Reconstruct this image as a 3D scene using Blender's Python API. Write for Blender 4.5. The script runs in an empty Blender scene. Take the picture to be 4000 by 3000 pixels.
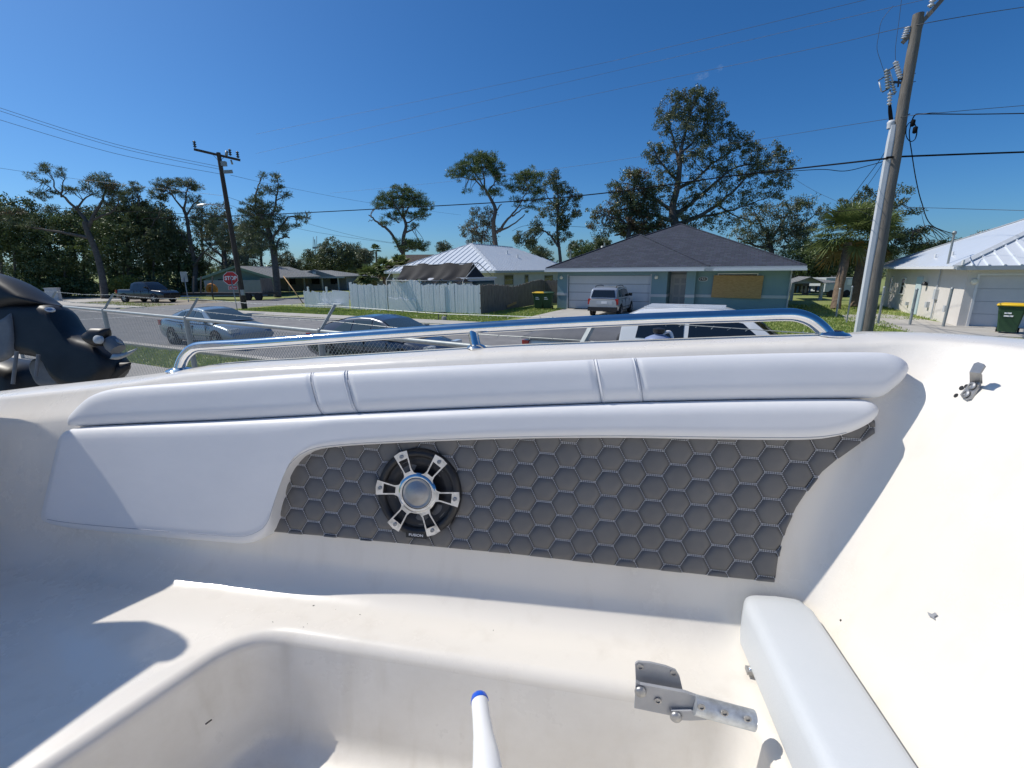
import bpy, math, random
import numpy as np
from mathutils import Vector, Matrix
from mathutils.geometry import tessellate_polygon
random.seed(7); rng = np.random.default_rng(11)
PI = math.pi
# ------------------------------------------------------------------ camera, sky, sun
EYE = 2.65; FPX = 1780.0; PITCH = math.radians(14.0); ROLL = math.radians(0.5)
SUN_EL = math.radians(51); SUN_A = math.radians(19.5)      # SUN_A: degrees forward of due left
sc = bpy.context.scene; COL = sc.collection
_f = Vector((0, math.cos(PITCH), -math.sin(PITCH))); _u0 = Vector((0, math.sin(PITCH), math.cos(PITCH)))
_x = Vector((1, 0, 0))
CR = math.cos(ROLL)*_x - math.sin(ROLL)*_u0; CU = math.sin(ROLL)*_x + math.cos(ROLL)*_u0; CF = _f
cd = bpy.data.cameras.new('camera'); cam = bpy.data.objects.new('camera', cd); COL.objects.link(cam)
m3 = Matrix((CR, CU, -CF)).transposed(); cam.matrix_world = Matrix.Translation((0, 0, EYE)) @ m3.to_4x4()
cd.sensor_width = 36; cd.lens = 36*FPX/4000; cd.clip_end = 3000; cd.clip_start = 0.02
sc.camera = cam
SDIR = Vector((-math.cos(SUN_A)*math.cos(SUN_EL), math.sin(SUN_A)*math.cos(SUN_EL), math.sin(SUN_EL)))
w = bpy.data.worlds.new('World'); sc.world = w; w.use_nodes = True
nt = w.node_tree; bg = nt.nodes['Background']
sky = nt.nodes.new('ShaderNodeTexSky'); sky.sky_type = 'NISHITA'; sky.sun_disc = False
sky.sun_elevation = SUN_EL; sky.sun_rotation = math.atan2(SDIR.x, SDIR.y)
sky.air_density = 0.8; sky.dust_density = 1.0; sky.ozone_density = 6.0; sky.altitude = 0
hs = nt.nodes.new('ShaderNodeHueSaturation'); hs.inputs['Saturation'].default_value = 1.2
nt.links.new(sky.outputs[0], hs.inputs['Color']); 
tn = nt.nodes.new('ShaderNodeMix'); tn.data_type = 'RGBA'; tn.blend_type = 'MULTIPLY'; tn.inputs[0].default_value = 1.0; tn.inputs[7].default_value = (.64, .90, 1.03, 1)   # white balance
nt.links.new(hs.outputs[0], tn.inputs[6]); nt.links.new(tn.outputs[2], bg.inputs[0])
bg.inputs[1].default_value = 0.094
sl = bpy.data.lights.new('sun', 'SUN'); sl.energy = 3.45; sl.angle = math.radians(0.5); sl.color = (1.0, 0.945, 0.86)
so = bpy.data.objects.new('sun', sl); COL.objects.link(so); so.rotation_euler = SDIR.to_track_quat('Z', 'Y').to_euler()
so.location = (-20, 10, 40)
vs = sc.view_settings; vs.view_transform = 'Standard'; vs.look = 'None'; vs.exposure = 0.22; vs.gamma = 1.0
sc.cycles.max_bounces = 8; sc.cycles.transparent_max_bounces = 8

# ------------------------------------------------------------------ geometry helpers
def ray(px, py):
    return CF + CR*((px-2000)/FPX) - CU*((py-1500)/FPX)
def at(px, py, d):                       # point at axis depth d
    return Vector((0, 0, EYE)) + ray(px, py)*d
def onz(px, py, z=0.0):
    r = ray(px, py); return Vector((0, 0, EYE)) + r*((z-EYE)/r.z)
SA = math.radians(26.5); SU = Vector((math.cos(SA), -math.sin(SA), 0)); SN = Vector((math.sin(SA), math.cos(SA), 0))
def ST(u, v, z=0.0): return SU*u + SN*v + Vector((0, 0, z))
def onv(px, py, V):                      # (u, z) on the street-parallel plane v = V
    r = ray(px, py); t = V/r.dot(SN); p = r*t; return p.dot(SU), p.z+EYE
def onu(px, py, U):
    r = ray(px, py); t = U/r.dot(SU); p = r*t; return p.dot(SN), p.z+EYE
def lerp(a, b, t): return a+(b-a)*t
def interp(pts, x):
    if x <= pts[0][0]: return pts[0][1]
    for (a, b), (c, d) in zip(pts, pts[1:]):
        if x <= c: return b+(d-b)*((x-a)/(c-a) if c != a else 0)
    return pts[-1][1]
def spline(pts, n):                      # Catmull-Rom through points (tuples or Vectors), n samples per span
    P = [Vector(p) for p in pts]; out = []
    for i in range(len(P)-1):
        p0 = P[max(i-1, 0)]; p1 = P[i]; p2 = P[i+1]; p3 = P[min(i+2, len(P)-1)]
        for k in range(n):
            t = k/n
            out.append(0.5*((2*p1)+(p2-p0)*t+(2*p0-5*p1+4*p2-p3)*t*t+(3*p1-p0-3*p2+p3)*t**3))
    out.append(P[-1]); return out

class MB:
    def __init__(s): s.v = []; s.f = []
    def add(s, vs, fs):
        o = len(s.v); s.v += [tuple(p) for p in vs]; s.f += [tuple(i+o for i in f) for f in fs]; return s
    def box(s, fr, x0, x1, y0, y1, z0, z1):
        c = [fr(x, y, z) for z in (z0, z1) for y in (y0, y1) for x in (x0, x1)]
        return s.add(c, [(0, 2, 3, 1), (4, 5, 7, 6), (0, 1, 5, 4), (2, 6, 7, 3), (0, 4, 6, 2), (1, 3, 7, 5)])
    def bar(s, a, b, wx, wz, up=Vector((0, 0, 1))):      # rectangular bar between two points
        a = Vector(a); b = Vector(b); t = (b-a).normalized(); sd = t.cross(up)
        if sd.length < 1e-4: sd = t.cross(Vector((0, 1, 0)))
        sd.normalize(); u = sd.cross(t); c = []
        for p in (a, b):
            for (i, j) in ((-1, -1), (1, -1), (1, 1), (-1, 1)): c.append(p+sd*(i*wx/2)+u*(j*wz/2))
        return s.add(c, [(0, 1, 2, 3), (7, 6, 5, 4), (0, 4, 5, 1), (1, 5, 6, 2), (2, 6, 7, 3), (3, 7, 4, 0)])
    def tube(s, path, r, n=8, cap=True):
        P = [Vector(p) for p in path]; m = len(P); rs = r if isinstance(r, (list, tuple)) else [r]*m
        o = len(s.v); prev = None
        for i, p in enumerate(P):
            t = (P[min(i+1, m-1)]-P[max(i-1, 0)]).normalized()
            if prev is None:
                a = t.cross(Vector((0, 0, 1)))
                if a.length < 0.05: a = t.cross(Vector((0, 1, 0)))
            else: a = prev-t*prev.dot(t)
            a.normalize(); prev = a; b = t.cross(a)
            for k in range(n):
                q = 2*PI*k/n; s.v.append(tuple(p+(a*math.cos(q)+b*math.sin(q))*rs[i]))
        for i in range(m-1):
            for k in range(n):
                s.f.append((o+i*n+k, o+i*n+(k+1) % n, o+(i+1)*n+(k+1) % n, o+(i+1)*n+k))
        if cap:
            s.f.append(tuple(o+k for k in reversed(range(n)))); s.f.append(tuple(o+(m-1)*n+k for k in range(n)))
        return s
    def grid(s, rows, closed=False):
        o = len(s.v); n = len(rows[0])
        for r in rows: s.v += [tuple(p) for p in r]
        for i in range(len(rows)-1):
            for k in range(n if closed else n-1):
                s.f.append((o+i*n+k, o+i*n+(k+1) % n, o+(i+1)*n+(k+1) % n, o+(i+1)*n+k))
        return s
    def lathe(s, c, ax, e1, prof, n=24):                # prof: (radius, height along ax)
        e2 = ax.cross(e1); rows = []
        for (r, h) in prof:
            rows.append([c+ax*h+(e1*math.cos(2*PI*k/n)+e2*math.sin(2*PI*k/n))*r for k in range(n)])
        return s.grid(rows, True)
    def prism(s, loops, back):                           # loops[0] outer, rest holes (Vectors); back: offset vector
        fl = [p for l in loops for p in l]; n = len(fl)
        tr = tessellate_polygon(loops); o = len(s.v)
        s.v += [tuple(p) for p in fl]+[tuple(p+back) for p in fl]
        for t in tr: s.f.append(tuple(o+i for i in t)); s.f.append(tuple(o+n+i for i in reversed(t)))
        k = 0
        for l in loops:
            m = len(l)
            for i in range(m): s.f.append((o+k+i, o+k+(i+1) % m, o+n+k+(i+1) % m, o+n+k+i))
            k += m
        return s
    def build(s, name, mt, parent=None, smooth=False, angle=None):
        me = bpy.data.meshes.new(name); me.from_pydata(s.v, [], s.f); me.validate()
        import bmesh
        bm = bmesh.new(); bm.from_mesh(me)
        bmesh.ops.remove_doubles(bm, verts=bm.verts, dist=1e-5); bmesh.ops.recalc_face_normals(bm, faces=bm.faces)
        bm.to_mesh(me); bm.free()
        if smooth:
            me.polygons.foreach_set('use_smooth', [True]*len(me.polygons))
            if angle: me.set_sharp_from_angle(angle=math.radians(angle))
        return link(name, me, mt, parent)
def link(name, me, mt, parent=None):
    o = bpy.data.objects.new(name, me); COL.objects.link(o)
    if mt is not None: me.materials.append(mt)
    if parent is not None:
        o.parent = parent
        if parent.type == 'EMPTY': o.matrix_parent_inverse = Matrix.Translation(-parent.location)
    return o
def tag(o, label=None, cat=None, group=None, kind=None):
    if label: o['label'] = label
    if cat: o['category'] = cat
    if group: o['group'] = group
    if kind: o['kind'] = kind
    return o
def thing(name, loc, label, cat, group=None):
    o = bpy.data.objects.new(name, None); COL.objects.link(o); o.location = Vector(loc); o.empty_display_size = 0.1
    return tag(o, label, cat, group)
WID = lambda x, y, z: Vector((x, y, z))
def frame(org, fx):                      # local frame: x along fx, y to its left, z up
    fx = Vector((fx[0], fx[1], 0)).normalized(); fy = Vector((-fx.y, fx.x, 0)); org = Vector(org)
    return lambda x, y, z: org+fx*x+fy*y+Vector((0, 0, z))
def text_mesh(name, body, size, mt, parent, org, ex, ey, extrude=0.002, bold=0.0, width=None):
    cu = bpy.data.curves.new(name, 'FONT'); cu.body = body; cu.size = size; cu.align_x = 'CENTER'; cu.align_y = 'CENTER'
    cu.extrude = extrude; cu.offset = bold
    t = bpy.data.objects.new(name, cu); COL.objects.link(t)
    dg = bpy.context.evaluated_depsgraph_get(); me = bpy.data.meshes.new_from_object(t.evaluated_get(dg))
    bpy.data.objects.remove(t); ez = ex.cross(ey)
    xs = [v.co.x for v in me.vertices]; sx = 1.0
    if width: sx = width/max(1e-6, max(xs)-min(xs))
    for v in me.vertices: v.co = org+ex*(v.co.x*sx)+ey*v.co.y+ez*v.co.z
    me.materials.clear(); return link(name, me, mt, parent)

# ------------------------------------------------------------------ materials
def mat(name, col, rough=0.6, metal=0.0, col2=None, nscale=4.0, ndetail=6, bump=0.0, bscale=40.0, coat=0.0, spec=None, contrast=(0.35, 0.65), stretch=None, emit=None, sheen=0):
    m = bpy.data.materials.new(name); m.use_nodes = True; t = m.node_tree; b = t.nodes['Principled BSDF']
    b.inputs['Base Color'].default_value = (*col, 1); b.inputs['Roughness'].default_value = rough; b.inputs['Metallic'].default_value = metal
    if spec is not None: b.inputs['Specular IOR Level'].default_value = spec
    if coat: b.inputs['Coat Weight'].default_value = coat; b.inputs['Coat Roughness'].default_value = 0.06
    tc = t.nodes.new('ShaderNodeTexCoord'); src = tc.outputs['Object']
    if stretch:
        mp = t.nodes.new('ShaderNodeMapping'); mp.inputs['Scale'].default_value = stretch; t.links.new(src, mp.inputs[0]); src = mp.outputs[0]
    if col2 is not None:
        n = t.nodes.new('ShaderNodeTexNoise'); n.inputs['Scale'].default_value = nscale; n.inputs['Detail'].default_value = ndetail
        n.inputs['Roughness'].default_value = 0.65
        t.links.new(src, n.inputs['Vector'])
        cr = t.nodes.new('ShaderNodeValToRGB'); e = cr.color_ramp.elements
        e[0].position = contrast[0]; e[0].color = (*col, 1); e[1].position = contrast[1]; e[1].color = (*col2, 1)
        t.links.new(n.outputs['Fac'], cr.inputs[0]); t.links.new(cr.outputs[0], b.inputs['Base Color'])
    if bump:
        n2 = t.nodes.new('ShaderNodeTexNoise'); n2.inputs['Scale'].default_value = bscale; n2.inputs['Detail'].default_value = 4
        t.links.new(src, n2.inputs['Vector'])
        bp = t.nodes.new('ShaderNodeBump'); bp.inputs['Strength'].default_value = bump; bp.inputs['Distance'].default_value = 0.02
        t.links.new(n2.outputs['Fac'], bp.inputs['Height']); t.links.new(bp.outputs[0], b.inputs['Normal'])
    if emit: b.inputs['Emission Color'].default_value = (*emit[0], 1); b.inputs['Emission Strength'].default_value = emit[1]
    return m
def leafmat(name, c1, c2, scale=0.6, trans=0.25):
    m = bpy.data.materials.new(name); m.use_nodes = True; t = m.node_tree
    t.nodes.remove(t.nodes['Principled BSDF']); out = t.nodes['Material Output']
    tc = t.nodes.new('ShaderNodeTexCoord'); n = t.nodes.new('ShaderNodeTexNoise'); n.inputs['Scale'].default_value = scale; n.inputs['Detail'].default_value = 8
    n.inputs['Roughness'].default_value = 0.75
    t.links.new(tc.outputs['Object'], n.inputs['Vector'])
    cr = t.nodes.new('ShaderNodeValToRGB'); e = cr.color_ramp.elements; e[0].position = .4; e[1].position = .62
    e[0].color = (*c1, 1); e[1].color = (*c2, 1); t.links.new(n.outputs['Fac'], cr.inputs[0])
    d = t.nodes.new('ShaderNodeBsdfDiffuse'); tr = t.nodes.new('ShaderNodeBsdfTranslucent'); mx = t.nodes.new('ShaderNodeMixShader'); mx.inputs[0].default_value = trans
    g = t.nodes.new('ShaderNodeBsdfGlossy'); g.inputs['Roughness'].default_value = .45; g.inputs['Color'].default_value = (.8, .85, .8, 1)
    mx2 = t.nodes.new('ShaderNodeMixShader'); mx2.inputs[0].default_value = .06
    t.links.new(cr.outputs[0], d.inputs[0]); t.links.new(cr.outputs[0], tr.inputs[0])
    t.links.new(d.outputs[0], mx.inputs[1]); t.links.new(tr.outputs[0], mx.inputs[2])
    t.links.new(mx.outputs[0], mx2.inputs[1]); t.links.new(g.outputs[0], mx2.inputs[2]); t.links.new(mx2.outputs[0], out.inputs[0]); return m
def shingle_mat(name, c1, c2, fr_ang):
    m = mat(name, c1, .95); t = m.node_tree; b = t.nodes['Principled BSDF']
    tc = t.nodes.new('ShaderNodeTexCoord'); mp = t.nodes.new('ShaderNodeMapping'); mp.inputs['Rotation'].default_value = (0, 0, fr_ang)
    t.links.new(tc.outputs['Object'], mp.inputs[0])
    br = t.nodes.new('ShaderNodeTexBrick'); br.inputs['Scale'].default_value = 1.0; br.inputs['Brick Width'].default_value = .42; br.inputs['Row Height'].default_value = .2
    br.inputs['Mortar Size'].default_value = .012; br.inputs['Bias'].default_value = -.1
    br.inputs['Color1'].default_value = (*c1, 1); br.inputs['Color2'].default_value = (*c2, 1); br.inputs['Mortar'].default_value = (c1[0]*.45, c1[1]*.45, c1[2]*.45, 1)
    t.links.new(mp.outputs[0], br.inputs['Vector'])
    n = t.nodes.new('ShaderNodeTexNoise'); n.inputs['Scale'].default_value = 9; n.inputs['Detail'].default_value = 8; t.links.new(tc.outputs['Object'], n.inputs[0])
    mx = t.nodes.new('ShaderNodeMix'); mx.data_type = 'RGBA'; mx.blend_type = 'MULTIPLY'; mx.inputs[0].default_value = .6
    t.links.new(br.outputs[0], mx.inputs[6]); t.links.new(n.outputs['Color'], mx.inputs[7]); 
    gm = t.nodes.new('ShaderNodeBrightContrast'); gm.inputs['Bright'].default_value = .01; t.links.new(mx.outputs[2], gm.inputs[0]); t.links.new(gm.outputs[0], b.inputs['Base Color'])
    bp = t.nodes.new('ShaderNodeBump'); bp.inputs['Strength'].default_value = .5; bp.inputs['Distance'].default_value = .03
    t.links.new(br.outputs['Fac'], bp.inputs['Height']); bp.invert = True; t.links.new(bp.outputs[0], b.inputs['Normal']); return m

M = {}
def gelcoat(name, c, dirt, rough, amount):
    m = mat(name, c, rough, coat=.22); t = m.node_tree; b = t.nodes['Principled BSDF']; N = t.nodes.new; K = t.links.new
    tc = N('ShaderNodeTexCoord')
    a = N('ShaderNodeTexNoise'); a.inputs['Scale'].default_value = 2.6; a.inputs['Detail'].default_value = 9; a.inputs['Roughness'].default_value = .7; K(tc.outputs['Object'], a.inputs[0])
    mp = N('ShaderNodeMapping'); mp.inputs['Scale'].default_value = (9, 9, 1.1); K(tc.outputs['Object'], mp.inputs[0])
    s = N('ShaderNodeTexNoise'); s.inputs['Scale'].default_value = 2.2; s.inputs['Detail'].default_value = 7; K(mp.outputs[0], s.inputs[0])
    r1 = N('ShaderNodeMapRange'); r1.inputs[1].default_value = .47; r1.inputs[2].default_value = .75; r1.inputs[3].default_value = 0; r1.inputs[4].default_value = amount; K(a.outputs['Fac'], r1.inputs[0])
    r2 = N('ShaderNodeMapRange'); r2.inputs[1].default_value = .55; r2.inputs[2].default_value = .8; r2.inputs[3].default_value = 0; r2.inputs[4].default_value = amount*.8; K(s.outputs['Fac'], r2.inputs[0])
    ad = N('ShaderNodeMath'); ad.operation = 'ADD'; ad.use_clamp = True; K(r1.outputs[0], ad.inputs[0]); K(r2.outputs[0], ad.inputs[1])
    mx = N('ShaderNodeMix'); mx.data_type = 'RGBA'; mx.inputs[6].default_value = (*c, 1); mx.inputs[7].default_value = (*dirt, 1); K(ad.outputs[0], mx.inputs[0]); K(mx.outputs[2], b.inputs['Base Color'])
    r3 = N('ShaderNodeMapRange'); r3.inputs[1].default_value = .35; r3.inputs[2].default_value = .7; r3.inputs[3].default_value = rough*.6; r3.inputs[4].default_value = rough*1.7; K(a.outputs['Fac'], r3.inputs[0]); K(r3.outputs[0], b.inputs['Roughness'])
    n2 = N('ShaderNodeTexNoise'); n2.inputs['Scale'].default_value = 7; n2.inputs['Detail'].default_value = 3; K(tc.outputs['Object'], n2.inputs[0]); bp = N('ShaderNodeBump'); bp.inputs['Strength'].default_value = .018; bp.inputs['Distance'].default_value = .02; K(n2.outputs['Fac'], bp.inputs['Height']); K(bp.outputs[0], b.inputs['Normal']); return m
M['gel'] = gelcoat('gelcoat', (.82, .775, .70), (.54, .48, .40), .24, .26)
M['gel_in'] = gelcoat('locker_gelcoat', (.85, .81, .74), (.55, .49, .39), .3, .38)
M['pad_vinyl'] = mat('pad_vinyl', (.58, .605, .63), .5, col2=(.56, .59, .615), nscale=6, bump=.06, bscale=260)
M['vinyl'] = mat('vinyl', (.76, .76, .77), .48, col2=(.715, .72, .735), nscale=7, ndetail=8, bump=.03, bscale=26, stretch=(.5, 1, 1))
M['vinyl_seam'] = mat('vinyl_thread', (.36, .38, .43), .8)
M['quilt'] = mat('quilted_vinyl', (.135, .132, .13), .6, col2=(.16, .155, .15), nscale=9, bump=.1, bscale=600)
M['quilt_base'] = mat('quilt_backing', (.085, .085, .09), .8)
M['thread'] = mat('thread', (.70, .70, .72), .7)
M['steel'] = mat('polished_steel', (.80, .80, .80), .07, 1.0, col2=(.72, .72, .72), nscale=20, bump=.01, bscale=60)
M['steel_rough'] = mat('brushed_steel', (.40, .40, .40), .4, .7, col2=(.32, .32, .32), nscale=40)
M['galv'] = mat('galvanised', (.36, .38, .38), .55, .45, col2=(.28, .31, .31), nscale=18)
M['alu'] = mat('aluminium_worn', (.42, .44, .46), .45, .7, col2=(.62, .66, .7), nscale=45)
M['chrome'] = mat('chrome', (.62, .63, .65), .08, 1.0, col2=(.30, .31, .32), nscale=45, contrast=(.45, .75))
M['black'] = mat('black_plastic', (.012, .012, .014), .45, col2=(.02, .02, .022), nscale=12)
M['black_gloss'] = mat('black_gloss', (.007, .008, .010), .5, col2=(.016, .017, .02), nscale=6)
M['rubber'] = mat('tyre_rubber', (.018, .018, .019), .85)
M['white'] = mat('white_paint', (.78, .78, .77), .5, col2=(.72, .72, .71), nscale=3)
M['white_plastic'] = mat('white_plastic', (.80, .81, .82), .3)
M['blue_plastic'] = mat('blue_plastic', (.01, .10, .62), .35)
M['grass'] = mat('grass', (.17, .235, .05), .95, col2=(.30, .30, .11), nscale=.9, ndetail=12, bump=.6, bscale=25)
M['blade'] = leafmat('grass_blade', (.19, .29, .05), (.36, .41, .11), 1.3, .3)
M['asphalt'] = mat('asphalt', (.18, .178, .18), .92, col2=(.24, .236, .232), nscale=1.4, ndetail=12, bump=.3, bscale=90)
M['concrete'] = mat('concrete', (.40, .375, .335), .9, col2=(.49, .465, .42), nscale=1.1, ndetail=10, bump=.15, bscale=60)
M['dirt'] = mat('dirt', (.24, .205, .155), .95, col2=(.36, .32, .26), nscale=.5, ndetail=10)
M['paint'] = mat('road_paint', (.62, .62, .60), .8, col2=(.42, .42, .41), nscale=6)
M['bluewall'] = mat('blue_stucco', (.20, .31, .345), .95, col2=(.215, .33, .365), nscale=1.5, bump=.35, bscale=30)
M['trim'] = mat('grey_trim', (.50, .53, .55), .7, col2=(.46, .49, .51), nscale=4)
M['fascia'] = mat('fascia_paint', (.42, .45, .48), .6)
M['gutter'] = mat('gutter_white', (.80, .81, .82), .45)
M['soffit'] = mat('soffit', (.55, .57, .58), .8)
M['shingle'] = shingle_mat('shingle', (.034, .044, .072), (.06, .073, .112), SA)
M['shingle_grey'] = shingle_mat('grey_shingle', (.26, .27, .27), (.33, .34, .34), SA)
M['shingle_brown'] = shingle_mat('brown_shingle', (.11, .085, .07), (.15, .12, .10), SA)
M['metal_roof'] = mat('white_metal_roof', (.70, .735, .77), .35, .0, col2=(.66, .70, .74), nscale=1.5, coat=.2)
M['cream'] = mat('cream_stucco', (.66, .62, .57), .92, col2=(.70, .665, .62), nscale=1.2, bump=.4, bscale=22)
M['whitewall'] = mat('white_stucco', (.62, .60, .57), .9, col2=(.57, .55, .52), nscale=2)
M['glass'] = mat('window_glass', (.02, .025, .03), .06, spec=.7)
M['carglass'] = mat('car_glass', (.012, .015, .018), .04, spec=.8)
M['carglass_lite'] = mat('car_glass_tinted', (.05, .075, .085), .05, spec=.8)
M['ply'] = mat('plywood', (.50, .33, .155), .85, col2=(.36, .22, .09), nscale=5, stretch=(1, 1, 5), bump=.1, bscale=30)
M['garage'] = mat('garage_door_white', (.62, .63, .65), .5, col2=(.59, .60, .62), nscale=2)
M['picket'] = mat('weathered_grey_wood', (.74, .76, .77), .9, col2=(.86, .87, .87), nscale=2.5, stretch=(5, 5, .8), bump=.3, bscale=20)
M['picket2'] = mat('weathered_pale_wood', (.86, .87, .87), .9, col2=(.77, .79, .80), nscale=2.5, stretch=(5, 5, .8), bump=.3, bscale=20)
M['darkwood'] = mat('dark_weathered_wood', (.15, .125, .105), .95, col2=(.24, .21, .18), nscale=2.5, stretch=(5, 5, .7), bump=.3, bscale=20)
M['pole'] = mat('pole_wood', (.13, .115, .10), .95, col2=(.22, .20, .175), nscale=5, stretch=(3, 3, .25), bump=.6, bscale=26)
M['poledark'] = mat('dark_pole_wood', (.045, .035, .03), .95, col2=(.08, .065, .055), nscale=5, stretch=(3, 3, .25))
M['pvc'] = mat('grey_pvc', (.60, .62, .64), .4, col2=(.56, .585, .61), nscale=2)
M['porcelain'] = mat('porcelain', (.55, .56, .58), .25)
M['cable'] = mat('cable', (.010, .010, .012), .9, spec=.1)
M['wire'] = mat('bare_wire', (.05, .055, .06), .5)
M['bark'] = mat('bark', (.085, .07, .058), .98, col2=(.14, .12, .10), nscale=4, bump=.5, bscale=12)
M['barkpine'] = mat('pine_bark', (.10, .075, .06), .98, col2=(.17, .135, .11), nscale=4, bump=.5, bscale=12)
M['palmbark'] = mat('palm_bark', (.16, .115, .08), .98, col2=(.24, .18, .13), nscale=7, bump=.8, bscale=14)
M['oak'] = leafmat('oak_leaf', (0.072, 0.101, 0.044), (0.156, 0.180, 0.076))
M['oak2'] = leafmat('oak_leaf_grey', (0.101, 0.123, 0.078), (0.190, 0.202, 0.123))
M['autumn'] = leafmat('vine_leaf', (0.098, 0.077, 0.031), (0.168, 0.084, 0.042), 1.2)
M['pine'] = leafmat('pine_needle', (0.085, 0.131, 0.041), (0.160, 0.206, 0.066))
M['pine_dk'] = leafmat('pine_needle_dark', (0.076, 0.106, 0.051), (0.167, 0.192, 0.081))
M['bush'] = leafmat('bush_leaf', (0.054, 0.087, 0.032), (0.136, 0.180, 0.060))
M['lime'] = leafmat('bright_leaf', (.10, .15, .03), (.18, .22, .05))
M['palm'] = leafmat('palm_leaf', (0.106, 0.150, 0.044), (0.188, 0.225, 0.075), .8, .3)
M['palmdry'] = leafmat('palm_leaf_dry', (.22, .15, .05), (.30, .20, .07), .8, .3)
M['silver'] = mat('silver_paint', (.46, .48, .50), .28, .55, coat=.6)
M['silverblue'] = mat('silver_blue_paint', (.20, .265, .32), .3, .35, coat=.7)
M['navy'] = mat('dark_grey_paint', (.055, .065, .09), .24, .3, coat=.8)
M['navytruck'] = mat('dark_navy_paint', (.010, .012, .018), .25, .2, coat=.8)
M['whitecar'] = mat('white_car_paint', (.78, .79, .80), .25, coat=.6)
M['red'] = mat('red_lens', (.42, .015, .012), .25, coat=.4)
M['signred'] = mat('sign_red', (.52, .025, .03), .5)
M['signwhite'] = mat('sign_white', (.80, .80, .80), .5)
M['lens'] = mat('headlight_lens', (.62, .64, .64), .1, coat=.6)
M['rim'] = mat('alloy_rim', (.42, .43, .44), .3, .8)
M['bin'] = mat('green_bin', (.018, .06, .025), .55, col2=(.024, .07, .03), nscale=6)
M['yellow'] = mat('yellow_lid', (.80, .50, .015), .5)
M['orange'] = mat('orange_plastic', (.75, .25, .02), .5)
M['tarp'] = mat('black_tarp', (.012, .012, .013), .8, col2=(.022, .021, .021), nscale=2)
M['greenwall'] = mat('green_siding', (.19, .27, .215), .9, col2=(.175, .25, .20), nscale=3)
M['greywall'] = mat('grey_siding', (.28, .30, .32), .9, col2=(.25, .27, .29), nscale=3)
M['tanwall'] = mat('tan_siding', (.34, .32, .29), .9)
M['lamp'] = mat('lamp_globe', (.85, .82, .70), .3)
M['tonneau'] = mat('grey_tonneau', (.10, .105, .12), .7, col2=(.12, .125, .14), nscale=4)
M['blue_tank'] = mat('pale_blue_plastic', (.22, .28, .44), .5)
M['cloth_a'] = mat('pale_cloth', (.35, .35, .37), .9)
M['cloth_b'] = mat('blue_cloth', (.08, .16, .34), .9)
M['cloth_c'] = mat('dark_cloth', (.05, .045, .06), .9)
M['fascia_dark'] = mat('grey_casting', (.13, .14, .155), .6, col2=(.18, .19, .20), nscale=12)
M['hinge'] = mat('hinge_grey', (.40, .41, .43), .5, .25, col2=(.35, .36, .38), nscale=30)

# ================================================================== ground, street
def sheet(name, pts, z, mt, kind='structure', th=0.0, parent=None):
    mb = MB(); P = [Vector((p.x, p.y, z)) for p in pts]
    if th: mb.prism([P], Vector((0, 0, -th)))
    else: mb.add(P, [tuple(range(len(P)))])
    o = mb.build(name, mt, parent)
    if kind and parent is None: o['kind'] = kind
    return o
def strip(name, u0, u1, v0, v1, z, mt, th=0.0, kind='structure', parent=None):
    return sheet(name, [ST(u0, v0), ST(u1, v0), ST(u1, v1), ST(u0, v1)], z, mt, kind, th, parent)
gr = MB(); rows = []
for v in (-60, -20, 0, 9, 20, 40, 80, 160, 500, 1200):
    rows.append([ST(u, v, 0) for u in (-1200, -400, -120, -60, -30, 0, 30, 80, 300, 1200)])
gr.grid(rows); tag(gr.build('ground', M['grass']), kind='structure')
KN, KF = 9.15, 18.3                       # near and far kerb lines
strip('road', -400, 300, KN, KF, .008, M['asphalt'])
strip('cross_road', -43.2, -34.4, KF, 220, .006, M['asphalt'])
strip('dirt_shoulder', -75, -43.3, 20.2, 27.5, .004, M['dirt'])
strip('pavement', -34.2, 4.5, 19.15, 20.7, .05, M['concrete'], .08)
strip('near_pavement', -60, 14, 5.6, 7.0, .04, M['concrete'], .08)
strip('yard_slab', -60, 30, -12, 5.6, .012, M['concrete'])
strip('far_pavement', -90, -43.4, 19.0, 20.4, .05, M['concrete'], .08)
strip('side_driveway', -64, -57, 20.45, 33, .03, M['concrete'], .06)
k = MB()
for (a, b) in ((-34.2, 60), (-400, -43.4)): k.box(ST, a, b, KF, KF+.32, -.05, .09)
tag(k.build('kerb_far', M['concrete']), kind='structure')
k = MB(); k.box(ST, -400, 60, KN-.3, KN, -.05, .09); tag(k.build('kerb_near', M['concrete']), kind='structure')
# driveways
def drive(name, u0, u1, v0, v1): strip(name, u0, u1, v0, v1, .035, M['concrete'], .06)
drive('driveway', -10.9, -3.3, 20.75, 30.55)
drive('driveway_apron', -11.4, -2.8, 18.65, 19.1)
strip('garden_path', -3.3, -1.2, 27.6, 31.9, .034, M['concrete'], .06)
pp = [onz(3300, 1252), onz(3470, 1278), onz(3560, 1300), onz(4200, 1330), onz(4200, 1290), onz(3735, 1272), onz(3555, 1240), onz(3440, 1228), onz(3290, 1232)]
sheet('side_yard_slab', pp, .03, M['concrete'], th=.05)
pl = MB()
for a, b in (((282, 1251), (560, 1236)), ((262, 1221), (470, 1213))):
    p, q = onz(*a), onz(*b); pl.bar(p+Vector((0, 0, .012)), q+Vector((0, 0, .012)), .3, .006)
tag(pl.build('crosswalk_marking', M['paint']), kind='structure')
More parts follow.
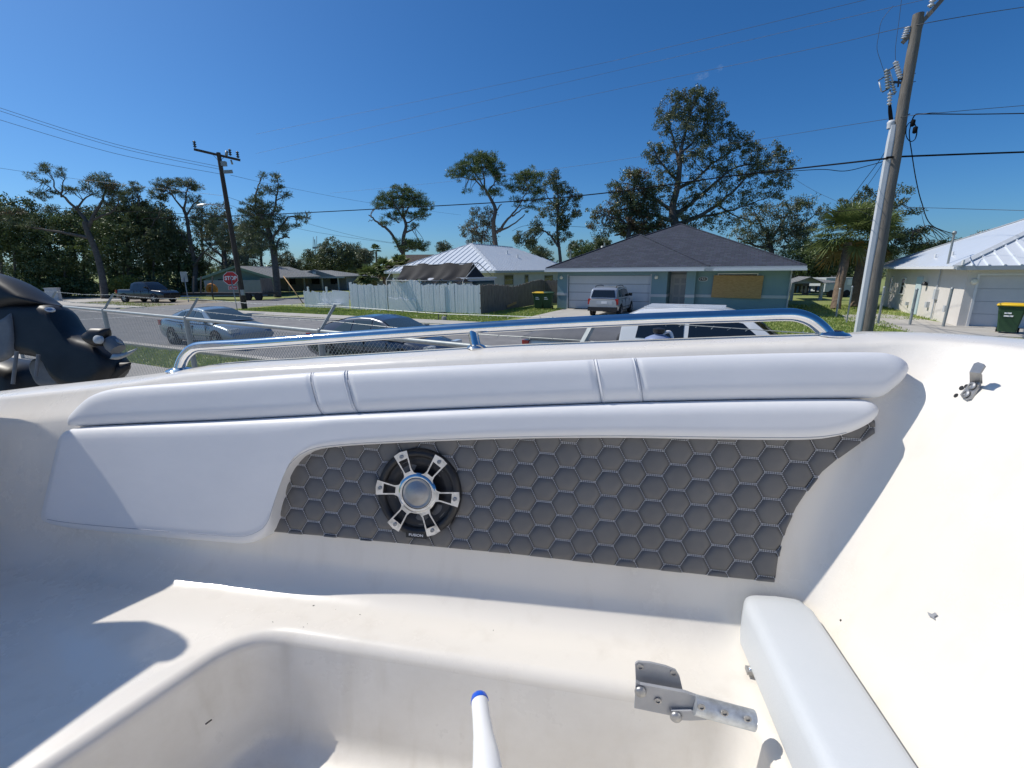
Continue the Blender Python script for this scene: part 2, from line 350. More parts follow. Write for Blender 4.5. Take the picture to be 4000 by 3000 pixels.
# grass blades on the verges and lawns (nobody could count them)
def grass_patch(name, regs, label):
    V = []; n_tot = 0
    for (u0, u1, v0, v1, dens, h) in regs:
        n = int((u1-u0)*(v1-v0)*dens); u = rng.uniform(u0, u1, n); v = rng.uniform(v0, v1, n)
        dry = np.sin(u*.9+1.3*np.sin(v*.7))*np.cos(v*.8)
        keep = rng.random(n) < (.75+.25*dry); u, v = u[keep], v[keep]; n = len(u); n_tot += n
        x = u*SU.x+v*SN.x; y = u*SU.y+v*SN.y; a = rng.uniform(0, 2*PI, n); hh = h*rng.uniform(.5, 1.2, n); wd = .018+.012*rng.random(n)
        lx, ly = rng.normal(0, .03, n), rng.normal(0, .03, n); z0 = np.full(n, .002)
        t = np.stack([np.stack([x-np.cos(a)*wd, y-np.sin(a)*wd, z0], 1), np.stack([x+np.cos(a)*wd, y+np.sin(a)*wd, z0], 1), np.stack([x+lx, y+ly, hh], 1)], 1)
        V.append(t.reshape(-1, 3))
    o = raw_mesh(name, np.concatenate(V), 3, M['blade']); tag(o, label, 'grass', kind='stuff'); return o
def raw_mesh(name, V, per, mt, parent=None):
    n = len(V)//per; me = bpy.data.meshes.new(name); me.vertices.add(len(V)); me.vertices.foreach_set('co', V.astype(np.float32).ravel())
    me.loops.add(n*per); me.loops.foreach_set('vertex_index', np.arange(n*per, dtype=np.int32))
    me.polygons.add(n); me.polygons.foreach_set('loop_start', np.arange(n, dtype=np.int32)*per)
    me.update(calc_edges=True); return link(name, me, mt, parent)
grass_patch('lawn_grass', [(-33, -11.5, 20.75, 24.7, 260, .10), (-33.5, 4.2, 18.65, 19.1, 260, .09), (-15, -11.0, 24.7, 30.5, 220, .10), (-2.7, 6.5, 20.75, 30.4, 170, .10), (-1, 9, 30, 40, 60, .12), (-30, -6, 7.05, 8.8, 420, .08), (-56, -43.5, 20.5, 23, 60, .10)], 'short green lawn grass on the verges and yards')

# ================================================================== the boat in the foreground
PN = Vector((.174, math.cos(PITCH), -math.sin(PITCH))); PNL = PN.length
C0 = Vector((0, 0, EYE))
def PW(px, py, t=0.0):                    # on the plane of the inner side wall, t metres in front of it
    r = ray(px, py); return C0+r*((1.103-t*PNL)/r.dot(PN))
WN = -PN/PNL; WX = Vector((math.cos(math.atan(.179)), -math.sin(math.atan(.179)), 0)); WU = WX.cross(WN); 
if WU.z < 0: WU = -WU
L = -.80                                  # ledge height relative to the eye
boat = thing('motor_boat', (-.2, .6, EYE-1.6), 'white fibreglass boat interior with high side, open locker and steel rail', 'boat')
def plan(z, st):                          # plan position and outward normal of the inner wall at relative height z, station st in [0,3]
    y0 = (1.103+z*math.sin(PITCH))/math.cos(PITCH)
    xc = .655+.45*(z+.7); C = Vector((xc, y0-.179*xc)); d1 = Vector((-1, .179)).normalized(); d2 = Vector((-.16, -1)).normalized(); T = .10
    A = C+d1*T; B = C+d2*T
    if st <= 1:
        X = lerp(-2.7, A.x, 1-(1-st)**1.3); p = Vector((X, y0-.179*X)); n = Vector((.179, 1)).normalized()
    elif st <= 2:
        q = st-1; p = A*(1-q)**2+C*2*q*(1-q)+B*q*q; tg = ((C-A)*(1-q)+(B-C)*q).normalized(); n = Vector((-tg.y, tg.x))
    else:
        p = B+d2*((st-2)*2.0); n = Vector((1, -.16)).normalized()
    return p, n
c2px = [(-700, 1640), (-300, 1585), (0, 1549), (125, 1538), (380, 1511), (560, 1488), (700, 1462), (800, 1448), (1100, 1431), (1700, 1394), (2000, 1377), (3000, 1342), (3290, 1335), (3540, 1330)]
c2 = []
for p in c2px:
    q = PW(p[0], p[1], -.052); c2.append((q.x, q.z-EYE))
c2.sort()
def ztop(st):
    if st <= 1: return interp(c2, plan(-.2, st)[0].x)
    zc = c2[-1][1]; 
    if st <= 2: return lerp(zc, zc+.012, st-1)
    return zc+.012+.012*(st-2)
sts = [i/40 for i in range(41)]+[1+i/12 for i in range(1, 13)]+[2+i/14 for i in range(1, 15)]
rows = []
RF = .075
for st in sts:
    zt = ztop(st); r = []
    def P(z, off):
        p, n = plan(z, st); p = p+n*off; r.append(Vector((p.x, p.y, EYE+z)))
    P(L, -RF-.02); P(L, -RF)
    for k in range(1, 6):
        a = k/6*PI/2; P(L+RF*(1-math.cos(a)), -RF*(1-math.sin(a)))
    P(L+RF, 0)
    for k in range(1, 9): P(lerp(L+RF, zt-.085, k/8), 0)
    P(zt-.066, .006); P(zt-.052, .022); P(zt-.012, .040); P(zt-.004, .044); P(zt, .054); P(zt+.006, .12); P(zt+.003, .175); P(zt-.004, .187); P(zt-.014, .193); P(zt-.06, .197); P(zt-.5, .16); P(-1.5, .05)
    rows.append(r)
gz = MB().grid(rows); gz.build('side_wall', M['gel'], boat, True, 60)
# ledge with the locker opening
def zL(px, py, z=L):
    return onz(px, py, EYE+z)
op = [zL(985, 2462), zL(2945, 2775), Vector((.36, .12, 0)), Vector((-.95, .30, 0))]
op = [Vector((p.x, p.y, 0)) for p in op]
def round_poly(P, rads, n=6):
    out = []; m = len(P)
    for i in range(m):
        a, b, c = P[i-1], P[i], P[(i+1) % m]; d1 = (a-b).normalized(); d2 = (c-b).normalized(); R = rads[i]
        A = b+d1*R; B = b+d2*R
        for k in range(n+1):
            t = k/n; out.append(A*(1-t)**2+b*2*t*(1-t)+B*t*t)
    return out
def inset(P, d):
    ar = sum(a.x*b.y-b.x*a.y for a, b in zip(P, P[1:]+P[:1])); s = 1 if ar > 0 else -1; m = len(P); out = []
    for i in range(m):
        t = (P[(i+1) % m]-P[i-1]); t.normalize(); n = Vector((-t.y, t.x, 0))*s; out.append(P[i]+n*d)
    return out
opr = round_poly(op, [.10, .07, .1, .1], 8)
outer = []
for st in sts:
    p, n = plan(L, st); p = p-n*(RF+.02); outer.append(Vector((p.x, p.y, 0)))
outer += [Vector((.3, -1.05, 0)), Vector((-2.7, -1.05, 0))]
def zs(P, z): return [Vector((p.x, p.y, EYE+z)) for p in P]
hole = inset(opr, -.028)
mb = MB(); fl = zs(outer, L); hl = zs(hole, L); tr = tessellate_polygon([fl, hl]); mb.add(fl+hl, tr); 
n = len(opr)
loops = [zs(hole, L)]
for k in range(1, 6):
    a = k/5*PI/2; loops.append(zs(inset(opr, -.028*(1-math.sin(a))), L-.028*(1-math.cos(a))))
mb.grid(loops, True)
mb.build('ledge', M['gel'], boat, True, 70)
LF = -1.065
loops = [zs(opr, L-.028)]
for k in range(1, 7): loops.append(zs(inset(opr, .03*k/6), lerp(L-.028, LF+.05, k/6)))
for k in range(1, 5):
    a = k/4*PI/2; loops.append(zs(inset(opr, .03+.05*(1-math.cos(a))), LF+.05*(1-math.sin(a))))
mb = MB().grid(loops, True); mb.add(loops[-1], [tuple(reversed(range(n)))])
mb.build('locker', M['gel_in'], boat, True, 60)
# small dirt flecks, screw holes
fl = MB()
for (px, py, ang, ln) in ((830, 2565, -.6, .02), (815, 2820, 1.0, .012), (1225, 2366, .4, .004), (2830, 2537, .5, .004), (3280, 2420, 1.2, .006)):
    q = zL(px, py, L+.001 if py < 2560 else L-.10)
    d = Vector((math.cos(ang), math.sin(ang), 0)); fl.bar(q-d*ln/2, q+d*ln/2, .0025, .002)
for k in range(38):
    x_, y_ = random.uniform(-.55, .4), random.uniform(.35, .72); z_ = LF+.003; a_ = random.uniform(0, PI); d = Vector((math.cos(a_), math.sin(a_), 0)); l_ = random.uniform(.002, .009); q = Vector((x_, y_, EYE+z_)); fl.bar(q-d*l_, q+d*l_, random.uniform(.001, .003), .0015)
for k in range(26):
    q = zL(random.uniform(900, 2850), random.uniform(2350, 2470), L+.001); a_ = random.uniform(0, PI); d = Vector((math.cos(a_), math.sin(a_), 0)); l_ = random.uniform(.0005, .0016); fl.bar(q-d*l_, q+d*l_, random.uniform(.0004, .0009), .0008)
tag(fl.build('leaf_litter', M['bark'], boat), kind='stuff')

# --- cushions
def pillow(name, topc, botc, t0, thick, er, mt, parent, na=None, nb=18, grooves=(), back=.012, ends=(True, True), ta=None):
    """loft between two curves drawn on the plane t0; thickness swells towards the camera."""
    n = len(topc); rows = []
    G = [[lerp(a, b, k/nb) for k in range(nb+1)] for a, b in zip(topc, botc)]
    lenA = [0]
    mid = [g[nb//2] for g in G]
    for a, b in zip(mid, mid[1:]): lenA.append(lenA[-1]+(b-a).length)
    tot = lenA[-1]
    for i in range(n):
        wd = (topc[i]-botc[i]).length; r = []
        for k in range(nb+1):
            # smoother spacing towards the edges
            q = .5-.5*math.cos(PI*k/nb); p = lerp(topc[i], botc[i], q)
            dd = [q*wd, (1-q)*wd]
            if ends[0]: dd.append(lenA[i])
            if ends[1]: dd.append(tot-lenA[i])
            e = 1.0
            for d_ in dd:
                x = min(d_/er, 1); e *= math.sqrt(max(0, 1-(1-x)**2))
            h = thick*e
            for (ga, gw, gd) in grooves: h -= gd*math.exp(-((lenA[i]-ga*tot)/gw)**2)*min(1, e*1.5)
            r.append(p+WN*h)
        rows.append(r)
    mb = MB().grid([[r[0]-WN*back]+r+[r[-1]-WN*back] for r in rows])
    mb.grid([[rows[i][k]-WN*(back if b_ else 0) for k in range(nb+1)] for i in (0,) for b_ in (0, 1)]); mb.grid([[rows[-1][k]-WN*(back if b_ else 0) for k in range(nb+1)] for b_ in (0, 1)])
    mb.build(name, mt, parent, True, 75)
    def line(a):                           # surface path across the cushion at length fraction a
        s = a*tot; i = 0
        while i < n-2 and lenA[i+1] < s: i += 1
        q = (s-lenA[i])/(lenA[i+1]-lenA[i]); return [lerp(x, y, q)+WN*.0004 for x, y in zip(rows[i], rows[i+1])]
    return rows, line
def pxcurve(pts, t, n):
    P = spline([(a, b, 0) for a, b in pts], 8)
    # resample by arc length to n points
    ls = [0]
    for a, b in zip(P, P[1:]): ls.append(ls[-1]+(b-a).length)
    out = []
    for i in range(n):
        s = ls[-1]*i/(n-1); j = 0
        while j < len(ls)-2 and ls[j+1] < s: j += 1
        q = (s-ls[j])/max(1e-9, ls[j+1]-ls[j]); v = lerp(P[j], P[j+1], q); out.append(PW(v.x, v.y, t))
    return out
cu = thing('coaming_bolster', PW(1900, 1600, 0), 'long pale grey vinyl bolster cushion, the upper one just below the steel rail', 'cushion')
N = 260
top = pxcurve([(262, 1650), (300, 1600), (360, 1548), (440, 1520), (560, 1506), (800, 1488), (1300, 1450), (2000, 1418), (2500, 1397), (3000, 1381), (3380, 1376), (3480, 1385), (3535, 1412), (3550, 1440)], .026, N)
bot = pxcurve([(268, 1662), (330, 1663), (450, 1657), (600, 1650), (900, 1638), (1400, 1612), (1900, 1590), (2400, 1572), (2900, 1560), (3300, 1555), (3425, 1552), (3480, 1520), (3525, 1480), (3548, 1446)], .026, N)
def frac(px):                              # fraction along the bolster of an image column
    p = PW(px, 1520, .026); return (p-lerp(top[0], bot[0], .5)).dot(WX)/((lerp(top[-1], bot[-1], .5)-lerp(top[0], bot[0], .5)).dot(WX))
gv = [(frac(x), .004, .005) for x in (1256, 1396, 2334, 2503)]
N = 130
_, cline = pillow('cover', top, bot, .030, .022, .036, M['vinyl'], cu, grooves=gv, nb=22, back=.05)
for x_ in (1252, 1392, 2338, 2499):
    MB().tube(cline(frac(x_))[1:-1], .0009, 5, False).build('seam', M['vinyl_seam'], cu, True)
    MB().tube(cline(frac(x_+(9 if x_ in (1252, 2338) else -9)))[1:-1], .0016, 5, False).build('piping', M['vinyl'], cu, True)
lw = thing('coaming_pad', PW(1900, 1750, 0), 'pale grey vinyl pad with a deep left end, lower cushion framing the quilted panel', 'cushion')
N2 = 120
top2 = pxcurve([(255, 1700), (262, 1685), (330, 1668), (600, 1654), (900, 1641), (1400, 1615), (1900, 1593), (2400, 1575), (2900, 1563), (3300, 1559), (3390, 1566), (3425, 1585), (3432, 1600)], .032, N2)
botpts = [(172, 2010), (182, 2035), (300, 2062), (600, 2092), (860, 2114), (965, 2121), (1030, 2102), (1066, 2062), (1085, 1985), (1112, 1880), (1150, 1812), (1215, 1765), (1330, 1744), (1600, 1728), (2000, 1714), (2400, 1710), (2800, 1716), (3120, 1718), (3250, 1706), (3330, 1683), (3400, 1645), (3432, 1606)]
# pair bottom samples with the top by hand-tuned parameter so that the strip shears into the deep left end
P = spline([(a, b, 0) for a, b in botpts], 10); ls = [0]
for a, b in zip(P, P[1:]): ls.append(ls[-1]+(b-a).length)
bot2 = []
pair = [(0, 0), (.10, .12), (.24, .235), (.285, .27), (.30, .285), (.34, .36), (.40, .42), (1, 1)]
for i in range(N2):
    s = ls[-1]*interp(pair, i/(N2-1)); j = 0
    while j < len(ls)-2 and ls[j+1] < s: j += 1
    q = (s-ls[j])/max(1e-9, ls[j+1]-ls[j]); v = lerp(P[j], P[j+1], q); bot2.append(PW(v.x, v.y, .032))
prow, _ = pillow('cover', top2, bot2, .028, .026, .030, M['vinyl'], lw, nb=22, back=.04)
MB().tube([r[18]+WN*.0003 for r in prow[20:-6]], .0009, 5, False).build('seam', M['vinyl_seam'], lw, True)
MB().tube([r[18]+WN*.0003 for r in prow[2:18]], .0009, 5, False).build('seam', M['vinyl_seam'], lw, True)
def seam(name, pts, t, parent, r=.0011, mt=None, surf=None):
    P = spline([(a, b, 0) for a, b in pts], 8); path = [PW(v.x, v.y, t) for v in P]
    return MB().tube(path, r, 5).build(name, mt or M['vinyl_seam'], parent, True)
# --- quilted hexagon panel
qp = thing('quilted_panel', PW(2100, 2000, 0), 'dark grey quilted panel of stitched hexagons below the pale pad', 'panel')
outl = [(1068, 2077), (1085, 1990), (1105, 1890), (1140, 1805), (1180, 1755), (1240, 1725), (1400, 1700), (1700, 1690), (2200, 1680), (2700, 1685), (3200, 1675), (3330, 1640), (3413, 1640), (3416, 1690), (3347, 1738), (3271, 1792), (3208, 1845), (3157, 1909), (3106, 1985), (3068, 2067), (3043, 2149), (3030, 2250), (3026, 2272), (2915, 2262), (2400, 2208), (2000, 2163), (1692, 2134), (1285, 2095)]
OUT3 = [PW(x, y, .006) for x, y in outl]; QO = PW(2100, 2000, .006)
def q2(p): d = p-QO; return Vector((d.dot(WX), d.dot(WU)))
def q3(v, h=0.0): return QO+WX*v[0]+WU*v[1]+WN*h
outl2 = [q2(p) for p in OUT3]
MB().prism([OUT3], -WN*.008).build('backing', M['quilt_base'], qp)
def clip(subj, cl):
    out = list(subj); m = len(cl)
    for i in range(m):
        a, b = cl[i], cl[(i+1) % m]; inp = out; out = []
        if not inp: break
        def side(p): return (b[0]-a[0])*(p[1]-a[1])-(b[1]-a[1])*(p[0]-a[0])
        for j in range(len(inp)):
            p, q = inp[j-1], inp[j]; sp, sq = side(p), side(q)
            if sq >= 0:
                if sp < 0: out.append(p+(q-p)*(sp/(sp-sq)))
                out.append(q)
            elif sp >= 0: out.append(p+(q-p)*(sp/(sp-sq)))
    return out
def in_poly(p, P):
    c = False
    for i in range(len(P)):
        a, b = P[i-1], P[i]
        if (a[1] > p[1]) != (b[1] > p[1]) and p[0] < (b[0]-a[0])*(p[1]-a[1])/(b[1]-a[1])+a[0]: c = not c
    return c
HP = .0572; HA = HP/math.sqrt(3); hr = math.radians(-1.5)
anch = q2(PW(2648, 1814, .006)); ax1 = Vector((math.cos(hr), math.sin(hr))); ay1 = Vector((-math.sin(hr), math.cos(hr)))
SPK = q2(PW(1640, 1920, .006)); SR = .108
def ar2(P): return sum(a[0]*b[1]-b[0]*a[1] for a, b in zip(P, P[1:]+P[:1]))/2
dash = MB(); nh = 0
for i in range(-22, 14):
    for j in range(-12, 12):
        c = anch+ax1*(1.5*HA*i)+ay1*(HP*(j+.5*(i % 2))+HP/2)
        hx = [c+ax1*(HA*math.cos(PI/3*k))+ay1*(HA*math.sin(PI/3*k)) for k in range(6)]
        pc = clip(outl2, hx)
        P2 = []
        for p in pc:
            if not P2 or (p-P2[-1]).length > 2e-4: P2.append(p)
        if len(P2) > 2 and (P2[0]-P2[-1]).length < 2e-4: P2.pop()
        if len(P2) < 3 or abs(ar2(P2)) < 3e-5: continue
        if (c-SPK).length < SR-HA*1.05: continue
        if ar2(P2) < 0: P2.reverse()
        cc = sum(P2, Vector((0, 0)))/len(P2)
        rings = []
        for (s_, h_) in ((.95, .0010), (.90, .0040), (.78, .0070), (.55, .0088), (.28, .0096)): rings.append([q3(cc+(p-cc)*s_, h_) for p in P2])
        mb = MB().grid(rings, True); o_ = len(mb.v); mb.add(rings[-1]+[q3(cc, .0098)], [(k, (k+1) % len(P2), len(P2)) for k in range(len(P2))])
        mb.build('hexagon_pad', M['quilt'], qp, True); nh += 1
        # stitches: double on the level edges, single on the slanting ones
        for k in range(3):
            a, b = hx[k], hx[(k+1) % 6]; tv = (b-a); nv = Vector((-tv.y, tv.x)).normalized()
            offs = (-.0014, .0014) if k == 1 else (.0,)
            for of in offs:
                for s_ in range(7):
                    p = a+tv*((s_+.18)/7)+nv*of; q = a+tv*((s_+.82)/7)+nv*of
                    if in_poly((p+q)/2, outl2) and ((p+q)/2-SPK).length > SR-.004: dash.bar(q3(p, .0038), q3(q, .0038), .0013, .0014, WN)
tag(dash.build('stitching', M['thread'], qp), kind='stuff')

# --- round speaker
SC = PW(1640, 1920, .012); spk = thing('marine_speaker', SC, 'round black speaker with six chrome spokes set in the quilted panel', 'speaker')
def sp(r, a, h): return SC+(WX*math.cos(a)+WU*math.sin(a))*r+WN*h
MB().lathe(SC, WN, WX, [(.107, -.004), (.109, .004), (.106, .012), (.099, .0165), (.093, .016), (.088, .011), (.086, .004)], 48).build('rim', M['black'], spk, True, 50)
MB().lathe(SC, WN, WX, [(.087, .005), (.080, .0035), (.074, .0055), (.066, .001), (.03, -.004), (.0005, -.004)], 48).build('cone', M['black'], spk, True)
MB().lathe(SC, WN, WX, [(.037, .014), (.0385, .020), (.046, .0205), (.050, .018), (.050, .013)], 40).build('hub_ring', M['chrome'], spk, True, 40)
MB().lathe(SC, WN, WX, [(.037, .019), (.0345, .0205), (.0335, .0185), (.029, .0195), (.02, .0235), (.01, .0258), (.0004, .0265)], 40).build('tweeter_grille', M['steel_rough'], spk, True)
for k in range(6):
    a = math.radians(-4+60*k); er = WX*math.cos(a)+WU*math.sin(a); et = -WX*math.sin(a)+WU*math.cos(a)
    def L2(pts, h): return [SC+er*r_+et*t_+WN*h for r_, t_ in pts]
    outp = [(.044, -.019), (.050, -.0135), (.060, -.0115), (.093, -.0165), (.1055, -.0185), (.1085, 0), (.1055, .0185), (.093, .0165), (.060, .0115), (.050, .0135), (.044, .019)]
    hol = [(.056, -.0075), (.056, .0075), (.088, .0120), (.088, -.0120)]
    MB().prism([L2(outp, .0195), L2(hol, .0195)], -WN*.0045).build('spoke', M['chrome'], spk)
    c = SC+er*.0965+WN*.0195
    s_ = MB().lathe(c, WN, er, [(.0052, 0), (.0050, .0022), (.0030, .0026), (.0028, .0012), (.0003, .0012)], 14); s_.build('screw', M['steel_rough'], spk, True, 40)
bd = MB(); bl = [SC+WX*x+WU*y+WN*.0165 for x, y in ((-.027, -.097), (.027, -.097), (.026, -.1105), (-.026, -.1105))]
bd.prism([bl], -WN*.006).build('badge', M['black'], spk)
text_mesh('badge_lettering', 'FUSION', .0085, M['signwhite'], spk, SC-WU*.1035+WN*.0168, WX, WU, .0003, .0001, .036)

# --- stainless rail on the gunwale
rl = thing('grab_rail', PW(1860, 1380, -.12), 'polished stainless steel grab rail along the white gunwale', 'rail')
RT = -.125
def gtop(px, t=-.13):                     # gunwale surface point under an image column on the plane t
    p = PW(px, 1400, t); q = None
    zt = interp(c2, p.x)
    for k in range(3):
        r_ = ray(px, 1400); yy = (1.103-t*PNL-.174*p.x+zt*math.sin(PITCH))/math.cos(PITCH); X_ = p.x
        p = Vector((X_, yy, EYE+zt+.005))
    return p
pth = [(700, 1446), (706, 1425), (718, 1398), (738, 1374), (768, 1357), (830, 1351), (980, 1343), (1414, 1312), (2000, 1273), (2500, 1248), (2916, 1234), (3060, 1229), (3118, 1233), (3168, 1251), (3210, 1283), (3240, 1318), (3250, 1332)]
P = spline([(a, b, 0) for a, b in pth], 6); path = [PW(v.x, v.y, RT) for v in P]
MB().tube(path, .0158, 24).build('tube', M['steel'], rl, True, 50)
for pa, pb in ((path[0], path[3]), (path[-1], path[-4])):
    ax = Vector((0, 0, 1)); c = Vector((pa.x, pa.y, EYE+interp(c2, pa.x)+.003))
    MB().lathe(c, ax, Vector((1, 0, 0)), [(.036, 0), (.036, .003), (.032, .0065), (.022, .009), (.018, .012)], 32).build('base_flange', M['steel'], rl, True, 40)
stp = [PW(1862, 1366, RT), PW(1856, 1340, RT), PW(1850, 1312, RT), PW(1846, 1290, RT)]
MB().tube(stp, [.016, .0145, .0138, .0138], 16).build('stanchion', M['steel'], rl, True, 50)
c = Vector((stp[0].x, stp[0].y, EYE+interp(c2, stp[0].x)+.004))
MB().lathe(c, Vector((0, 0, 1)), Vector((1, 0, 0)), [(.026, 0), (.026, .003), (.022, .007), (.013, .011)], 28).build('base_flange', M['steel'], rl, True, 40)

# --- pad lying on the ledge along the right-hand wall
pd = thing('ledge_pad', zL(3250, 2700), 'pale blue-grey vinyl pad lying along the sunlit right-hand wall', 'cushion')
def cushion_sweep(name, pts, wd, ht, parent):
    """rounded box swept along a path of (x,y) with local width; z from ledge"""
    rows = []; n = len(pts)
    for i, (x, y, s) in enumerate(pts):
        t = Vector((pts[min(i+1, n-1)][0]-pts[max(i-1, 0)][0], pts[min(i+1, n-1)][1]-pts[max(i-1, 0)][1], 0)).normalized(); sd = Vector((-t.y, t.x, 0))
        r = []
        for k in range(28):
            a = 2*PI*k/28; ca, sa = math.cos(a), math.sin(a)
            e = .30; xx = math.copysign(abs(ca)**e, ca)*wd/2*s; zz = math.copysign(abs(sa)**e, sa)*ht/2*(.3+.7*s)
            if zz > 0: zz += .007*(1-(2*xx/wd)**2)*s
            r.append(Vector((x, y, EYE+L+ht/2+.004))+sd*xx+Vector((0, 0, zz)))
        rows.append(r)
    mb = MB().grid(rows, True); mb.add(rows[0], [tuple(reversed(range(28)))]); mb.add(rows[-1], [tuple(range(28))]); return mb.build(name, M['pad_vinyl'], parent, True, 75)
A_, B_ = Vector((.562, .862)), Vector((.385, -.25)); pts = []
for k in range(40):
    q = k/39; s = math.sqrt(max(0, 1-(1-min(q/.05, 1))**2))*.97+.03; p = A_.lerp(B_, q); pts.append((p.x, p.y, s))
cushion_sweep('cover', pts, .138, .115, pd)
sm = []
for k in range(3, 40):
    p = Vector((pts[k][0], pts[k][1], 0)); t = Vector((B_.x-A_.x, B_.y-A_.y, 0)).normalized(); sd = Vector((-t.y, t.x, 0)); sm.append(p-sd*.0640*pts[k][2]+Vector((0, 0, EYE+L+.108)))
MB().tube(sm, .0010, 5).build('seam', M['vinyl_seam'], pd, True)

# --- hinge in the locker corner
hg = thing('locker_hinge', zL(2640, 2690, L-.05), 'worn grey metal hinge arm bolted in the locker corner', 'hinge')
e1 = (op[1]-op[0]).normalized(); nb_ = Vector((e1.y, -e1.x, 0)); nb_ = nb_ if nb_.y < 0 else -nb_     # towards the camera
def onb(px, py, off=0.0):
    r = ray(px, py); base = op[0]+nb_*off; t = base.dot(nb_)/r.dot(nb_); return C0+r*t
def plate(name, pts, off, th, mt=M['alu']):
    P = [onb(x, y, off) for x, y in pts]; return MB().prism([P], -nb_*th).build(name, mt, hg)
plate('mounting_plate', [(2481, 2594), (2492, 2586), (2540, 2590), (2600, 2604), (2640, 2620), (2655, 2645), (2668, 2700), (2681, 2708), (2484, 2668)], .035, .004, M['hinge'])
plate('side_plate', [(2484, 2664), (2500, 2674), (2676, 2706), (2720, 2722), (2708, 2772), (2645, 2776), (2620, 2795), (2478, 2766)], .055, .006, M['hinge'])
arm = MB(); a = [onb(x, y, .052) for x, y in ((2706, 2724), (2930, 2782), (2952, 2852), (2712, 2800))]
arm.prism([a], -nb_*.004).build('arm_plate', M['hinge'], hg)
q0, q1 = onb(2712, 2752, .058), onb(2945, 2815, .058); MB().tube([q0, lerp(q0, q1, .5), q1], [.0165, .0165, .0165], 16).build('arm', M['alu'], hg, True, 50)
plate('link', [(2622, 2778), (2700, 2778), (2760, 2812), (2700, 2815), (2624, 2812)], .062, .005, M['hinge'])
for x, y, o_ in ((2502, 2700, .063), (2640, 2798, .069)):
    MB().lathe(onb(x, y, o_-.006), nb_, e1, [(.0105, 0), (.0105, .003), (.008, .006), (.0003, .0075)], 18).build('pivot_bolt', M['steel_rough'], hg, True, 50)
for x, y, o_ in ((2501, 2603, .037), (2631, 2628, .037), (2570, 2736, .058), (2740, 2760, .074), (2830, 2783, .074), (2920, 2806, .074)):
    MB().lathe(onb(x, y, o_-.002), nb_, e1, [(.0062, 0), (.0062, .002), (.0035, .0028), (.0033, .001), (.0003, .001)], 14).build('screw', M['steel_rough'], hg, True, 40)
ck = thing('small_clasp', zL(2945, 2625, L), 'small steel clasp half hidden by the ledge pad', 'clasp')
mb = MB(); q = zL(2948, 2622, L+.012); mb.bar(q-e1*.016, q+e1*.03, .016, .008); mb.build('base', M['steel_rough'], ck)
MB().lathe(q-e1*.008+Vector((0, 0, .004)), Vector((0, 0, 1)), e1, [(.005, 0), (.004, .003), (.0003, .004)], 12).build('rivet', M['steel'], ck, True)

# --- bent latch bracket on the right wall
def onright(px, py, off=0.0):
    # wall plane for station > 2
    p1 = plan(-.7, 2.0)[0]; p2 = plan(-.2, 2.0)[0]; p3 = plan(-.2, 2.5)[0]
    a = Vector((p1.x, p1.y, EYE-.7)); b = Vector((p2.x, p2.y, EYE-.2)); c = Vector((p3.x, p3.y, EYE-.2))
    n = (b-a).cross(c-b).normalized(); n = n if n.x < 0 else -n
    r = ray(px, py); t = ((a+n*off)-C0).dot(n)/r.dot(n); return C0+r*t, n
br = thing('latch_bracket', onright(3790, 1530)[0], 'bent steel latch bracket screwed to the sunlit right-hand wall', 'bracket')
_, rn = onright(3790, 1530)
low = [onright(x, y, .004)[0] for x, y in ((3757, 1553), (3750, 1540), (3756, 1534), (3788, 1494), (3828, 1494), (3822, 1510), (3790, 1557), (3772, 1562))]
MB().prism([low], -rn*.0035).build('lower_leaf', M['steel_rough'], br)
st_ = MB(); a, b = onright(3788, 1494, .004)[0], onright(3828, 1494, .004)[0]; c_, d_ = onright(3787, 1453, .030)[0], onright(3827, 1458, .030)[0]
st_.prism([[a, b, d_, c_]], -rn*.003+Vector((.002, 0, -.001))).build('web', M['steel_rough'], br)
up = [onright(x, y, .030)[0] for x, y in ((3787, 1453), (3804, 1420), (3820, 1414), (3838, 1420), (3846, 1429), (3827, 1458))]
MB().prism([up], -rn*.003).build('upper_leaf', M['steel_rough'], br)
for x, y in ((3798, 1508), (3774, 1539)):
    q, _ = onright(x, y, .0055); MB().lathe(q, rn, rn.cross(Vector((0, 0, 1))).normalized(), [(.0075, 0), (.0072, .002), (.004, .003), (.0036, .0012), (.0003, .0012)], 16).build('screw', M['steel_rough'], br, True, 40)
hb = MB()
for x, y, r_ in ((3755, 1515, .0045), (3734, 1545, .0045), (3774, 1508, .004), (3284, 2423, .0022)):
    q, _ = onright(x, y, .0006); e_ = rn.cross(Vector((0, 0, 1))).normalized(); hb.lathe(q, rn, e_, [(r_, 0), (r_*.9, .0006), (.0002, .0006)], 12)
hb.build('screw_hole', M['black'], boat)
lf_ = [onright(x, y, .003)[0] for x, y in ((3622, 2390), (3640, 2398), (3652, 2392), (3660, 2402), (3648, 2408), (3650, 2418), (3638, 2410), (3628, 2405))]
dl = MB().prism([lf_], -rn*.0015).build('dead_leaf', M['hinge'], None); tag(dl, 'tiny shrivelled grey leaf stuck on the sunlit right-hand wall', 'leaf')

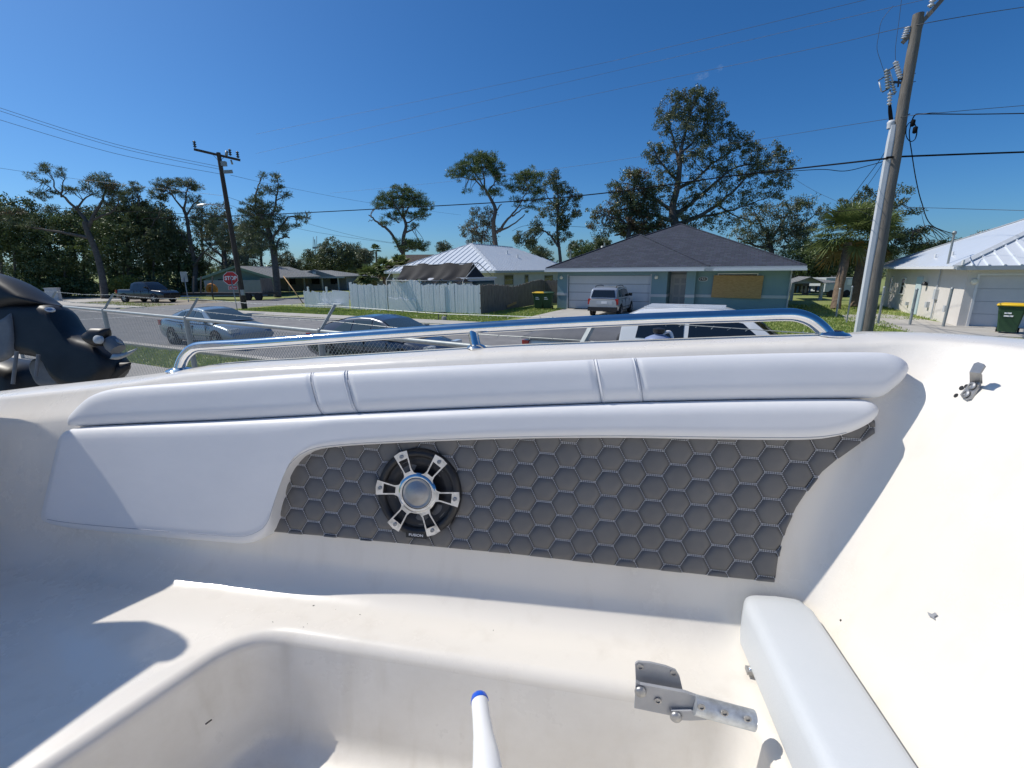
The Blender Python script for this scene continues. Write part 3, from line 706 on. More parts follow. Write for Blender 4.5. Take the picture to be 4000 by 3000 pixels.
# --- trigger spray bottle standing in the locker
sb = thing('spray_bottle', Vector((-.03, .55, EYE+LF)), 'white trigger spray bottle with blue nozzle standing in the locker', 'bottle')
tipA = at(1870, 2712, .845); tipB = at(1874, 2742, .83); 
MB().tube([tipA, tipA.lerp(tipB, .25), tipA.lerp(tipB, .6), tipB], [.0085, .0135, .0155, .0165], 20).build('nozzle_cap', M['blue_plastic'], sb, True, 60)
body = [tipB.lerp(at(1876, 2752, .825), .2), at(1880, 2800, .80), at(1890, 2880, .76), at(1900, 2960, .715), at(1908, 3060, .66), at(1912, 3140, .63)]
MB().tube(body, [.0155, .0155, .0175, .0215, .024, .02], 20).build('spray_head', M['white_plastic'], sb, True, 60)
tg = [at(1868, 2790, .795)-Vector((0, 0, .012)), at(1866, 2850, .775)-Vector((0, 0, .03)), at(1872, 2930, .755)-Vector((0, 0, .065)), at(1868, 2990, .75)-Vector((0, 0, .09))]
MB().tube(tg, [.007, .009, .009, .006], 12).build('trigger', M['white_plastic'], sb, True)
nk = at(1905, 3070, .655); base = Vector((nk.x, nk.y, EYE+LF+.001))
MB().lathe(base, Vector((0, 0, 1)), Vector((1, 0, 0)), [(.0005, 0), (.040, 0), (.043, .01), (.043, .12), (.036, .155), (.018, .19), (.015, nk.z-base.z-.045)], 28).build('bottle_body', M['white_plastic'], sb, True, 60)
MB().lathe(base+Vector((0, 0, nk.z-base.z-.05)), Vector((0, 0, 1)), Vector((1, 0, 0)), [(.019, 0), (.021, .004), (.021, .026), (.017, .03)], 28).build('collar', M['blue_plastic'], sb, True, 40)

# --- slab added out of view at the left, outlined to cast the ledge shadow
shad = [(700, 2262), (690, 2282), (355, 2438), (372, 2449), (420, 2440), (490, 2430), (570, 2426), (640, 2446), (700, 2473), (732, 2500), (738, 2525), (712, 2558), (668, 2582), (610, 2590), (440, 2706), (30, 3005), (-500, 3400), (-900, 2700), (-500, 2150), (300, 2120), (640, 2190)]
XB = -1.62; cp = []
for x, y in shad:
    q = zL(x, y, L); t = (XB-q.x+.0)/SDIR.x; cp.append(q+SDIR*t)
caster = MB().prism([cp], Vector((-.06, 0, 0))); caster.build('shadow_caster', M['gel'], boat)
# --- the rest of the boat around the photographer: far side and deck
ob = MB(); rows = []
for k in range(20):
    X = lerp(-2.7, .75, k/19); y0 = -1.05-.12*math.sin(PI*(k/19)*.6)
    rows.append([Vector((X, y0, EYE+L)), Vector((X, y0-.01, EYE+L+.05)), Vector((X, y0-.10, EYE-.30)), Vector((X, y0-.13, EYE-.22)), Vector((X, y0-.33, EYE-.22)), Vector((X, y0-.35, EYE-.3)), Vector((X, y0-.3, EYE-1.5))])
ob.grid(rows).build('far_side', M['gel'], boat, True, 50)

# ================================================================== neighbouring outboard motor
OD = 3.3
om = thing('outboard_motor', at(150, 1560, OD), 'black outboard motor tilted up on the neighbouring boat at the left', 'outboard motor')
def lens(name, topp, botp, d, half, mt, parent, er=.09, n=40, nb=14):
    """solid traced as two curves at axis depth d, swelling both towards and away from the viewer"""
    def cv(pts):
        P = spline([(a, b, 0) for a, b in pts], 8); ls = [0]
        for a, b in zip(P, P[1:]): ls.append(ls[-1]+(b-a).length)
        out = []
        for i in range(n):
            s = ls[-1]*i/(n-1); j = 0
            while j < len(ls)-2 and ls[j+1] < s: j += 1
            v = lerp(P[j], P[j+1], (s-ls[j])/max(1e-9, ls[j+1]-ls[j])); out.append(at(v.x, v.y, d))
        return out
    T, B = cv(topp), cv(botp); mid = [(a+b)/2 for a, b in zip(T, B)]; ln = [0]
    for a, b in zip(mid, mid[1:]): ln.append(ln[-1]+(b-a).length)
    mb = MB()
    for sg in (1, -1):
        rows = []
        for i in range(n):
            wd = (T[i]-B[i]).length; r = []
            for k in range(nb+1):
                q = .5-.5*math.cos(PI*k/nb); e = 1
                for d_ in (q*wd, (1-q)*wd, ln[i], ln[-1]-ln[i]): x = min(d_/er, 1); e *= math.sqrt(max(0, 1-(1-x)**2))
                r.append(lerp(T[i], B[i], q)-CF*(sg*half*e))
            rows.append(r)
        mb.grid(rows)
    return mb.build(name, mt, parent, True, 50)
lens('cowl', [(-520, 1110), (-300, 1070), (-60, 1060), (30, 1078), (100, 1112), (160, 1152), (205, 1183), (240, 1194)], [(-500, 1310), (-300, 1290), (-60, 1262), (30, 1240), (90, 1215), (160, 1206), (205, 1202), (242, 1200)], OD, .15, M['black_gloss'], om, .06)
lens('midsection', [(-420, 1200), (-100, 1190), (60, 1186), (150, 1190), (234, 1194), (262, 1228), (290, 1272), (312, 1300), (345, 1318), (400, 1335), (440, 1372), (476, 1404)], [(-380, 1440), (-60, 1400), (20, 1390), (62, 1380), (110, 1388), (190, 1405), (228, 1440), (262, 1500), (330, 1530), (400, 1520), (440, 1490), (484, 1440)], OD, .12, M['black_gloss'], om, .06)
lens('skeg', [(300, 1440), (400, 1420), (515, 1415)], [(300, 1530), (420, 1500), (505, 1440)], OD-.02, .03, M['black_gloss'], om, .06)
lens('cavitation_plate', [(318, 1312), (352, 1292), (362, 1281), (395, 1280), (428, 1282), (430, 1286)], [(330, 1330), (365, 1350), (385, 1352), (405, 1350), (420, 1318), (430, 1290)], OD-.12, .05, M['black'], om, .05)
MB().lathe(at(380, 1326, OD-.175), -CF, CR, [(.0005, .010), (.020, .009), (.028, .003), (.029, -.02)], 24).build('anode', M['trim'], om, True, 50)
pa, pb = at(428, 1328, OD-.10), at(462, 1366, OD-.10)
MB().tube([pa, pa.lerp(pb, .5), pb], [.045, .055, .048], 20).build('propeller_hub', M['fascia_dark'], om, True, 50)
def blade(pts, d, mt=M['steel_rough']):
    return lens('propeller_blade', pts[0], pts[1], d, .012, mt, om, .04, 24, 8)
blade(([(430, 1326), (455, 1325), (480, 1340)], [(432, 1338), (455, 1342), (480, 1344)]), OD-.12)
blade(([(440, 1380), (480, 1378), (520, 1366), (537, 1358)], [(428, 1402), (460, 1405), (500, 1390), (537, 1364)]), OD-.12)
bo = MB(); c = at(192, 1209, OD-.135); pts = [c+CR*(.034*math.cos(2*PI*k/24))+CU*(.017*math.sin(2*PI*k/24)-.004*math.cos(2*PI*k/24)) for k in range(24)]
bo.prism([pts], CF*.012).build('oval_badge', M['porcelain'], om)
c2_ = at(192, 1209, OD-.139); pts = [c2_+CR*(.02*math.cos(2*PI*k/16))+CU*(.008*math.sin(2*PI*k/16)) for k in range(16)]
MB().prism([pts], CF*.006).build('badge_emblem', M['cloth_b'], om)
lens('swivel_bracket', [(-300, 1300), (-40, 1262), (20, 1242), (48, 1222), (56, 1224)], [(-300, 1470), (-60, 1430), (40, 1395), (62, 1340), (58, 1270)], OD-.11, .03, M['fascia_dark'], om, .03)
lens('trim_bracket', [(132, 1402), (170, 1398), (205, 1402), (220, 1425), (262, 1452)], [(118, 1432), (150, 1500), (190, 1510), (240, 1505), (262, 1470)], OD+.04, .03, M['fascia_dark'], om, .03)
nbo = thing('neighbour_boat', at(-260, 1620, 3.6), 'dark transom of the neighbouring boat below its outboard motor', 'boat')
lens('transom', [(-700, 1420), (-200, 1385), (0, 1390), (150, 1420), (200, 1460)], [(-700, 1800), (-200, 1800), (0, 1800), (150, 1780), (200, 1760)], 3.75, .25, M['black'], nbo, .1)
hz = MB()
for a, b in (((66, 1372), (50, 1500)), ((150, 1385), (140, 1470))): hz.tube([at(*a, OD-.2), at(*b, OD-.2)], .011, 8)
hz.build('hydraulic_rod', M['fascia_dark'], om)

# ================================================================== chain-link fence behind the boat
FA = at(405, 1215, 10.0); RAILZ = 1.85
def onrail(px, py): return onz(px, py, RAILZ)
PA, PB = onrail(405, 1213), onrail(1250, 1295)
fdir = (PB-PA); fdir.z = 0; span = fdir.length/2; fdir.normalize(); fn = Vector((-fdir.y, fdir.x, 0))
posts = [PA+fdir*(span*i) for i in range(-2, 8)]
fe = thing('chain_link_fence', (posts[3].x, posts[3].y, 0), 'galvanised chain-link fence with slanted barbed-wire arms behind the boat', 'fence')
AO = fdir*.16+fn*.10
for p in posts:
    b = Vector((p.x, p.y, 0)); o = MB().tube([b, b+Vector((0, 0, RAILZ+.02))], .045, 12).build('post', M['galv'], fe, True, 50)
    t = Vector((p.x, p.y, RAILZ)); MB().bar(t, t+fn*.20+fdir*.12+Vector((0, 0, .36)), .06, .035).build('barb_arm', M['galv'], o)
    MB().lathe(t, Vector((0, 0, 1)), Vector((1, 0, 0)), [(.04, -.03), (.042, .0), (.04, .03), (.02, .045)], 12).build('post_cap', M['galv'], o, True, 50)
for a, b in zip(posts, posts[1:]):
    A = Vector((a.x, a.y, RAILZ)); B = Vector((b.x, b.y, RAILZ))
    MB().tube([A, B], .030, 10).build('top_rail', M['galv'], fe, True, 50)
    wr = MB()
    for s in (.4, .95):
        off = (fn*.20+fdir*.12+Vector((0, 0, .36)))*s; m = (A+B)/2+off-Vector((0, 0, .03)); wr.tube([A+off, m, B+off], .0035, 4, False)
        for k in range(1, int((B-A).length/.13)):
            q = k/((B-A).length/.13); c = lerp(A, B, q)+off-Vector((0, 0, .12*q*(1-q))); d1 = Vector((random.uniform(-1, 1), random.uniform(-1, 1), random.uniform(-1, 1))).normalized()
            wr.bar(c-d1*.022, c+d1*.022, .004, .004)
    tag(wr.build('barbed_wire', M['galv'], fe), kind='stuff')
    ln = (B-A).length; n = int(ln/.072); pit = ln/n; zz = np.arange(0.05, RAILZ-.03, pit/2); wm = MB(); rad = .0019
    for i in range(n+1):
        pth = []
        for k, z in enumerate(zz):
            x = i*pit+(pit/2 if k % 2 else 0)*(1); x = min(max(x, 0), ln); pth.append(Vector((A.x, A.y, z))+fdir*x+fn*(.004 if k % 2 else -.004))
        for p, q in zip(pth, pth[1:]):
            wm.bar(p, q, rad*2, rad*2, fn)
        # mirrored strand closes the diamonds
        pth = []
        for k, z in enumerate(zz):
            x = i*pit-(pit/2 if k % 2 else 0); x = min(max(x, 0), ln); pth.append(Vector((A.x, A.y, z))+fdir*x-fn*(.004 if k % 2 else -.004))
        for p, q in zip(pth, pth[1:]): wm.bar(p, q, rad*2, rad*2, fn)
    me = bpy.data.meshes.new('wire_mesh'); me.from_pydata(wm.v, [], wm.f); o = link('wire_mesh', me, M['galv'], fe); tag(o, kind='stuff')

# ================================================================== vehicles
def vehicle(name, label, group, org, hd, P):
    F = frame(org, hd); T = thing(name, Vector((org[0], org[1], 0)), label, P['cat'], group); Lh = P['L']/2; W2 = P['W']/2
    def wx(x): return W2*(1-.11*abs(x/Lh)**6)
    top = P['top']; zc = P['clear']
    bd = MB(); xs = sorted(set([round(lerp(-Lh, Lh, k/36), 4) for k in range(37)]))
    rows = []
    for x in xs:
        w_ = wx(x); zt = interp(top, x); zl = zc+.10*max(0, abs(x/Lh)-.85)/.15*1.2
        e = max(0, (abs(x)/Lh-.965)/.035); sh = .06*e
        half = [(0, zl+.02), (w_*.86, zl), (w_*.97, zl+.07), (w_, lerp(zl, zt, .38)), (w_*.995, lerp(zl, zt, .62)), (w_*.965, zt-.10), (w_*.92, zt-.035), (w_*.82, zt-sh*.5), (w_*.4, zt+.012-sh*.5), (0, zt+.018-sh*.5)]
        full = [F(x, y, z) for y, z in half]+[F(x, -y, z) for y, z in half[-2:0:-1]]
        rows.append(full)
    bd.grid(rows, True); n = len(rows[0]); bd.add(rows[0], [tuple(range(n))]); bd.add(rows[-1], [tuple(reversed(range(n)))])
    body = bd.build('body', P['paint'], T, True, 42)
    cab = P['cabin']; zm = max(z for _, z in cab); xa, xb = cab[0][0], cab[-1][0]
    def ctop(x): return interp(cab, x)
    def wt(x):
        zb = interp(top, x); return lerp(wx(x)*.95, P['roofw'], max(0, min(1, (ctop(x)-zb)/(zm-zb))))
    def ys(x, z):
        zb = interp(top, x)-.02; zt = ctop(x); return lerp(wx(x)*.95, wt(x), max(0, min(1, (z-zb)/max(.05, zt-.04-zb))))
    cx = sorted(set([lerp(xa, xb, k/40) for k in range(41)]+[c[0] for c in cab])); rows = []
    for x in cx:
        zb = interp(top, x)-.03; zt = max(ctop(x), zb+.03); wb = wx(x)*.955; wtt = wt(x)
        half = [(wb, zb), (lerp(wb, wtt, .5), lerp(zb, zt-.05, .5)), (wtt, max(zb+.005, zt-.055)), (wtt-.03, max(zb+.01, zt-.018)), (wtt*.8, zt), (wtt*.4, zt+.018), (0, zt+.025)]
        rows.append([F(x, y, z) for y, z in half]+[F(x, -y, z) for y, z in half[-2::-1]])
    MB().grid(rows).build('roof', P['paint'], T, True, 40)
    for (x0, x1, lbl) in P['screens']:
        rows = []
        for k in range(9):
            x = lerp(x0, x1, k/8); zt = ctop(x)+.008; w_ = wt(x)-.07
            rows.append([F(x, y*w_, zt+.022*(1-y*y)) for y in (-1, -.8, -.4, 0, .4, .8, 1)])
        MB().grid(rows).build(lbl, P['glass'], T, True)
    for sd in (1, -1):
        for poly in P['windows']:
            pp = [F(x, sd*(ys(x, z)+.007), z) for x, z in poly]; o = MB().prism([pp], F(0, -sd*.012, 0)-F(0, 0, 0)).build('side_window', P['glass'], T)
        for (x, z, r) in P['wheels']:
            c = F(x, sd*(wx(x)-.10), r); ax = (F(0, sd, 0)-F(0, 0, 0)); e1 = F(1, 0, 0)-F(0, 0, 0)
            ar = MB(); ar.lathe(F(x, sd*(wx(x)+.004), r+.02), ax, e1, [(r*1.16, -.06), (r*1.16, .0), (r*.3, .001), (.001, .001)], 28); ar.build('wheel_arch', M['rubber'], T, True, 30)
            wl = MB().lathe(c, ax, e1, [(r*.62, .125), (r*.68, .135), (r*.9, .13), (r*.99, .10), (r, .05), (r, -.08), (r*.9, -.1), (.02, -.1)], 28).build('wheel', M['rubber'], T, True, 50)
            rim = MB(); rim.lathe(c, ax, e1, [(r*.66, .128), (r*.60, .10), (r*.58, .10)], 28)
            for k in range(P.get('spokes', 5)):
                a = 2*PI*k/P.get('spokes', 5); d = e1*math.cos(a)+Vector((0, 0, 1))*math.sin(a); rim.bar(c+ax*.128+d*.02, c+ax*.122+d*(r*.62), r*.2, .02, ax)
            rim.lathe(c, ax, e1, [(r*.16, .12), (r*.14, .14), (.002, .142)], 14); rim.build('rim', M['rim'], wl, True, 35)
        if 'mirror' in P:
            x, z = P['mirror']; mm = MB(); y0 = ys(x, z); mm.box(F, x-.06, x+.08, sd*(y0+.02) if sd > 0 else sd*(y0+.22), sd*(y0+.22) if sd > 0 else sd*(y0+.02), z-.02, z+.13); mm.build('mirror', P.get('mirmat', P['paint']), T)
        for (x, z) in P.get('handles', ()):
            h = MB(); y0 = wx(x)*.985; h.box(F, x-.09, x+.09, min(sd*(y0-.01), sd*(y0+.03)), max(sd*(y0-.01), sd*(y0+.03)), z-.015, z+.015); h.build('door_handle', P.get('hmat', P['paint']), T)
        for (x, z0, z1, w0, w1, mt, nm) in P.get('lights', ()):
            l = MB(); sg = 1 if x > 0 else -1; ya, yb = sorted((sd*w0, sd*w1)); l.box(F, min(x, x-sg*.16), max(x, x-sg*.16), ya, yb, z0, z1); l.build(nm, mt, T)
        for x0 in P.get('doorlines', ()):
            dl = MB(); y0 = wx(x0); zt = interp(top, x0); dl.box(F, x0-.006, x0+.006, min(sd*(y0-.02), sd*(y0+.0035)), max(sd*(y0-.02), sd*(y0+.0035)), zc+.12, zt-.1); dl.build('door_gap', M['black'], T)
        if 'trimz' in P:
            tr = MB(); z = P['trimz']; y0 = W2; tr.box(F, -Lh*.62, Lh*.55, min(sd*(y0-.03), sd*(y0+.006)), max(sd*(y0-.03), sd*(y0+.006)), z-.02, z+.02); tr.build('side_moulding', P.get('trimmat', M['black']), T)
    return T, F
def sedan(paint, cat='car'):
    return dict(cat=cat, L=4.55, W=1.76, clear=.20, roofw=.56, paint=paint, glass=M['carglass_lite'],
        top=[(-2.28, .86), (-2.1, .96), (-1.6, .98), (-1.0, .93), (0, .90), (.75, .90), (1.1, .90), (1.7, .80), (2.1, .68), (2.28, .56)],
        cabin=[(-1.75, .96), (-1.3, 1.17), (-.85, 1.32), (-.4, 1.385), (0, 1.39), (.35, 1.345), (.8, 1.14), (1.22, .92)],
        screens=[(-1.62, -.88, 'rear_window'), (.42, 1.16, 'windscreen')],
        windows=[[(-1.15, .99), (-.62, .96), (-.62, 1.27), (-.85, 1.245)], [(-.56, .955), (.0, .945), (.0, 1.31), (-.56, 1.29)], [(.06, .945), (.82, .945), (.35, 1.25), (.06, 1.31)]],
        wheels=[(-1.32, 0, .31), (1.38, 0, .31)], mirror=(.72, .97), handles=[(-.75, .80), (.0, .79)],
        lights=[(2.20, .60, .74, .48, .80, M['lens'], 'headlight'), (-2.24, .72, .90, .50, .82, M['red'], 'tail_light')], doorlines=(-.6, .06, .86), trimz=.50)
CU_ = lambda u, v: ST(u, v)
_s1 = sedan(M['silverblue']); _s1['trimmat'] = M['silver']
vehicle('parked_car', 'silver-blue saloon car parked at the kerb beyond the chain-link fence', 'cars parked along the near kerb', onz(852, 1342), SU, _s1)
_s2 = sedan(M['navy'])
_s2['cabin'] = [(-1.95, .98), (-1.4, 1.22), (-.85, 1.36), (-.3, 1.42), (.1, 1.42), (.5, 1.35), (.95, 1.14), (1.4, .92)]
_s2['screens'] = [(-1.85, -.9, 'rear_window'), (.55, 1.34, 'windscreen')]
_s2['windows'] = [[(-1.2, 1.0), (-.5, .97), (-.5, 1.31), (-.75, 1.29)], [(-.44, .965), (.2, .955), (.2, 1.335), (-.44, 1.325)], [(.26, .955), (1.0, .95), (.5, 1.27), (.26, 1.33)]]
_s2['mirmat'] = M['black']; _s2['mirror'] = (.85, .97)
vehicle('parked_car', 'dark grey saloon car parked between the silver car and the white pickup', 'cars parked along the near kerb', onz(1505, 1420), SU, _s2)
# white pickup, its bed under a grey cover
_pu = dict(cat='pickup truck', L=6.3, W=1.86, clear=.30, roofw=.66, paint=M['whitecar'], glass=M['carglass'], top=[(-3.15, 1.05), (-2.9, 1.14), (-1, 1.16), (1.6, 1.18), (2.3, 1.12), (2.9, 1.0), (3.15, .86)],
    cabin=[(-.86, 1.15), (-.82, 1.68), (-.5, 1.83), (.3, 1.87), (1.1, 1.85), (1.6, 1.70), (2.35, 1.14)], screens=[(1.62, 2.26, 'windscreen')],
    windows=[[(-.52, 1.28), (.42, 1.26), (.40, 1.70), (-.46, 1.68)], [(.50, 1.26), (1.95, 1.22), (1.45, 1.64), (1.1, 1.69), (.50, 1.70)]],
    wheels=[(-2.0, 0, .38), (2.1, 0, .38)], mirror=(1.75, 1.30), mirmat=M['black'], handles=[(-.2, 1.05), (.7, 1.04)], lights=[(3.05, .82, 1.0, .50, .86, M['lens'], 'headlight'), (-3.1, .85, 1.08, .7, .88, M['red'], 'tail_light')], doorlines=(-.6, .46, 1.9))
pk = ST(-1.38, 10.4)
T, F = vehicle('pickup_truck', 'white pickup truck with a grey bed cover parked right behind the boat rail', 'cars parked along the near kerb', pk, SU, _pu)
tb = MB(); rows = []
for x, z in ((-3.12, 1.14), (-3.05, 1.20), (-2.6, 1.32), (-1.8, 1.36), (-1.1, 1.34), (-.92, 1.30), (-.915, 1.12)):
    rows.append([F(x, y, z2) for y, z2 in ((-.90, 1.12), (-.88, min(z, 1.19)), (-.7, z), (0, z+.03), (.7, z), (.88, min(z, 1.19)), (.90, 1.12))])
tb.grid(rows); tb.build('bed_cover', M['tonneau'], T, True, 40)
for y in (-.42, -.14, .14, .42): MB().box(F, -.45, 1.1, y-.02, y+.02, 1.865, 1.895).build('roof_rib', M['whitecar'], T)
# silver off-roader on the driveway
_sv = dict(cat='car', L=4.35, W=1.76, clear=.30, roofw=.72, paint=M['silver'], glass=M['carglass'], top=[(-2.17, 1.0), (-2.1, 1.05), (0, 1.05), (.9, 1.05), (1.6, 1.02), (2.05, .95), (2.17, .80)],
    cabin=[(-2.12, 1.04), (-1.92, 1.55), (-1.75, 1.64), (-.9, 1.68), (.2, 1.66), (.45, 1.60), (.95, 1.08)], screens=[(.50, .92, 'windscreen')],
    windows=[[(-1.72, 1.13), (-1.18, 1.11), (-1.18, 1.53), (-1.62, 1.51)], [(-1.08, 1.11), (-.32, 1.10), (-.32, 1.56), (-1.08, 1.54)], [(-.24, 1.10), (.72, 1.09), (.38, 1.48), (-.24, 1.56)]],
    wheels=[(-1.3, 0, .34), (1.35, 0, .34)], mirror=(.62, 1.12), mirmat=M['black'], handles=[(-1.0, .98), (-.12, .97)], lights=[(-2.14, .72, 1.04, .70, .87, M['red'], 'tail_light'), (2.1, .75, .92, .5, .8, M['lens'], 'headlight')], doorlines=(-1.13, -.28, .7), trimz=.52)
so_ = ST(-7.05, 27.9); T, F = vehicle('parked_car', 'silver off-road car standing on the driveway with its tail towards us', None, so_, SN, _sv)
rw = [F(-2.115, y, 1.12) for y in (.70, -.70)]+[F(-1.965, y, 1.52) for y in (-.60, .60)]
MB().prism([rw], F(.02, 0, 0)-F(0, 0, 0)).build('rear_window', M['carglass'], T)
MB().box(F, -2.24, -2.05, -.84, .84, .36, .58).build('rear_bumper', M['black'], T)
MB().box(F, -2.20, -2.12, -.55, .35, .74, .93).build('plate_recess', M['trim'], T)
MB().box(F, -2.215, -2.19, -.26, .06, .78, .90).build('number_plate', M['signwhite'], T)
for y in (-.6, .6): MB().tube([F(-1.6, y, 1.66), F(-1.5, y, 1.73), F(-.6, y, 1.75), F(0, y, 1.72), F(.1, y, 1.66)], .022, 8).build('roof_rail', M['black'], T, True)
# dark pickup under the trees on the far corner
_dp = dict(_pu); _dp.update(doorlines=(-.5, .3, 1.3), handles=[(-.2, 1.05), (.5, 1.04)], paint=M['navytruck'], glass=M['carglass'], L=5.8, top=[(-2.9, 1.15), (-2.6, 1.22), (0, 1.22), (1.2, 1.2), (1.8, 1.15), (2.6, 1.08), (2.9, .9)],
    cabin=[(-1.0, 1.2), (-.95, 1.75), (-.5, 1.9), (.3, 1.92), (.7, 1.85), (1.05, 1.6), (1.5, 1.2)], wheels=[(-1.8, 0, .40), (1.8, 0, .40)], windows=[[(-.7, 1.3), (-.1, 1.3), (-.12, 1.74), (-.62, 1.72)], [(0, 1.3), (1.1, 1.28), (.75, 1.65), (0, 1.74)]], screens=[(.78, 1.4, 'windscreen')], lights=[(-2.84, .85, 1.16, .68, .9, M['red'], 'tail_light')], mirror=(1.0, 1.35))
tp = onz(585, 1180); vehicle('pickup_truck', 'dark navy pickup truck parked under the trees on the far corner', None, tp, (SU*.95+SN*.2), _dp)
# pale blue tank with a black cap in front of the pickup window
bt = thing('fuel_tank', at(2560, 1420, 3.6), 'pale blue tank with black cap and white hose showing above the gunwale', 'tank')
c = at(2565, 1420, 3.6); MB().lathe(c-Vector((0, 0, .2)), Vector((0, 0, 1)), Vector((1, 0, 0)), [(.002, 0), (.11, 0), (.12, .04), (.12, .34), (.10, .40), (.06, .42), (.03, .43), (.03, .45)], 20).build('tank_body', M['blue_tank'], bt, True, 60)
MB().lathe(c+Vector((0, 0, .235)), Vector((0, 0, 1)), Vector((1, 0, 0)), [(.03, .0), (.045, .012), (.045, .04), (.002, .05)], 16).build('cap', M['black'], bt, True, 40)
MB().tube(spline([at(2580, 1312, 3.55), at(2598, 1300, 3.55), at(2612, 1296, 3.55), at(2622, 1304, 3.55), at(2628, 1330, 3.55), at(2630, 1380, 3.55)], 4), .012, 8).build('hose', M['white_plastic'], bt, True)
st = MB(); st.box(frame((c.x, c.y, 0), (1, 0, 0)), -.25, .25, -.25, .25, 0, c.z-.2); st.build('support_stand', M['darkwood'], bt)
# ================================================================== houses
def wallbox(T, name, mt, u0, u1, v0, v1, z0, z1): return MB().box(ST, u0, u1, v0, v1, z0, z1).build(name, mt, T)
def faceprism(pts, th):                  # pts world; extruded down by th
    return MB().prism([pts], Vector((0, 0, -th)))
def hip(T, name, mt, u0, u1, v0, v1, ze, pitch, ridge_along='v', th=.06):
    """hip roof over a rectangle; returns ridge ends"""
    if ridge_along == 'v':
        h = (u1-u0)/2; uc = (u0+u1)/2; a = (uc, v0+h); b = (uc, max(v1-h, v0+h+.02))
    else:
        h = (v1-v0)/2; vc = (v0+v1)/2; a = (u0+h, vc); b = (max(u1-h, u0+h+.02), vc)
    zr = ze+h*pitch
    c = [ST(u0, v0, ze), ST(u1, v0, ze), ST(u1, v1, ze), ST(u0, v1, ze), ST(*a, zr), ST(*b, zr)]
    mb = MB(); 
    if ridge_along == 'v': fs = [(0, 1, 4), (1, 2, 5, 4), (2, 3, 5), (3, 0, 4, 5)]
    else: fs = [(0, 1, 5, 4), (1, 2, 5), (2, 3, 4, 5), (3, 0, 4)]
    mb.add(c, fs); mb.add(c[:4], [(3, 2, 1, 0)])
    return mb.build(name, mt, T), a, b, zr
def ridge_caps(T, segs, mt, w_=.14):
    mb = MB()
    for p, q in segs: mb.bar(p+Vector((0, 0, .02)), q+Vector((0, 0, .02)), w_, .05)
    return mb.build('ridge_cap', mt, T)
def window(T, u0, u1, v, z0, z1, face=-1, frame_m=None, bars=1, axis='v'):
    """window on a wall; axis 'v': wall at v facing -v; axis 'u': wall at u facing face*u with u0,u1 meaning v0,v1"""
    fm = frame_m or M['white']
    def P(a, o, z): return ST(a, v-o, z) if axis == 'v' else ST(v+face*o, a, z)
    g = MB(); g.box(lambda x, y, z: P(x, y, z), u0, u1, -.02, .02, z0, z1); W = g.build('window', M['glass'], T)
    f = MB(); t = .06
    fr = lambda x, y, z: P(x, y, z)
    f.box(fr, u0-t, u1+t, -.02, .05, z1, z1+t); f.box(fr, u0-t, u1+t, -.02, .08, z0-t, z0); f.box(fr, u0-t, u0, -.02, .05, z0, z1); f.box(fr, u1, u1+t, -.02, .05, z0, z1)
    if bars: f.box(fr, u0, u1, .0, .04, (z0+z1)/2-.02, (z0+z1)/2+.02)
    f.build('frame', fm, W); return W

# ---- blue house
VB = 30.6; bh = thing('blue_house', ST(-4.7, VB), 'blue stucco bungalow with dark shingle roof and boarded window', 'house')
ua, _ = onv(2177, 1150, VB); ug0, _ = onv(2219, 1150, VB); ug1, _ = onv(2537, 1150, VB); up1, _ = onv(2602, 1150, VB); uc0, _ = onv(2676, 1150, VB); uc1, _ = onv(2712, 1150, VB); ur, _ = onv(3078, 1150, VB+.35)
ZE = 2.58
B = M['bluewall']
wallbox(bh, 'wall', B, ua, ug0, VB, VB+.25, 0, ZE); wallbox(bh, 'wall', B, ug1, up1, VB, VB+1.75, 0, ZE); wallbox(bh, 'wall', B, ug0, ug1, VB, VB+.25, 2.27, ZE)
wallbox(bh, 'wall', B, ua, ua+.2, VB+.25, VB+13, 0, ZE)
wallbox(bh, 'wall', M['trim'], up1, uc1+.4, VB+1.75, VB+1.95, 0, ZE)
wallbox(bh, 'porch_column', B, uc0, uc1, VB, VB+.38, 0, ZE)
wallbox(bh, 'wall', B, uc1-.05, ur, VB+.45, VB+.7, 0, ZE); wallbox(bh, 'wall', B, ur-.2, ur, VB+.7, VB+13, 0, ZE)
wallbox(bh, 'soffit', M['soffit'], ua-.5, ur+.5, VB-.62, VB+13.4, ZE+.002, ZE+.05)
for u0, u1, vv in ((ua-.02, ug0+.0, VB), (ug1, up1+.02, VB), (uc0-.02, uc1+.02, VB), (uc1+.02, ur+.02, VB+.45)):
    wallbox(bh, 'belt_course', M['trim'], u0, u1, vv-.035, vv+.02, .93, 1.10)
wallbox(bh, 'belt_course', M['trim'], up1-.02, up1+.03, VB+.02, VB+1.7, .93, 1.10)
gd = wallbox(bh, 'garage_door', M['black'], ug0, ug1, VB+.16, VB+.2, .03, 2.27); zz = [.05, .60, 1.155, 1.71, 2.265]
for z0, z1 in zip(zz, zz[1:]):
    s = MB().box(ST, ug0+.02, ug1-.02, VB+.12, VB+.158, z0+.012, z1-.012).build('door_section', M['garage'], gd)
    n = 8; wd = (ug1-ug0)/n
    for k in range(n):
        e = MB(); a0 = ug0+wd*k+.1; a1 = ug0+wd*(k+1)-.1; e.box(ST, a0, a1, VB+.108, VB+.121, z0+.12, z1-.12); 
        o = e.build('raised_panel', M['garage'], gd)
wallbox(bh, 'door_jamb', M['trim'], ug0-.08, ug0, VB-.02, VB+.1, 0, 2.35); wallbox(bh, 'door_jamb', M['trim'], ug1, ug1+.08, VB-.02, VB+.1, 0, 2.35)
d0, _ = onv(2625, 1150, VB+1.7); d1, _ = onv(2676, 1150, VB+1.7); d0 -= .02; dc = d0+.5
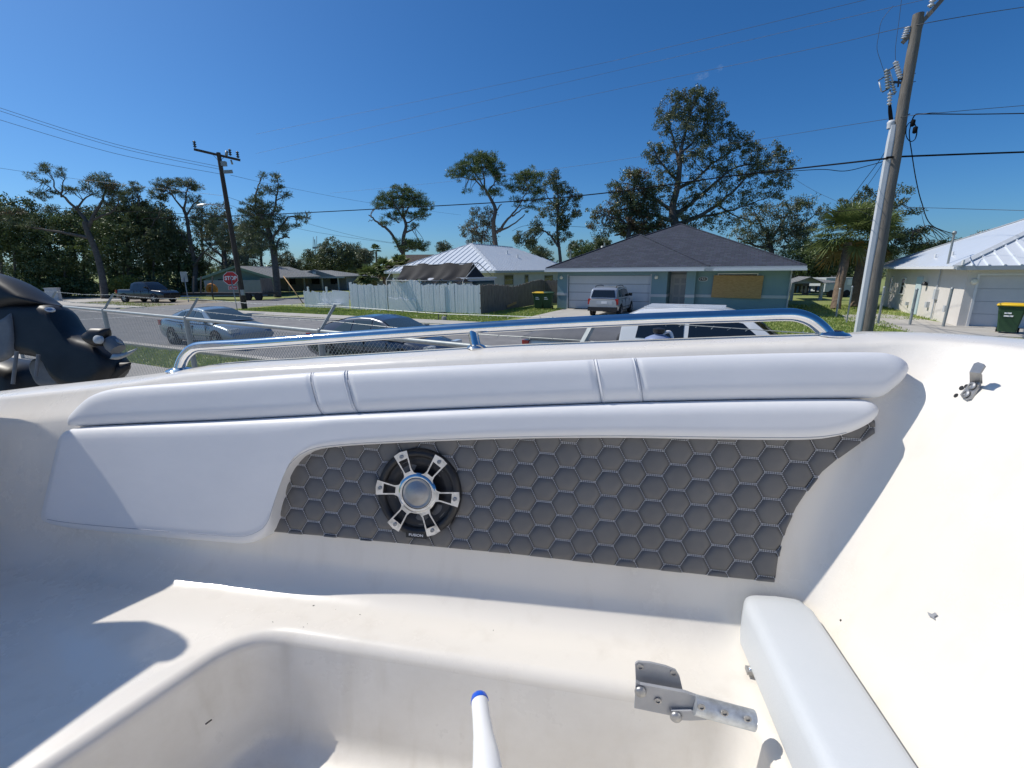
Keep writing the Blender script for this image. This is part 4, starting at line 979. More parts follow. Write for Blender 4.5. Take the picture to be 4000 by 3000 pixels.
fd = wallbox(bh, 'front_door', M['white'], d0, d0+.95, VB+1.70, VB+1.745, .12, 2.2)
for i in (0, 1):
    for z0, z1 in ((.3, .85), (1.0, 1.62), (1.75, 2.05)):
        MB().box(ST, d0+.12+.42*i, d0+.42+.42*i, VB+1.688, VB+1.702, z0, z1).build('door_panel', M['garage'], fd)
MB().lathe(ST(d0+.86, VB+1.7, 1.05), -SN, SU, [(.03, 0), (.03, .03), (.045, .05), (.02, .075), (.002, .08)], 12).build('door_knob', M['steel_rough'], fd, True)
wallbox(bh, 'door_frame', M['white'], d0-.12, d0-.01, VB+1.66, VB+1.745, .1, 2.3); wallbox(bh, 'door_frame', M['white'], d0+.96, d0+1.06, VB+1.66, VB+1.745, .1, 2.3); wallbox(bh, 'door_frame', M['white'], d0-.12, d0+1.06, VB+1.66, VB+1.745, 2.205, 2.3)
VW = VB+.45
pl = [(2789, 1075), (2984, 1077), (2971, 1167), (2777, 1161)]; q = [onv(x, y, VW-.13) for x, y in pl]
MB().prism([[ST(u, VW-.13, z) for u, z in q]], SN*.03).build('plywood_sheet', M['ply'], bh)
wu0, wz = onv(2808, 1071, VW); wu1, _ = onv(2958, 1071, VW)
window(bh, wu0, wu1, VW, 1.15, onv(2880, 1071, VW)[1]-.0, bars=0)
for x, y, vv in ((2194, 1084, VB), (2564, 1083, VB)):
    u, z = onv(x, y, vv); o = MB().lathe(ST(u, vv, z), -SN, SU, [(.10, 0), (.10, .03), (.12, .05), (.11, .12), (.06, .17), (.002, .18)], 20).build('wall_lamp', M['lamp'], bh, True, 60)
u, z = onv(2747, 1090, VW)
def oval(u, z, v, a, b, n=24): return [ST(u+a*math.copysign(abs(math.cos(2*PI*k/n))**.6, math.cos(2*PI*k/n)), v, z+b*math.copysign(abs(math.sin(2*PI*k/n))**.6, math.sin(2*PI*k/n))) for k in range(n)]
pq = MB().prism([oval(u, z, VW-.03, .26, .13)], SN*.028).build('number_plaque', M['signwhite'], bh)
MB().prism([oval(u, z, VW-.036, .235, .105)], SN*.008).build('plaque_face', M['black'], pq)
text_mesh('house_number', '1921', .17, M['signwhite'], pq, ST(u, VW-.038, z), SU, Vector((0, 0, 1)), .002, .001, .34)
RF_ = M['shingle']
hip(bh, 'roof', RF_, ua-.62, ur+.6, VB-.55, VB+14.5, ZE+.20, .41)
o, a, b, zr = hip(bh, 'garage_roof', RF_, ua-.63, onv(2770, 1050, VB-.7)[0], VB-.66, VB+12, ZE+.195, .445)
u2 = onv(2770, 1050, VB-.7)[0]
ridge_caps(bh, [(ST(ua-.6, VB-.64, ZE+.20), ST(*a, zr)), (ST(u2, VB-.64, ZE+.20), ST(*a, zr))], RF_)
um = (ua-.62+ur+.6)/2; hm = (ur+.6-ua+.62)/2
ridge_caps(bh, [(ST(ur+.6, VB-.55, ZE+.20), ST(um, VB-.55+hm, ZE+.20+hm*.41)), (ST(ua-.62, VB-.55, ZE+.20), ST(um, VB-.55+hm, ZE+.20+hm*.41))], RF_)
wallbox(bh, 'fascia', M['fascia'], ua-.66, ur+.64, VB-.70, VB-.665, ZE-.06, ZE+.19); wallbox(bh, 'fascia', M['fascia'], ur+.61, ur+.645, VB-.66, VB+14, ZE-.06, ZE+.19); wallbox(bh, 'fascia', M['fascia'], ua-.67, ua-.635, VB-.66, VB+12, ZE-.06, ZE+.19)
u3 = onv(2789, 1050, VB-.7)[0]
wallbox(bh, 'gutter', M['gutter'], ua-.67, u2-.25, VB-.80, VB-.702, ZE-.06, ZE+.05); wallbox(bh, 'gutter', M['gutter'], u3, ur+.66, VB-.80, VB-.702, ZE-.06, ZE+.05)
MB().tube([ST(ur+.03, VB+.38, ZE), ST(ur+.03, VB+.38, .1)], .04, 8).build('downpipe', M['fascia'], bh)

# ---- metal roofs are laid in strips, each strip a piece of its own
def metal_face(T, poly, eave_dir, up, mt, wd=.55, rib=True):
    """poly: planar roof face (world); strips run along 'up', stepped along eave_dir"""
    n = eave_dir.cross(up).normalized(); n = n if n.z > 0 else -n; O = poly[0]
    P2 = [Vector(((p-O).dot(eave_dir), (p-O).dot(up))) for p in poly]; 
    if ar2(P2) < 0: P2.reverse()
    x0 = min(p.x for p in P2); x1 = max(p.x for p in P2); y0 = min(p.y for p in P2)-1; y1 = max(p.y for p in P2)+1; k = int((x1-x0)/wd)+1
    for i in range(k):
        a, b = x0+i*wd, min(x1, x0+(i+1)*wd); c = clip(P2, [Vector((a, y0)), Vector((b, y0)), Vector((b, y1)), Vector((a, y1))])
        if len(c) < 3 or abs(ar2(c)) < .01: continue
        W3 = [O+eave_dir*p.x+up*p.y+n*.02 for p in c]
        mb = MB().prism([W3], -n*.03); ys_ = [p.y for p in c if abs(p.x-a) < .02]
        if rib and len(ys_) >= 2 and max(ys_)-min(ys_) > .1:
            A, B_ = O+eave_dir*(a+.03)+up*min(ys_)+n*.045, O+eave_dir*(a+.03)+up*max(ys_)+n*.045; mb.bar(A, B_, .07, .05, n)
        mb.build('roof_panel', mt, T)
# ---- white house behind the picket fence
VM = 34.2; mh = thing('white_house', ST(-24, VM), 'white bungalow with pale metal hip roof behind the picket fence', 'house')
e_u1, e_z = onv(1936, 1056, VM-.6); e_u0, _ = onv(1500, 1060, VM-.6); ZM = 2.62
wu1 = e_u1-.5; wu0 = e_u0+.5
wallbox(mh, 'wall', M['whitewall'], wu0, wu1, VM, VM+.2, 0, ZM-.05); wallbox(mh, 'wall', M['whitewall'], wu1-.2, wu1, VM+.2, VM+18, 0, ZM-.05); wallbox(mh, 'wall', M['whitewall'], wu0, wu0+.2, VM+.2, VM+18, 0, ZM-.05)
wallbox(mh, 'soffit', M['soffit'], e_u0+.05, e_u1-.05, VM-.55, VM+18.5, ZM-.05, ZM-.005)
h = (e_u1-e_u0)/2; uc = (e_u0+e_u1)/2; vf = VM-.6; pit = .44; zr = ZM+h*pit; vr = VM+20
A, Bc, Ap, Rb, Cb, Db = ST(e_u0, vf, ZM), ST(e_u1, vf, ZM), ST(uc, vf+h, zr), ST(uc, vr-h, zr), ST(e_u1, vr, ZM), ST(e_u0, vr, ZM)
upv = (SN*h+Vector((0, 0, h*pit))).normalized(); metal_face(mh, [A, Bc, Ap], SU, upv, M['metal_roof'], .56)
upu = (-SU*h+Vector((0, 0, h*pit))).normalized(); metal_face(mh, [Bc, Cb, Rb, Ap], SN, upu, M['metal_roof'], .56)
MB().add([A, Ap, Rb, Db], [(0, 1, 2, 3)]).build('far_slope', M['metal_roof'], mh)
ridge_caps(mh, [(A, Ap), (Bc, Ap), (Ap, Rb)], M['metal_roof'], .3)
wallbox(mh, 'fascia', M['white'], e_u0, e_u1, vf-.03, vf-.002, ZM-.16, ZM+.02); wallbox(mh, 'fascia', M['fascia'], e_u1+.002, e_u1+.03, vf, vr, ZM-.16, ZM+.02)
for px0, px1, py0, py1 in ((1970, 2003, 1076, 1112), (2050, 2062, 1075, 1105), (2127, 2158, 1077, 1100)):
    v0, z1 = onu(px0, py0, wu1); v1, _ = onu(px1, py0, wu1); z0 = onu(px0, py1, wu1)[1]; window(mh, v0, v1, wu1, max(z0, .9), min(z1, 2.3), face=1, axis='u', frame_m=M['tanwall'])
for x, y in ((1981, 992), (2022, 1008)):
    r = ray(x, y); nrm = SN.cross(upu); nrm.normalize(); t = (Bc-C0).dot(nrm)/r.dot(nrm); p = C0+r*t; MB().tube([p-Vector((0, 0, .1)), p+Vector((0, 0, .35))], .07, 8).build('roof_vent', M['white'], mh)

# ---- cream house on the right
rh = thing('cream_house', onz(3735, 1275), 'cream stucco house with white metal roof and grey garage door at the right', 'house')
cr = onz(3735, 1275); cU, cV = cr.dot(SU), cr.dot(SN); bk = onz(3415, 1199); cV1 = bk.dot(SN)+1.5; ZR = 2.60
wallbox(rh, 'wall', M['cream'], cU, cU+.25, cV, cV1, 0, ZR-.06)
gg0, _ = onv(3800, 1200, cV); wallbox(rh, 'wall', M['cream'], cU+.25, gg0, cV, cV+.25, 0, ZR-.06); wallbox(rh, 'wall', M['cream'], gg0, gg0+7, cV, cV+.25, 2.25, ZR-.06); wallbox(rh, 'wall', M['cream'], gg0+2.9, gg0+9, cV, cV+.25, 0, 2.25)
gd = wallbox(rh, 'garage_door', M['fascia'], gg0, gg0+2.9, cV+.2, cV+.24, .02, 2.25)
for k in range(4): MB().box(ST, gg0+.02, gg0+2.88, cV+.16, cV+.198, .03+k*.555, .03+k*.555+.54).build('door_section', M['garage'], gd)
wallbox(rh, 'door_jamb', M['white'], gg0-.09, gg0, cV-.02, cV+.12, 0, 2.33); wallbox(rh, 'door_jamb', M['white'], gg0, gg0+2.9, cV-.02, cV+.1, 2.251, 2.34)
eu, ev = cU-.62, cV-.62; W_ = 16.0; hv = W_/2; pit = .47; D_ = cV1-cV+1.2; zr = ZR+.06+min(hv, D_/2)*pit; hh = min(hv, D_/2)
A, Bc, Cc, Dd = ST(eu, ev, ZR+.06), ST(eu+W_, ev, ZR+.06), ST(eu+W_, ev+D_, ZR+.06), ST(eu, ev+D_, ZR+.06)
R1, R2 = ST(eu+hh, ev+D_/2, zr), ST(eu+W_-hh, ev+D_/2, zr)
metal_face(rh, [A, Bc, R2, R1], SU, (SN*hh+Vector((0, 0, hh*pit))).normalized(), M['metal_roof'], .5)
metal_face(rh, [Dd, A, R1], -SN, (SU*hh+Vector((0, 0, hh*pit))).normalized(), M['metal_roof'], .5, rib=False)
MB().add([Cc, Dd, R1, R2], [(0, 1, 2, 3)]).build('back_slope', M['metal_roof'], rh); ridge_caps(rh, [(A, R1), (Dd, R1), (R1, R2)], M['fascia'], .32)
wallbox(rh, 'soffit', M['soffit'], eu+.04, eu+W_, ev+.04, ev+D_, ZR-.06, ZR-.02)
wallbox(rh, 'fascia', M['fascia'], eu+.0, eu+W_, ev-.03, ev-.002, ZR-.10, ZR+.07); wallbox(rh, 'gutter', M['gutter'], eu-.10, eu-.002, ev-.0, ev+D_, ZR-.06, ZR+.05)
for (x0, x1, y0, y1) in ((3421, 3442, 1090, 1135), (3482, 3490, 1085, 1140), (3527, 3540, 1088, 1148)):
    v0, z1 = onu(x0, y0, cU); v1, _ = onu(x1, y0, cU); z0 = onu((x0+x1)/2, y1, cU)[1]; a_, b_ = min(v0, v1), max(v0, v1); window(rh, a_, max(b_, a_+.35), cU, z0, min(z1, 2.25), face=-1, axis='u')
dv0, dz = onu(3585, 1095, cU); dv1, _ = onu(3605, 1095, cU); a_ = min(dv0, dv1)
MB().box(ST, cU-.05, cU-.002, a_-.1, a_+.85, .05, 2.1).build('side_door', mat('pale_blue_paint', (.50, .62, .66), .6), rh)
for x, y, w_, h_ in ((3662, 1150, .28, .5), (3628, 1190, .25, .3), (3548, 1186, .2, .2), (3700, 1206, .2, .3)):
    v, z = onu(x, y, cU); MB().box(ST, cU-.14, cU-.002, v-w_/2, v+w_/2, z-h_/2, z+h_/2).build('meter_box', M['trim'], rh)
v, z = onu(3662, 1150, cU); MB().tube([ST(cU-.07, v, .05), ST(cU-.07, v, 2.55)], .03, 8).build('conduit', M['fascia'], rh)
v, z = onu(3625, 1100, cU); MB().lathe(ST(cU-.12, v, z), Vector((0, 0, -1)), SU, [(.05, 0), (.13, .12), (.14, .2)], 14).build('wall_lamp', M['black'], rh, True)
u, z = onv(3805, 1100, cV); MB().lathe(ST(u, cV-.01, z), -SN, SU, [(.12, 0), (.13, .06), (.09, .14), (.002, .15)], 16).build('wall_lamp', M['lamp'], rh, True)
# weatherhead mast on the roof
mp = at(3702, 1030, 23); mp2 = at(3722, 938, 23)
def roofpt(px, py):
    r = ray(px, py); nrm = SN.cross((SU*1+Vector((0, 0, pit))).normalized()); t = (A-C0).dot(nrm)/r.dot(nrm); return C0+r*t
m0 = roofpt(3702, 1032); m1 = Vector((m0.x, m0.y, m0.z+1.35)); MB().tube([m0-Vector((0, 0, .1)), m1], .045, 10).build('service_mast', M['galv'], rh, True, 50); MAST = m1
MB().lathe(m1, Vector((0, 0, 1)), SU, [(.05, -.05), (.09, .02), (.08, .1), (.01, .14)], 12).build('weatherhead', M['galv'], rh, True)
for x, y in ((3652, 1010), (3720, 1000), (3760, 1035)):
    p = roofpt(x, y); MB().tube([p, p+Vector((0, 0, .22))], .05, 8).build('roof_vent', M['white'], rh)

# ---- simple houses across the cross road and far behind
def gable_house(name, label, px_l, px_r, py_eave, d, depth, wallm, roofm, ridge_h, ground_py=None, porch=False, windows=(), doorx=None, hd=None):
    """front wall parallel to the street, gable or eave towards us"""
    pl_, pr_ = at(px_l, py_eave, d), at(px_r, py_eave, d*1.0); ze = (pl_.z+pr_.z)/2; fx = (pr_-pl_); fx.z = 0; wd = fx.length; fx.normalize(); fy = Vector((-fx.y, fx.x, 0))
    O = Vector((pl_.x, pl_.y, 0)); Fm = lambda x, y, z: O+fx*x+fy*y+Vector((0, 0, z))
    T = thing(name, O+fx*(wd/2), label, 'house')
    return T, Fm, wd, ze
# green gable
T, Fm, wd, ze = gable_house('green_house', 'green gable-end house across the cross road, behind the stop sign', 800, 1062, 1083, 52, 10, None, None, 0)
zr = at(930, 1043, 52).z
g = [Fm(0, 0, 0), Fm(wd, 0, 0), Fm(wd, 0, ze), Fm(wd/2, 0, zr-.1), Fm(0, 0, ze)]
MB().prism([g], Fm(0, .2, 0)-Fm(0, 0, 0)).build('wall', M['greenwall'], T)
MB().box(Fm, .0, .2, .2, 12, 0, ze).build('wall', M['greenwall'], T)
for s in (0, 1):
    a, b = (Fm(-.5, -.5, ze-.2), Fm(wd/2, -.5, zr)) if s == 0 else (Fm(wd/2, -.5, zr), Fm(wd+.5, -.5, ze-.2)); bk = Fm(0, 13, 0)-Fm(0, 0, 0)
    MB().prism([[a, b, b+bk, a+bk]], Vector((0, 0, .12))).build('roof_slope', M['shingle_grey'], T)
    MB().bar(a-(bk*.002), b-(bk*.002), .06, .25).build('bargeboard', M['greenwall'], T)
MB().box(Fm, wd/2-.4, wd/2+.4, -.04, -.01, zr-1.0, zr-.55).build('gable_vent', M['fascia'], T)
MB().box(Fm, 1.5, 2.3, -.05, .02, ze-.4, ze-.2).build('vent', M['black'], T)
window(T, 0, .001, 0, 0, .001) if False else None
MB().box(Fm, .4, wd-.3, -.9, -.85, .1, 1.85).build('screen_fence', M['greywall'], T)
# grey porch house
T, Fm, wd, ze = gable_house('grey_house', 'grey low house with a posted porch, left of the picket fence', 1022, 1330, 1084, 66, 10, None, None, 0)
MB().box(Fm, 0, wd, 2.2, 10, 0, ze).build('wall', M['greywall'], T)
zr = at(1200, 1060, 66).z
rf = MB(); rf.prism([[Fm(-2.5, -.6, ze), Fm(wd+.8, -.6, ze), Fm(wd*.72, 5, zr), Fm(-2, 5, zr)]], Vector((0, 0, .14))); rf.build('roof_slope', M['shingle_grey'], T)
MB().prism([[Fm(wd+.8, -.6, ze), Fm(wd+.8, 11, ze), Fm(wd*.72, 5, zr)]], Vector((0, 0, .14))).build('roof_slope', M['shingle_grey'], T)
gt = [Fm(wd*.42, -.7, ze+.1), Fm(wd*.98, -.7, ze+.1), Fm(wd*.70, -.7, zr+.25)]; MB().prism([gt], Fm(0, .3, 0)-Fm(0, 0, 0)).build('porch_gable', M['greywall'], T)
MB().box(Fm, wd*.68, wd*.72, -.75, -.69, zr-.4, zr-.05).build('gable_vent', M['white'], T)
MB().box(Fm, -.4, wd+.8, -.75, -.6, ze-.12, ze+.12).build('fascia', M['fascia'], T)
for x in (.35, .55, .78, .98): MB().box(Fm, wd*x-.08, wd*x+.08, -.5, -.34, 0, ze).build('porch_post', M['fascia'], T)
for x in (.28, .60, .85): MB().box(Fm, wd*x-.6, wd*x+.6, 2.14, 2.19, .9, 2.0).build('window', M['glass'], T)
MB().box(Fm, wd*.46-.45, wd*.46+.45, 2.14, 2.19, 0, 2.0).build('front_door', M['tanwall'], T)
# next low house
T, Fm, wd, ze = gable_house('low_house', 'small dim low-roofed house behind the left end of the picket fence', 1290, 1445, 1101, 72, 10, None, None, 0)
MB().box(Fm, 0, wd, .8, 8, 0, ze).build('wall', M['tanwall'], T)
zr = at(1300, 1082, 74).z; MB().prism([[Fm(-1, -.5, ze), Fm(wd+1, -.5, ze), Fm(wd+1, 5, zr), Fm(-1, 5, zr)]], Vector((0, 0, .14))).build('roof_slope', M['shingle_grey'], T)
for x in (1310, 1353): p = at(x, 1083, 74); MB().tube([p-Vector((0, 0, .4)), p+Vector((0, 0, .25))], .15, 8).build('roof_vent', M['white'], T)
MB().box(Fm, wd*.3, wd*.6, .74, .79, .6, 1.9).build('window', M['glass'], T)
# brown roof far behind
T, Fm, wd, ze = gable_house('brown_roof_house', 'far house showing only its brown shingle roof left of the white house', 1490, 1720, 1075, 85, 10, None, None, 0)
MB().box(Fm, 0, wd, .6, 9, 0, ze).build('wall', M['tanwall'], T)
zr = at(1600, 998, 90).z; MB().prism([[Fm(-.5, 0, ze), Fm(wd, 0, ze), Fm(wd, 6, zr), Fm(2, 6, zr)]], Vector((0, 0, .15))).build('roof_slope', M['shingle_brown'], T)
# far house to the right of the blue house, with porch things
T, Fm, wd, ze = gable_house('shed_roof_house', 'distant grey-roofed house between the blue house and the palms', 3070, 3400, 1107, 50, 9, None, None, 0)
MB().box(Fm, 0, wd, 3, 9, 0, ze).build('wall', M['tanwall'], T)
zr = at(3200, 1082, 52).z; MB().prism([[Fm(-2, -.5, ze), Fm(wd+.5, -.5, ze), Fm(wd, 5, zr), Fm(-2, 5, zr)]], Vector((0, 0, .14))).build('roof_slope', M['shingle_grey'], T)
for k in range(4): MB().box(Fm, wd*(.1+.25*k), wd*(.1+.25*k)+1.2, 2.93, 2.99, .9, 2.0).build('window', M['glass'], T)
cpT = thing('garden_canopy', onz(3160, 1225), 'grey gabled garden canopy on posts beside the blue house', 'canopy')
dC = 38; cpts = [at(3098, 1107, dC), at(3213, 1107, dC), at(3165, 1084, dC)]; bk = Vector((1.0, 3.2, 0))
MB().prism([cpts], Vector((.02, .08, 0))).build('gable_end', M['fascia'], cpT)
for a, b in ((cpts[0], cpts[2]), (cpts[2], cpts[1])): MB().prism([[a-Vector((.2, .4, 0)), b-Vector((.2, .4, 0)), b+bk, a+bk]], Vector((0, 0, .06))).build('roof_slope', M['shingle_grey'], cpT)
q = at(3275, 1104, dC); MB().prism([[cpts[1]-Vector((0, .3, 0)), q-Vector((0, .3, 0)), cpts[2]+bk*.6, cpts[2]]], Vector((0, 0, .05))).build('roof_slope', M['shingle_grey'], cpT)
for p in (cpts[0], cpts[1]): MB().box(frame((p.x, p.y, 0), (1, 0, 0)), -.1, .1, -.1, .1, 0, p.z).build('post', M['fascia'], cpT)
cols = ['cloth_a', 'cloth_c', 'cloth_b', 'cloth_c', 'cloth_a', 'cloth_c', 'cloth_a', 'cloth_c', 'cloth_b', 'cloth_a']
for k in range(14):
    x = 3102+8*k; p = at(x, 1112, dC+1.5); MB().box(frame((p.x, p.y, 0), (1, 0, 0)), -.07, .07, -.03, .03, random.uniform(.5, .9), p.z-.1).build('hanging_cloth', M[cols[k % 10]], cpT)
cam_ = thing('camper_trailer', onz(3270, 1190), 'pale camper trailer parked behind the palm trunks', 'trailer'); p = at(3280, 1160, 42); Fk = frame((p.x, p.y, 0), (1, .1, 0))
MB().box(Fk, -1.6, 1.5, 0, 2, .5, 1.75).build('body', M['trim'], cam_); MB().box(Fk, -1.3, -.2, -.03, .0, 1.1, 1.55).build('window', M['fascia'], cam_); MB().box(Fk, .5, 1.2, -.03, .0, 1.1, 1.6).build('door', M['white'], cam_)
for x in (-.9, .6): MB().lathe(Fk(x, -.02, .33), Fk(0, -1, 0)-Fk(0, 0, 0), Fk(1, 0, 0)-Fk(0, 0, 0), [(.33, -.2), (.33, .02), (.2, .03), (.01, .03)], 18).build('wheel', M['rubber'], cam_, True, 40)

# ================================================================== fences
pf = thing('picket_fence', ST(-22, 24.6), 'weathered pale grey picket fence with ragged board tops', 'fence')
def boards(T, px0, px1, V, tops, mats, wmin, wmax, gap=.006, th=.022, n0=0, lean=.01, base=.02):
    u, _ = onv(px0, 1150, V); ue, _ = onv(px1, 1150, V)
    while u < ue:
        w_ = random.uniform(wmin, wmax); t_ = tops(u); l_ = random.gauss(0, lean); o_ = random.uniform(0, .012); z1 = t_+random.uniform(-.06, .06); c = random.uniform(.0, .05)
        P = [ST(u, V+o_, base), ST(u+w_, V+o_, base), ST(u+w_+l_, V+o_, z1-c), ST(u+w_/2+l_, V+o_, z1+random.uniform(-.01, .03)), ST(u+l_, V+o_, z1-random.uniform(0, .05))]
        MB().prism([P], SN*th).build('board', random.choice(mats), T); u += w_+gap*random.uniform(.3, 2)
VF = 24.75
def topz(u):
    pts = [(1368, 1106), (1420, 1112), (1520, 1112), (1530, 1090), (1620, 1097), (1640, 1112), (1730, 1112), (1760, 1108), (1877, 1113)]
    P2 = [(onv(x, y, VF)[0], onv(x, y, VF)[1]) for x, y in pts]; return interp(P2, u)
boards(pf, 1366, 1876, VF, topz, [M['picket'], M['picket2']], .09, .17)
uL, _ = onv(1366, 1150, VF); uR, _ = onv(1877, 1150, VF)
for z in (.35, 1.25): MB().box(ST, uL, uR, VF+.036, VF+.085, z, z+.09).build('rail', M['darkwood'], pf)
for px in (1520, 1625, 1738): u, _ = onv(px, 1150, VF); MB().box(ST, u-.06, u+.06, VF+.09, VF+.2, 0, topz(u)+.05).build('post', M['picket'], pf)
pa, pz = onv(1516, 1160, VF); pb, _ = onv(1626, 1160, VF); zt = onv(1560, 1165, VF)[1]
MB().prism([[ST(pa, VF-.03, .04), ST(pb, VF-.03, .02), ST(pb, VF-.03, zt-.12), ST(lerp(pa, pb, .85), VF-.03, zt-.02), ST(lerp(pa, pb, .7), VF-.03, zt-.12), ST(lerp(pa, pb, .45), VF-.03, zt+.02), ST(lerp(pa, pb, .3), VF-.03, zt-.08), ST(pa, VF-.03, zt+.05)]], SN*.024).build('patch_panel', M['picket2'], pf)
pa, _ = onv(1728, 1160, VF); MB().box(ST, pa, pa+.22, VF-.04, VF-.012, .02, topz(pa)+.06).build('patch_board', M['picket2'], pf)
# low broken part to the left
lf = thing('low_fence', ST(-30, VF+.2), 'low broken grey picket fence with leaning panel left of the tall one', 'fence')
def topz2(u): return onv(1250, 1140, VF+.25)[1]
boards(lf, 1186, 1296, VF+.25, topz2, [M['picket'], M['picket2']], .12, .2)
ps = [(1296, 1133), (1340, 1137), (1363, 1140), (1364, 1207), (1330, 1202), (1296, 1200)]; MB().prism([[ST(onv(x, y, VF+.2)[0], VF+.2, max(.02, onv(x, y, VF+.2)[1])) for x, y in ps]], SN*.03).build('leaning_panel', M['picket2'], lf)
for x0, x1, y in ((1240, 1282, 1190), (1296, 1330, 1190)): 
    a, z = onv(x0, y, VF-.1); b, _ = onv(x1, y, VF-.1); MB().box(ST, a, b, VF-.25, VF+.05, max(z, .1), max(z, .1)+.07).build('fallen_plank', M['picket2'], lf)
for px in (1200, 1272): u, z = onv(px, 1120, VF+.3); MB().box(ST, u-.06, u+.06, VF+.3, VF+.4, 0, z).build('post', M['picket2'], lf)
# dark side fence running back towards the blue house
df = thing('side_fence', ST(-13, 28), 'dark brown board fence running back beside the driveway', 'fence')
U0 = uR+.02; v = VF-.02; 
while v < 35.0:
    w_ = random.uniform(.10, .15); z1 = random.uniform(1.62, 1.74)+.10*math.sin(v*.8)+max(0, (v-30)*.03); l_ = random.gauss(0, .012)
    P = [ST(U0, v, .02), ST(U0, v+w_, .02), ST(U0, v+w_+l_, z1-random.uniform(0, .04)), ST(U0, v+w_/2+l_, z1+.02), ST(U0, v+l_, z1-random.uniform(0, .05))]
    MB().prism([P], -SU*.022).build('board', M['darkwood'], df); v += w_+random.uniform(.002, .012)
for z in (.35, 1.25): MB().box(ST, U0-.09, U0-.03, VF, 35, z, z+.09).build('rail', M['darkwood'], df)
MB().bar(ST(U0+.05, 28.2, .25), ST(U0+.08, 29.6, .42), .03, .16).build('loose_plank', M['ply'], df)
bf = thing('back_fence', ST(-12.5, 35), 'short dark board fence between the white and the blue house', 'fence')
u = U0+.02
while u < ua-.1:
    w_ = .13; MB().box(ST, u, u+w_, 35.05, 35.075, .02, 1.85+random.uniform(-.08, .05)).build('board', M['darkwood'], bf); u += w_+.01
# black shade tarp on a pipe frame behind the fence
tp = thing('shade_tarp', ST(-19, 27.5), 'black shade tarp sagging over a pipe frame behind the picket fence', 'tarp')
dT = 31.5; TL, TR, BR, BL = at(1578, 1034, dT+1.2), at(1848, 1028, dT+.6), at(1802, 1100, dT-1.6), at(1535, 1096, dT-1.0)
rows = []
for i in range(15):
    r = []
    for j in range(41):
        s = j/40; t = i/14; p = lerp(lerp(TL, TR, s), lerp(BL, BR, s), t); sag = .25*math.sin(PI*t)+.10*math.sin(s*38+t*3.2)*t+.07*math.sin(s*17-t*2); r.append(p-Vector((0, .25, 1))*sag+Vector((0, 0, .0)))
    rows.append(r)
o = MB().grid(rows).build('cloth', M['tarp'], tp, True)
FR = at(1900, 1090, dT+1.5); rows = []
for i in range(9): rows.append([lerp(lerp(TR, FR, i/8), lerp(BR, at(1862, 1104, dT-.5), i/8), j/8)-Vector((0, 0, .12*math.sin(PI*j/8))) for j in range(9)])
MB().grid(rows).build('end_cloth', M['tarp'], tp, True)
def ground(p): return Vector((p.x, p.y, 0))
LE, RE = at(1542, 1040, dT+1.2), at(1868, 1027, dT+.6)
for a, b in ((LE, RE), (LE, at(1509, 1096, dT-1)), (RE, at(1808, 1098, dT-1.6)), (RE, at(1925, 1082, dT+2)), (at(1509, 1096, dT-1), at(1808, 1098, dT-1.6))): MB().tube([a, b], .03, 8).build('pipe', M['galv'], tp, True)
for p in (at(1509, 1096, dT-1), at(1808, 1098, dT-1.6), at(1925, 1082, dT+2)): MB().tube([ground(p), p], .03, 8).build('pipe', M['galv'], tp, True)
# white camper shell and pale boat roof under the tarp
ws = thing('white_van', ground(at(1880, 1110, 30)), 'white van roof and cab showing above the picket fence corner', 'van')
p = at(1828, 1090, 30.5); q = at(1932, 1085, 32.5); Fv = frame((p.x, p.y, 0), (q-p)); ln = (q-p).length
MB().box(Fv, 0, ln, 0, 1.6, .4, p.z).build('body', M['whitecar'], ws); MB().box(Fv, ln*.15, ln*.97, -.03, -.002, p.z-.62, p.z-.14).build('side_window', M['carglass_lite'], ws)
MB().box(Fv, -.1, ln+.1, -.12, 1.7, p.z+.0, p.z+.1).build('roof', M['whitecar'], ws)
for x in (.2, .8): MB().lathe(Fv(ln*x, -.05, .3), Fv(0, -1, 0)-Fv(0, 0, 0), Vector((0, 0, 1)), [(.3, -.2), (.3, .02), (.01, .03)], 16).build('wheel', M['rubber'], ws, True, 40)
wb = thing('covered_boat', ground(at(1700, 1110, 31)), 'pale curved boat top peeking out under the black tarp', 'boat'); p = at(1705, 1100, 31)
lens('hull_top', [(1640, 1104), (1660, 1092), (1690, 1087), (1730, 1093), (1755, 1100)], [(1640, 1150), (1660, 1155), (1690, 1155), (1730, 1155), (1755, 1150)], 31.5, .7, M['whitecar'], wb, .4, 20, 8)
MB().box(frame((p.x, p.y, 0), (1, 0, 0)), -1, .8, .2, 1.0, 0, .9).build('trailer', M['galv'], wb)
# ================================================================== poles, wires, signs, bins
def gpole(name, label, base, topp, r0, r1, mt):
    T = thing(name, base, label, 'utility pole'); n = 10
    path = [lerp(base, topp, k/n)+Vector((math.sin(k*1.7), math.cos(k*1.1), 0))*.012 for k in range(n+1)]
    MB().tube(path, [lerp(r0, r1, k/n) for k in range(n+1)], 14).build('shaft', mt, T, True, 60); return T
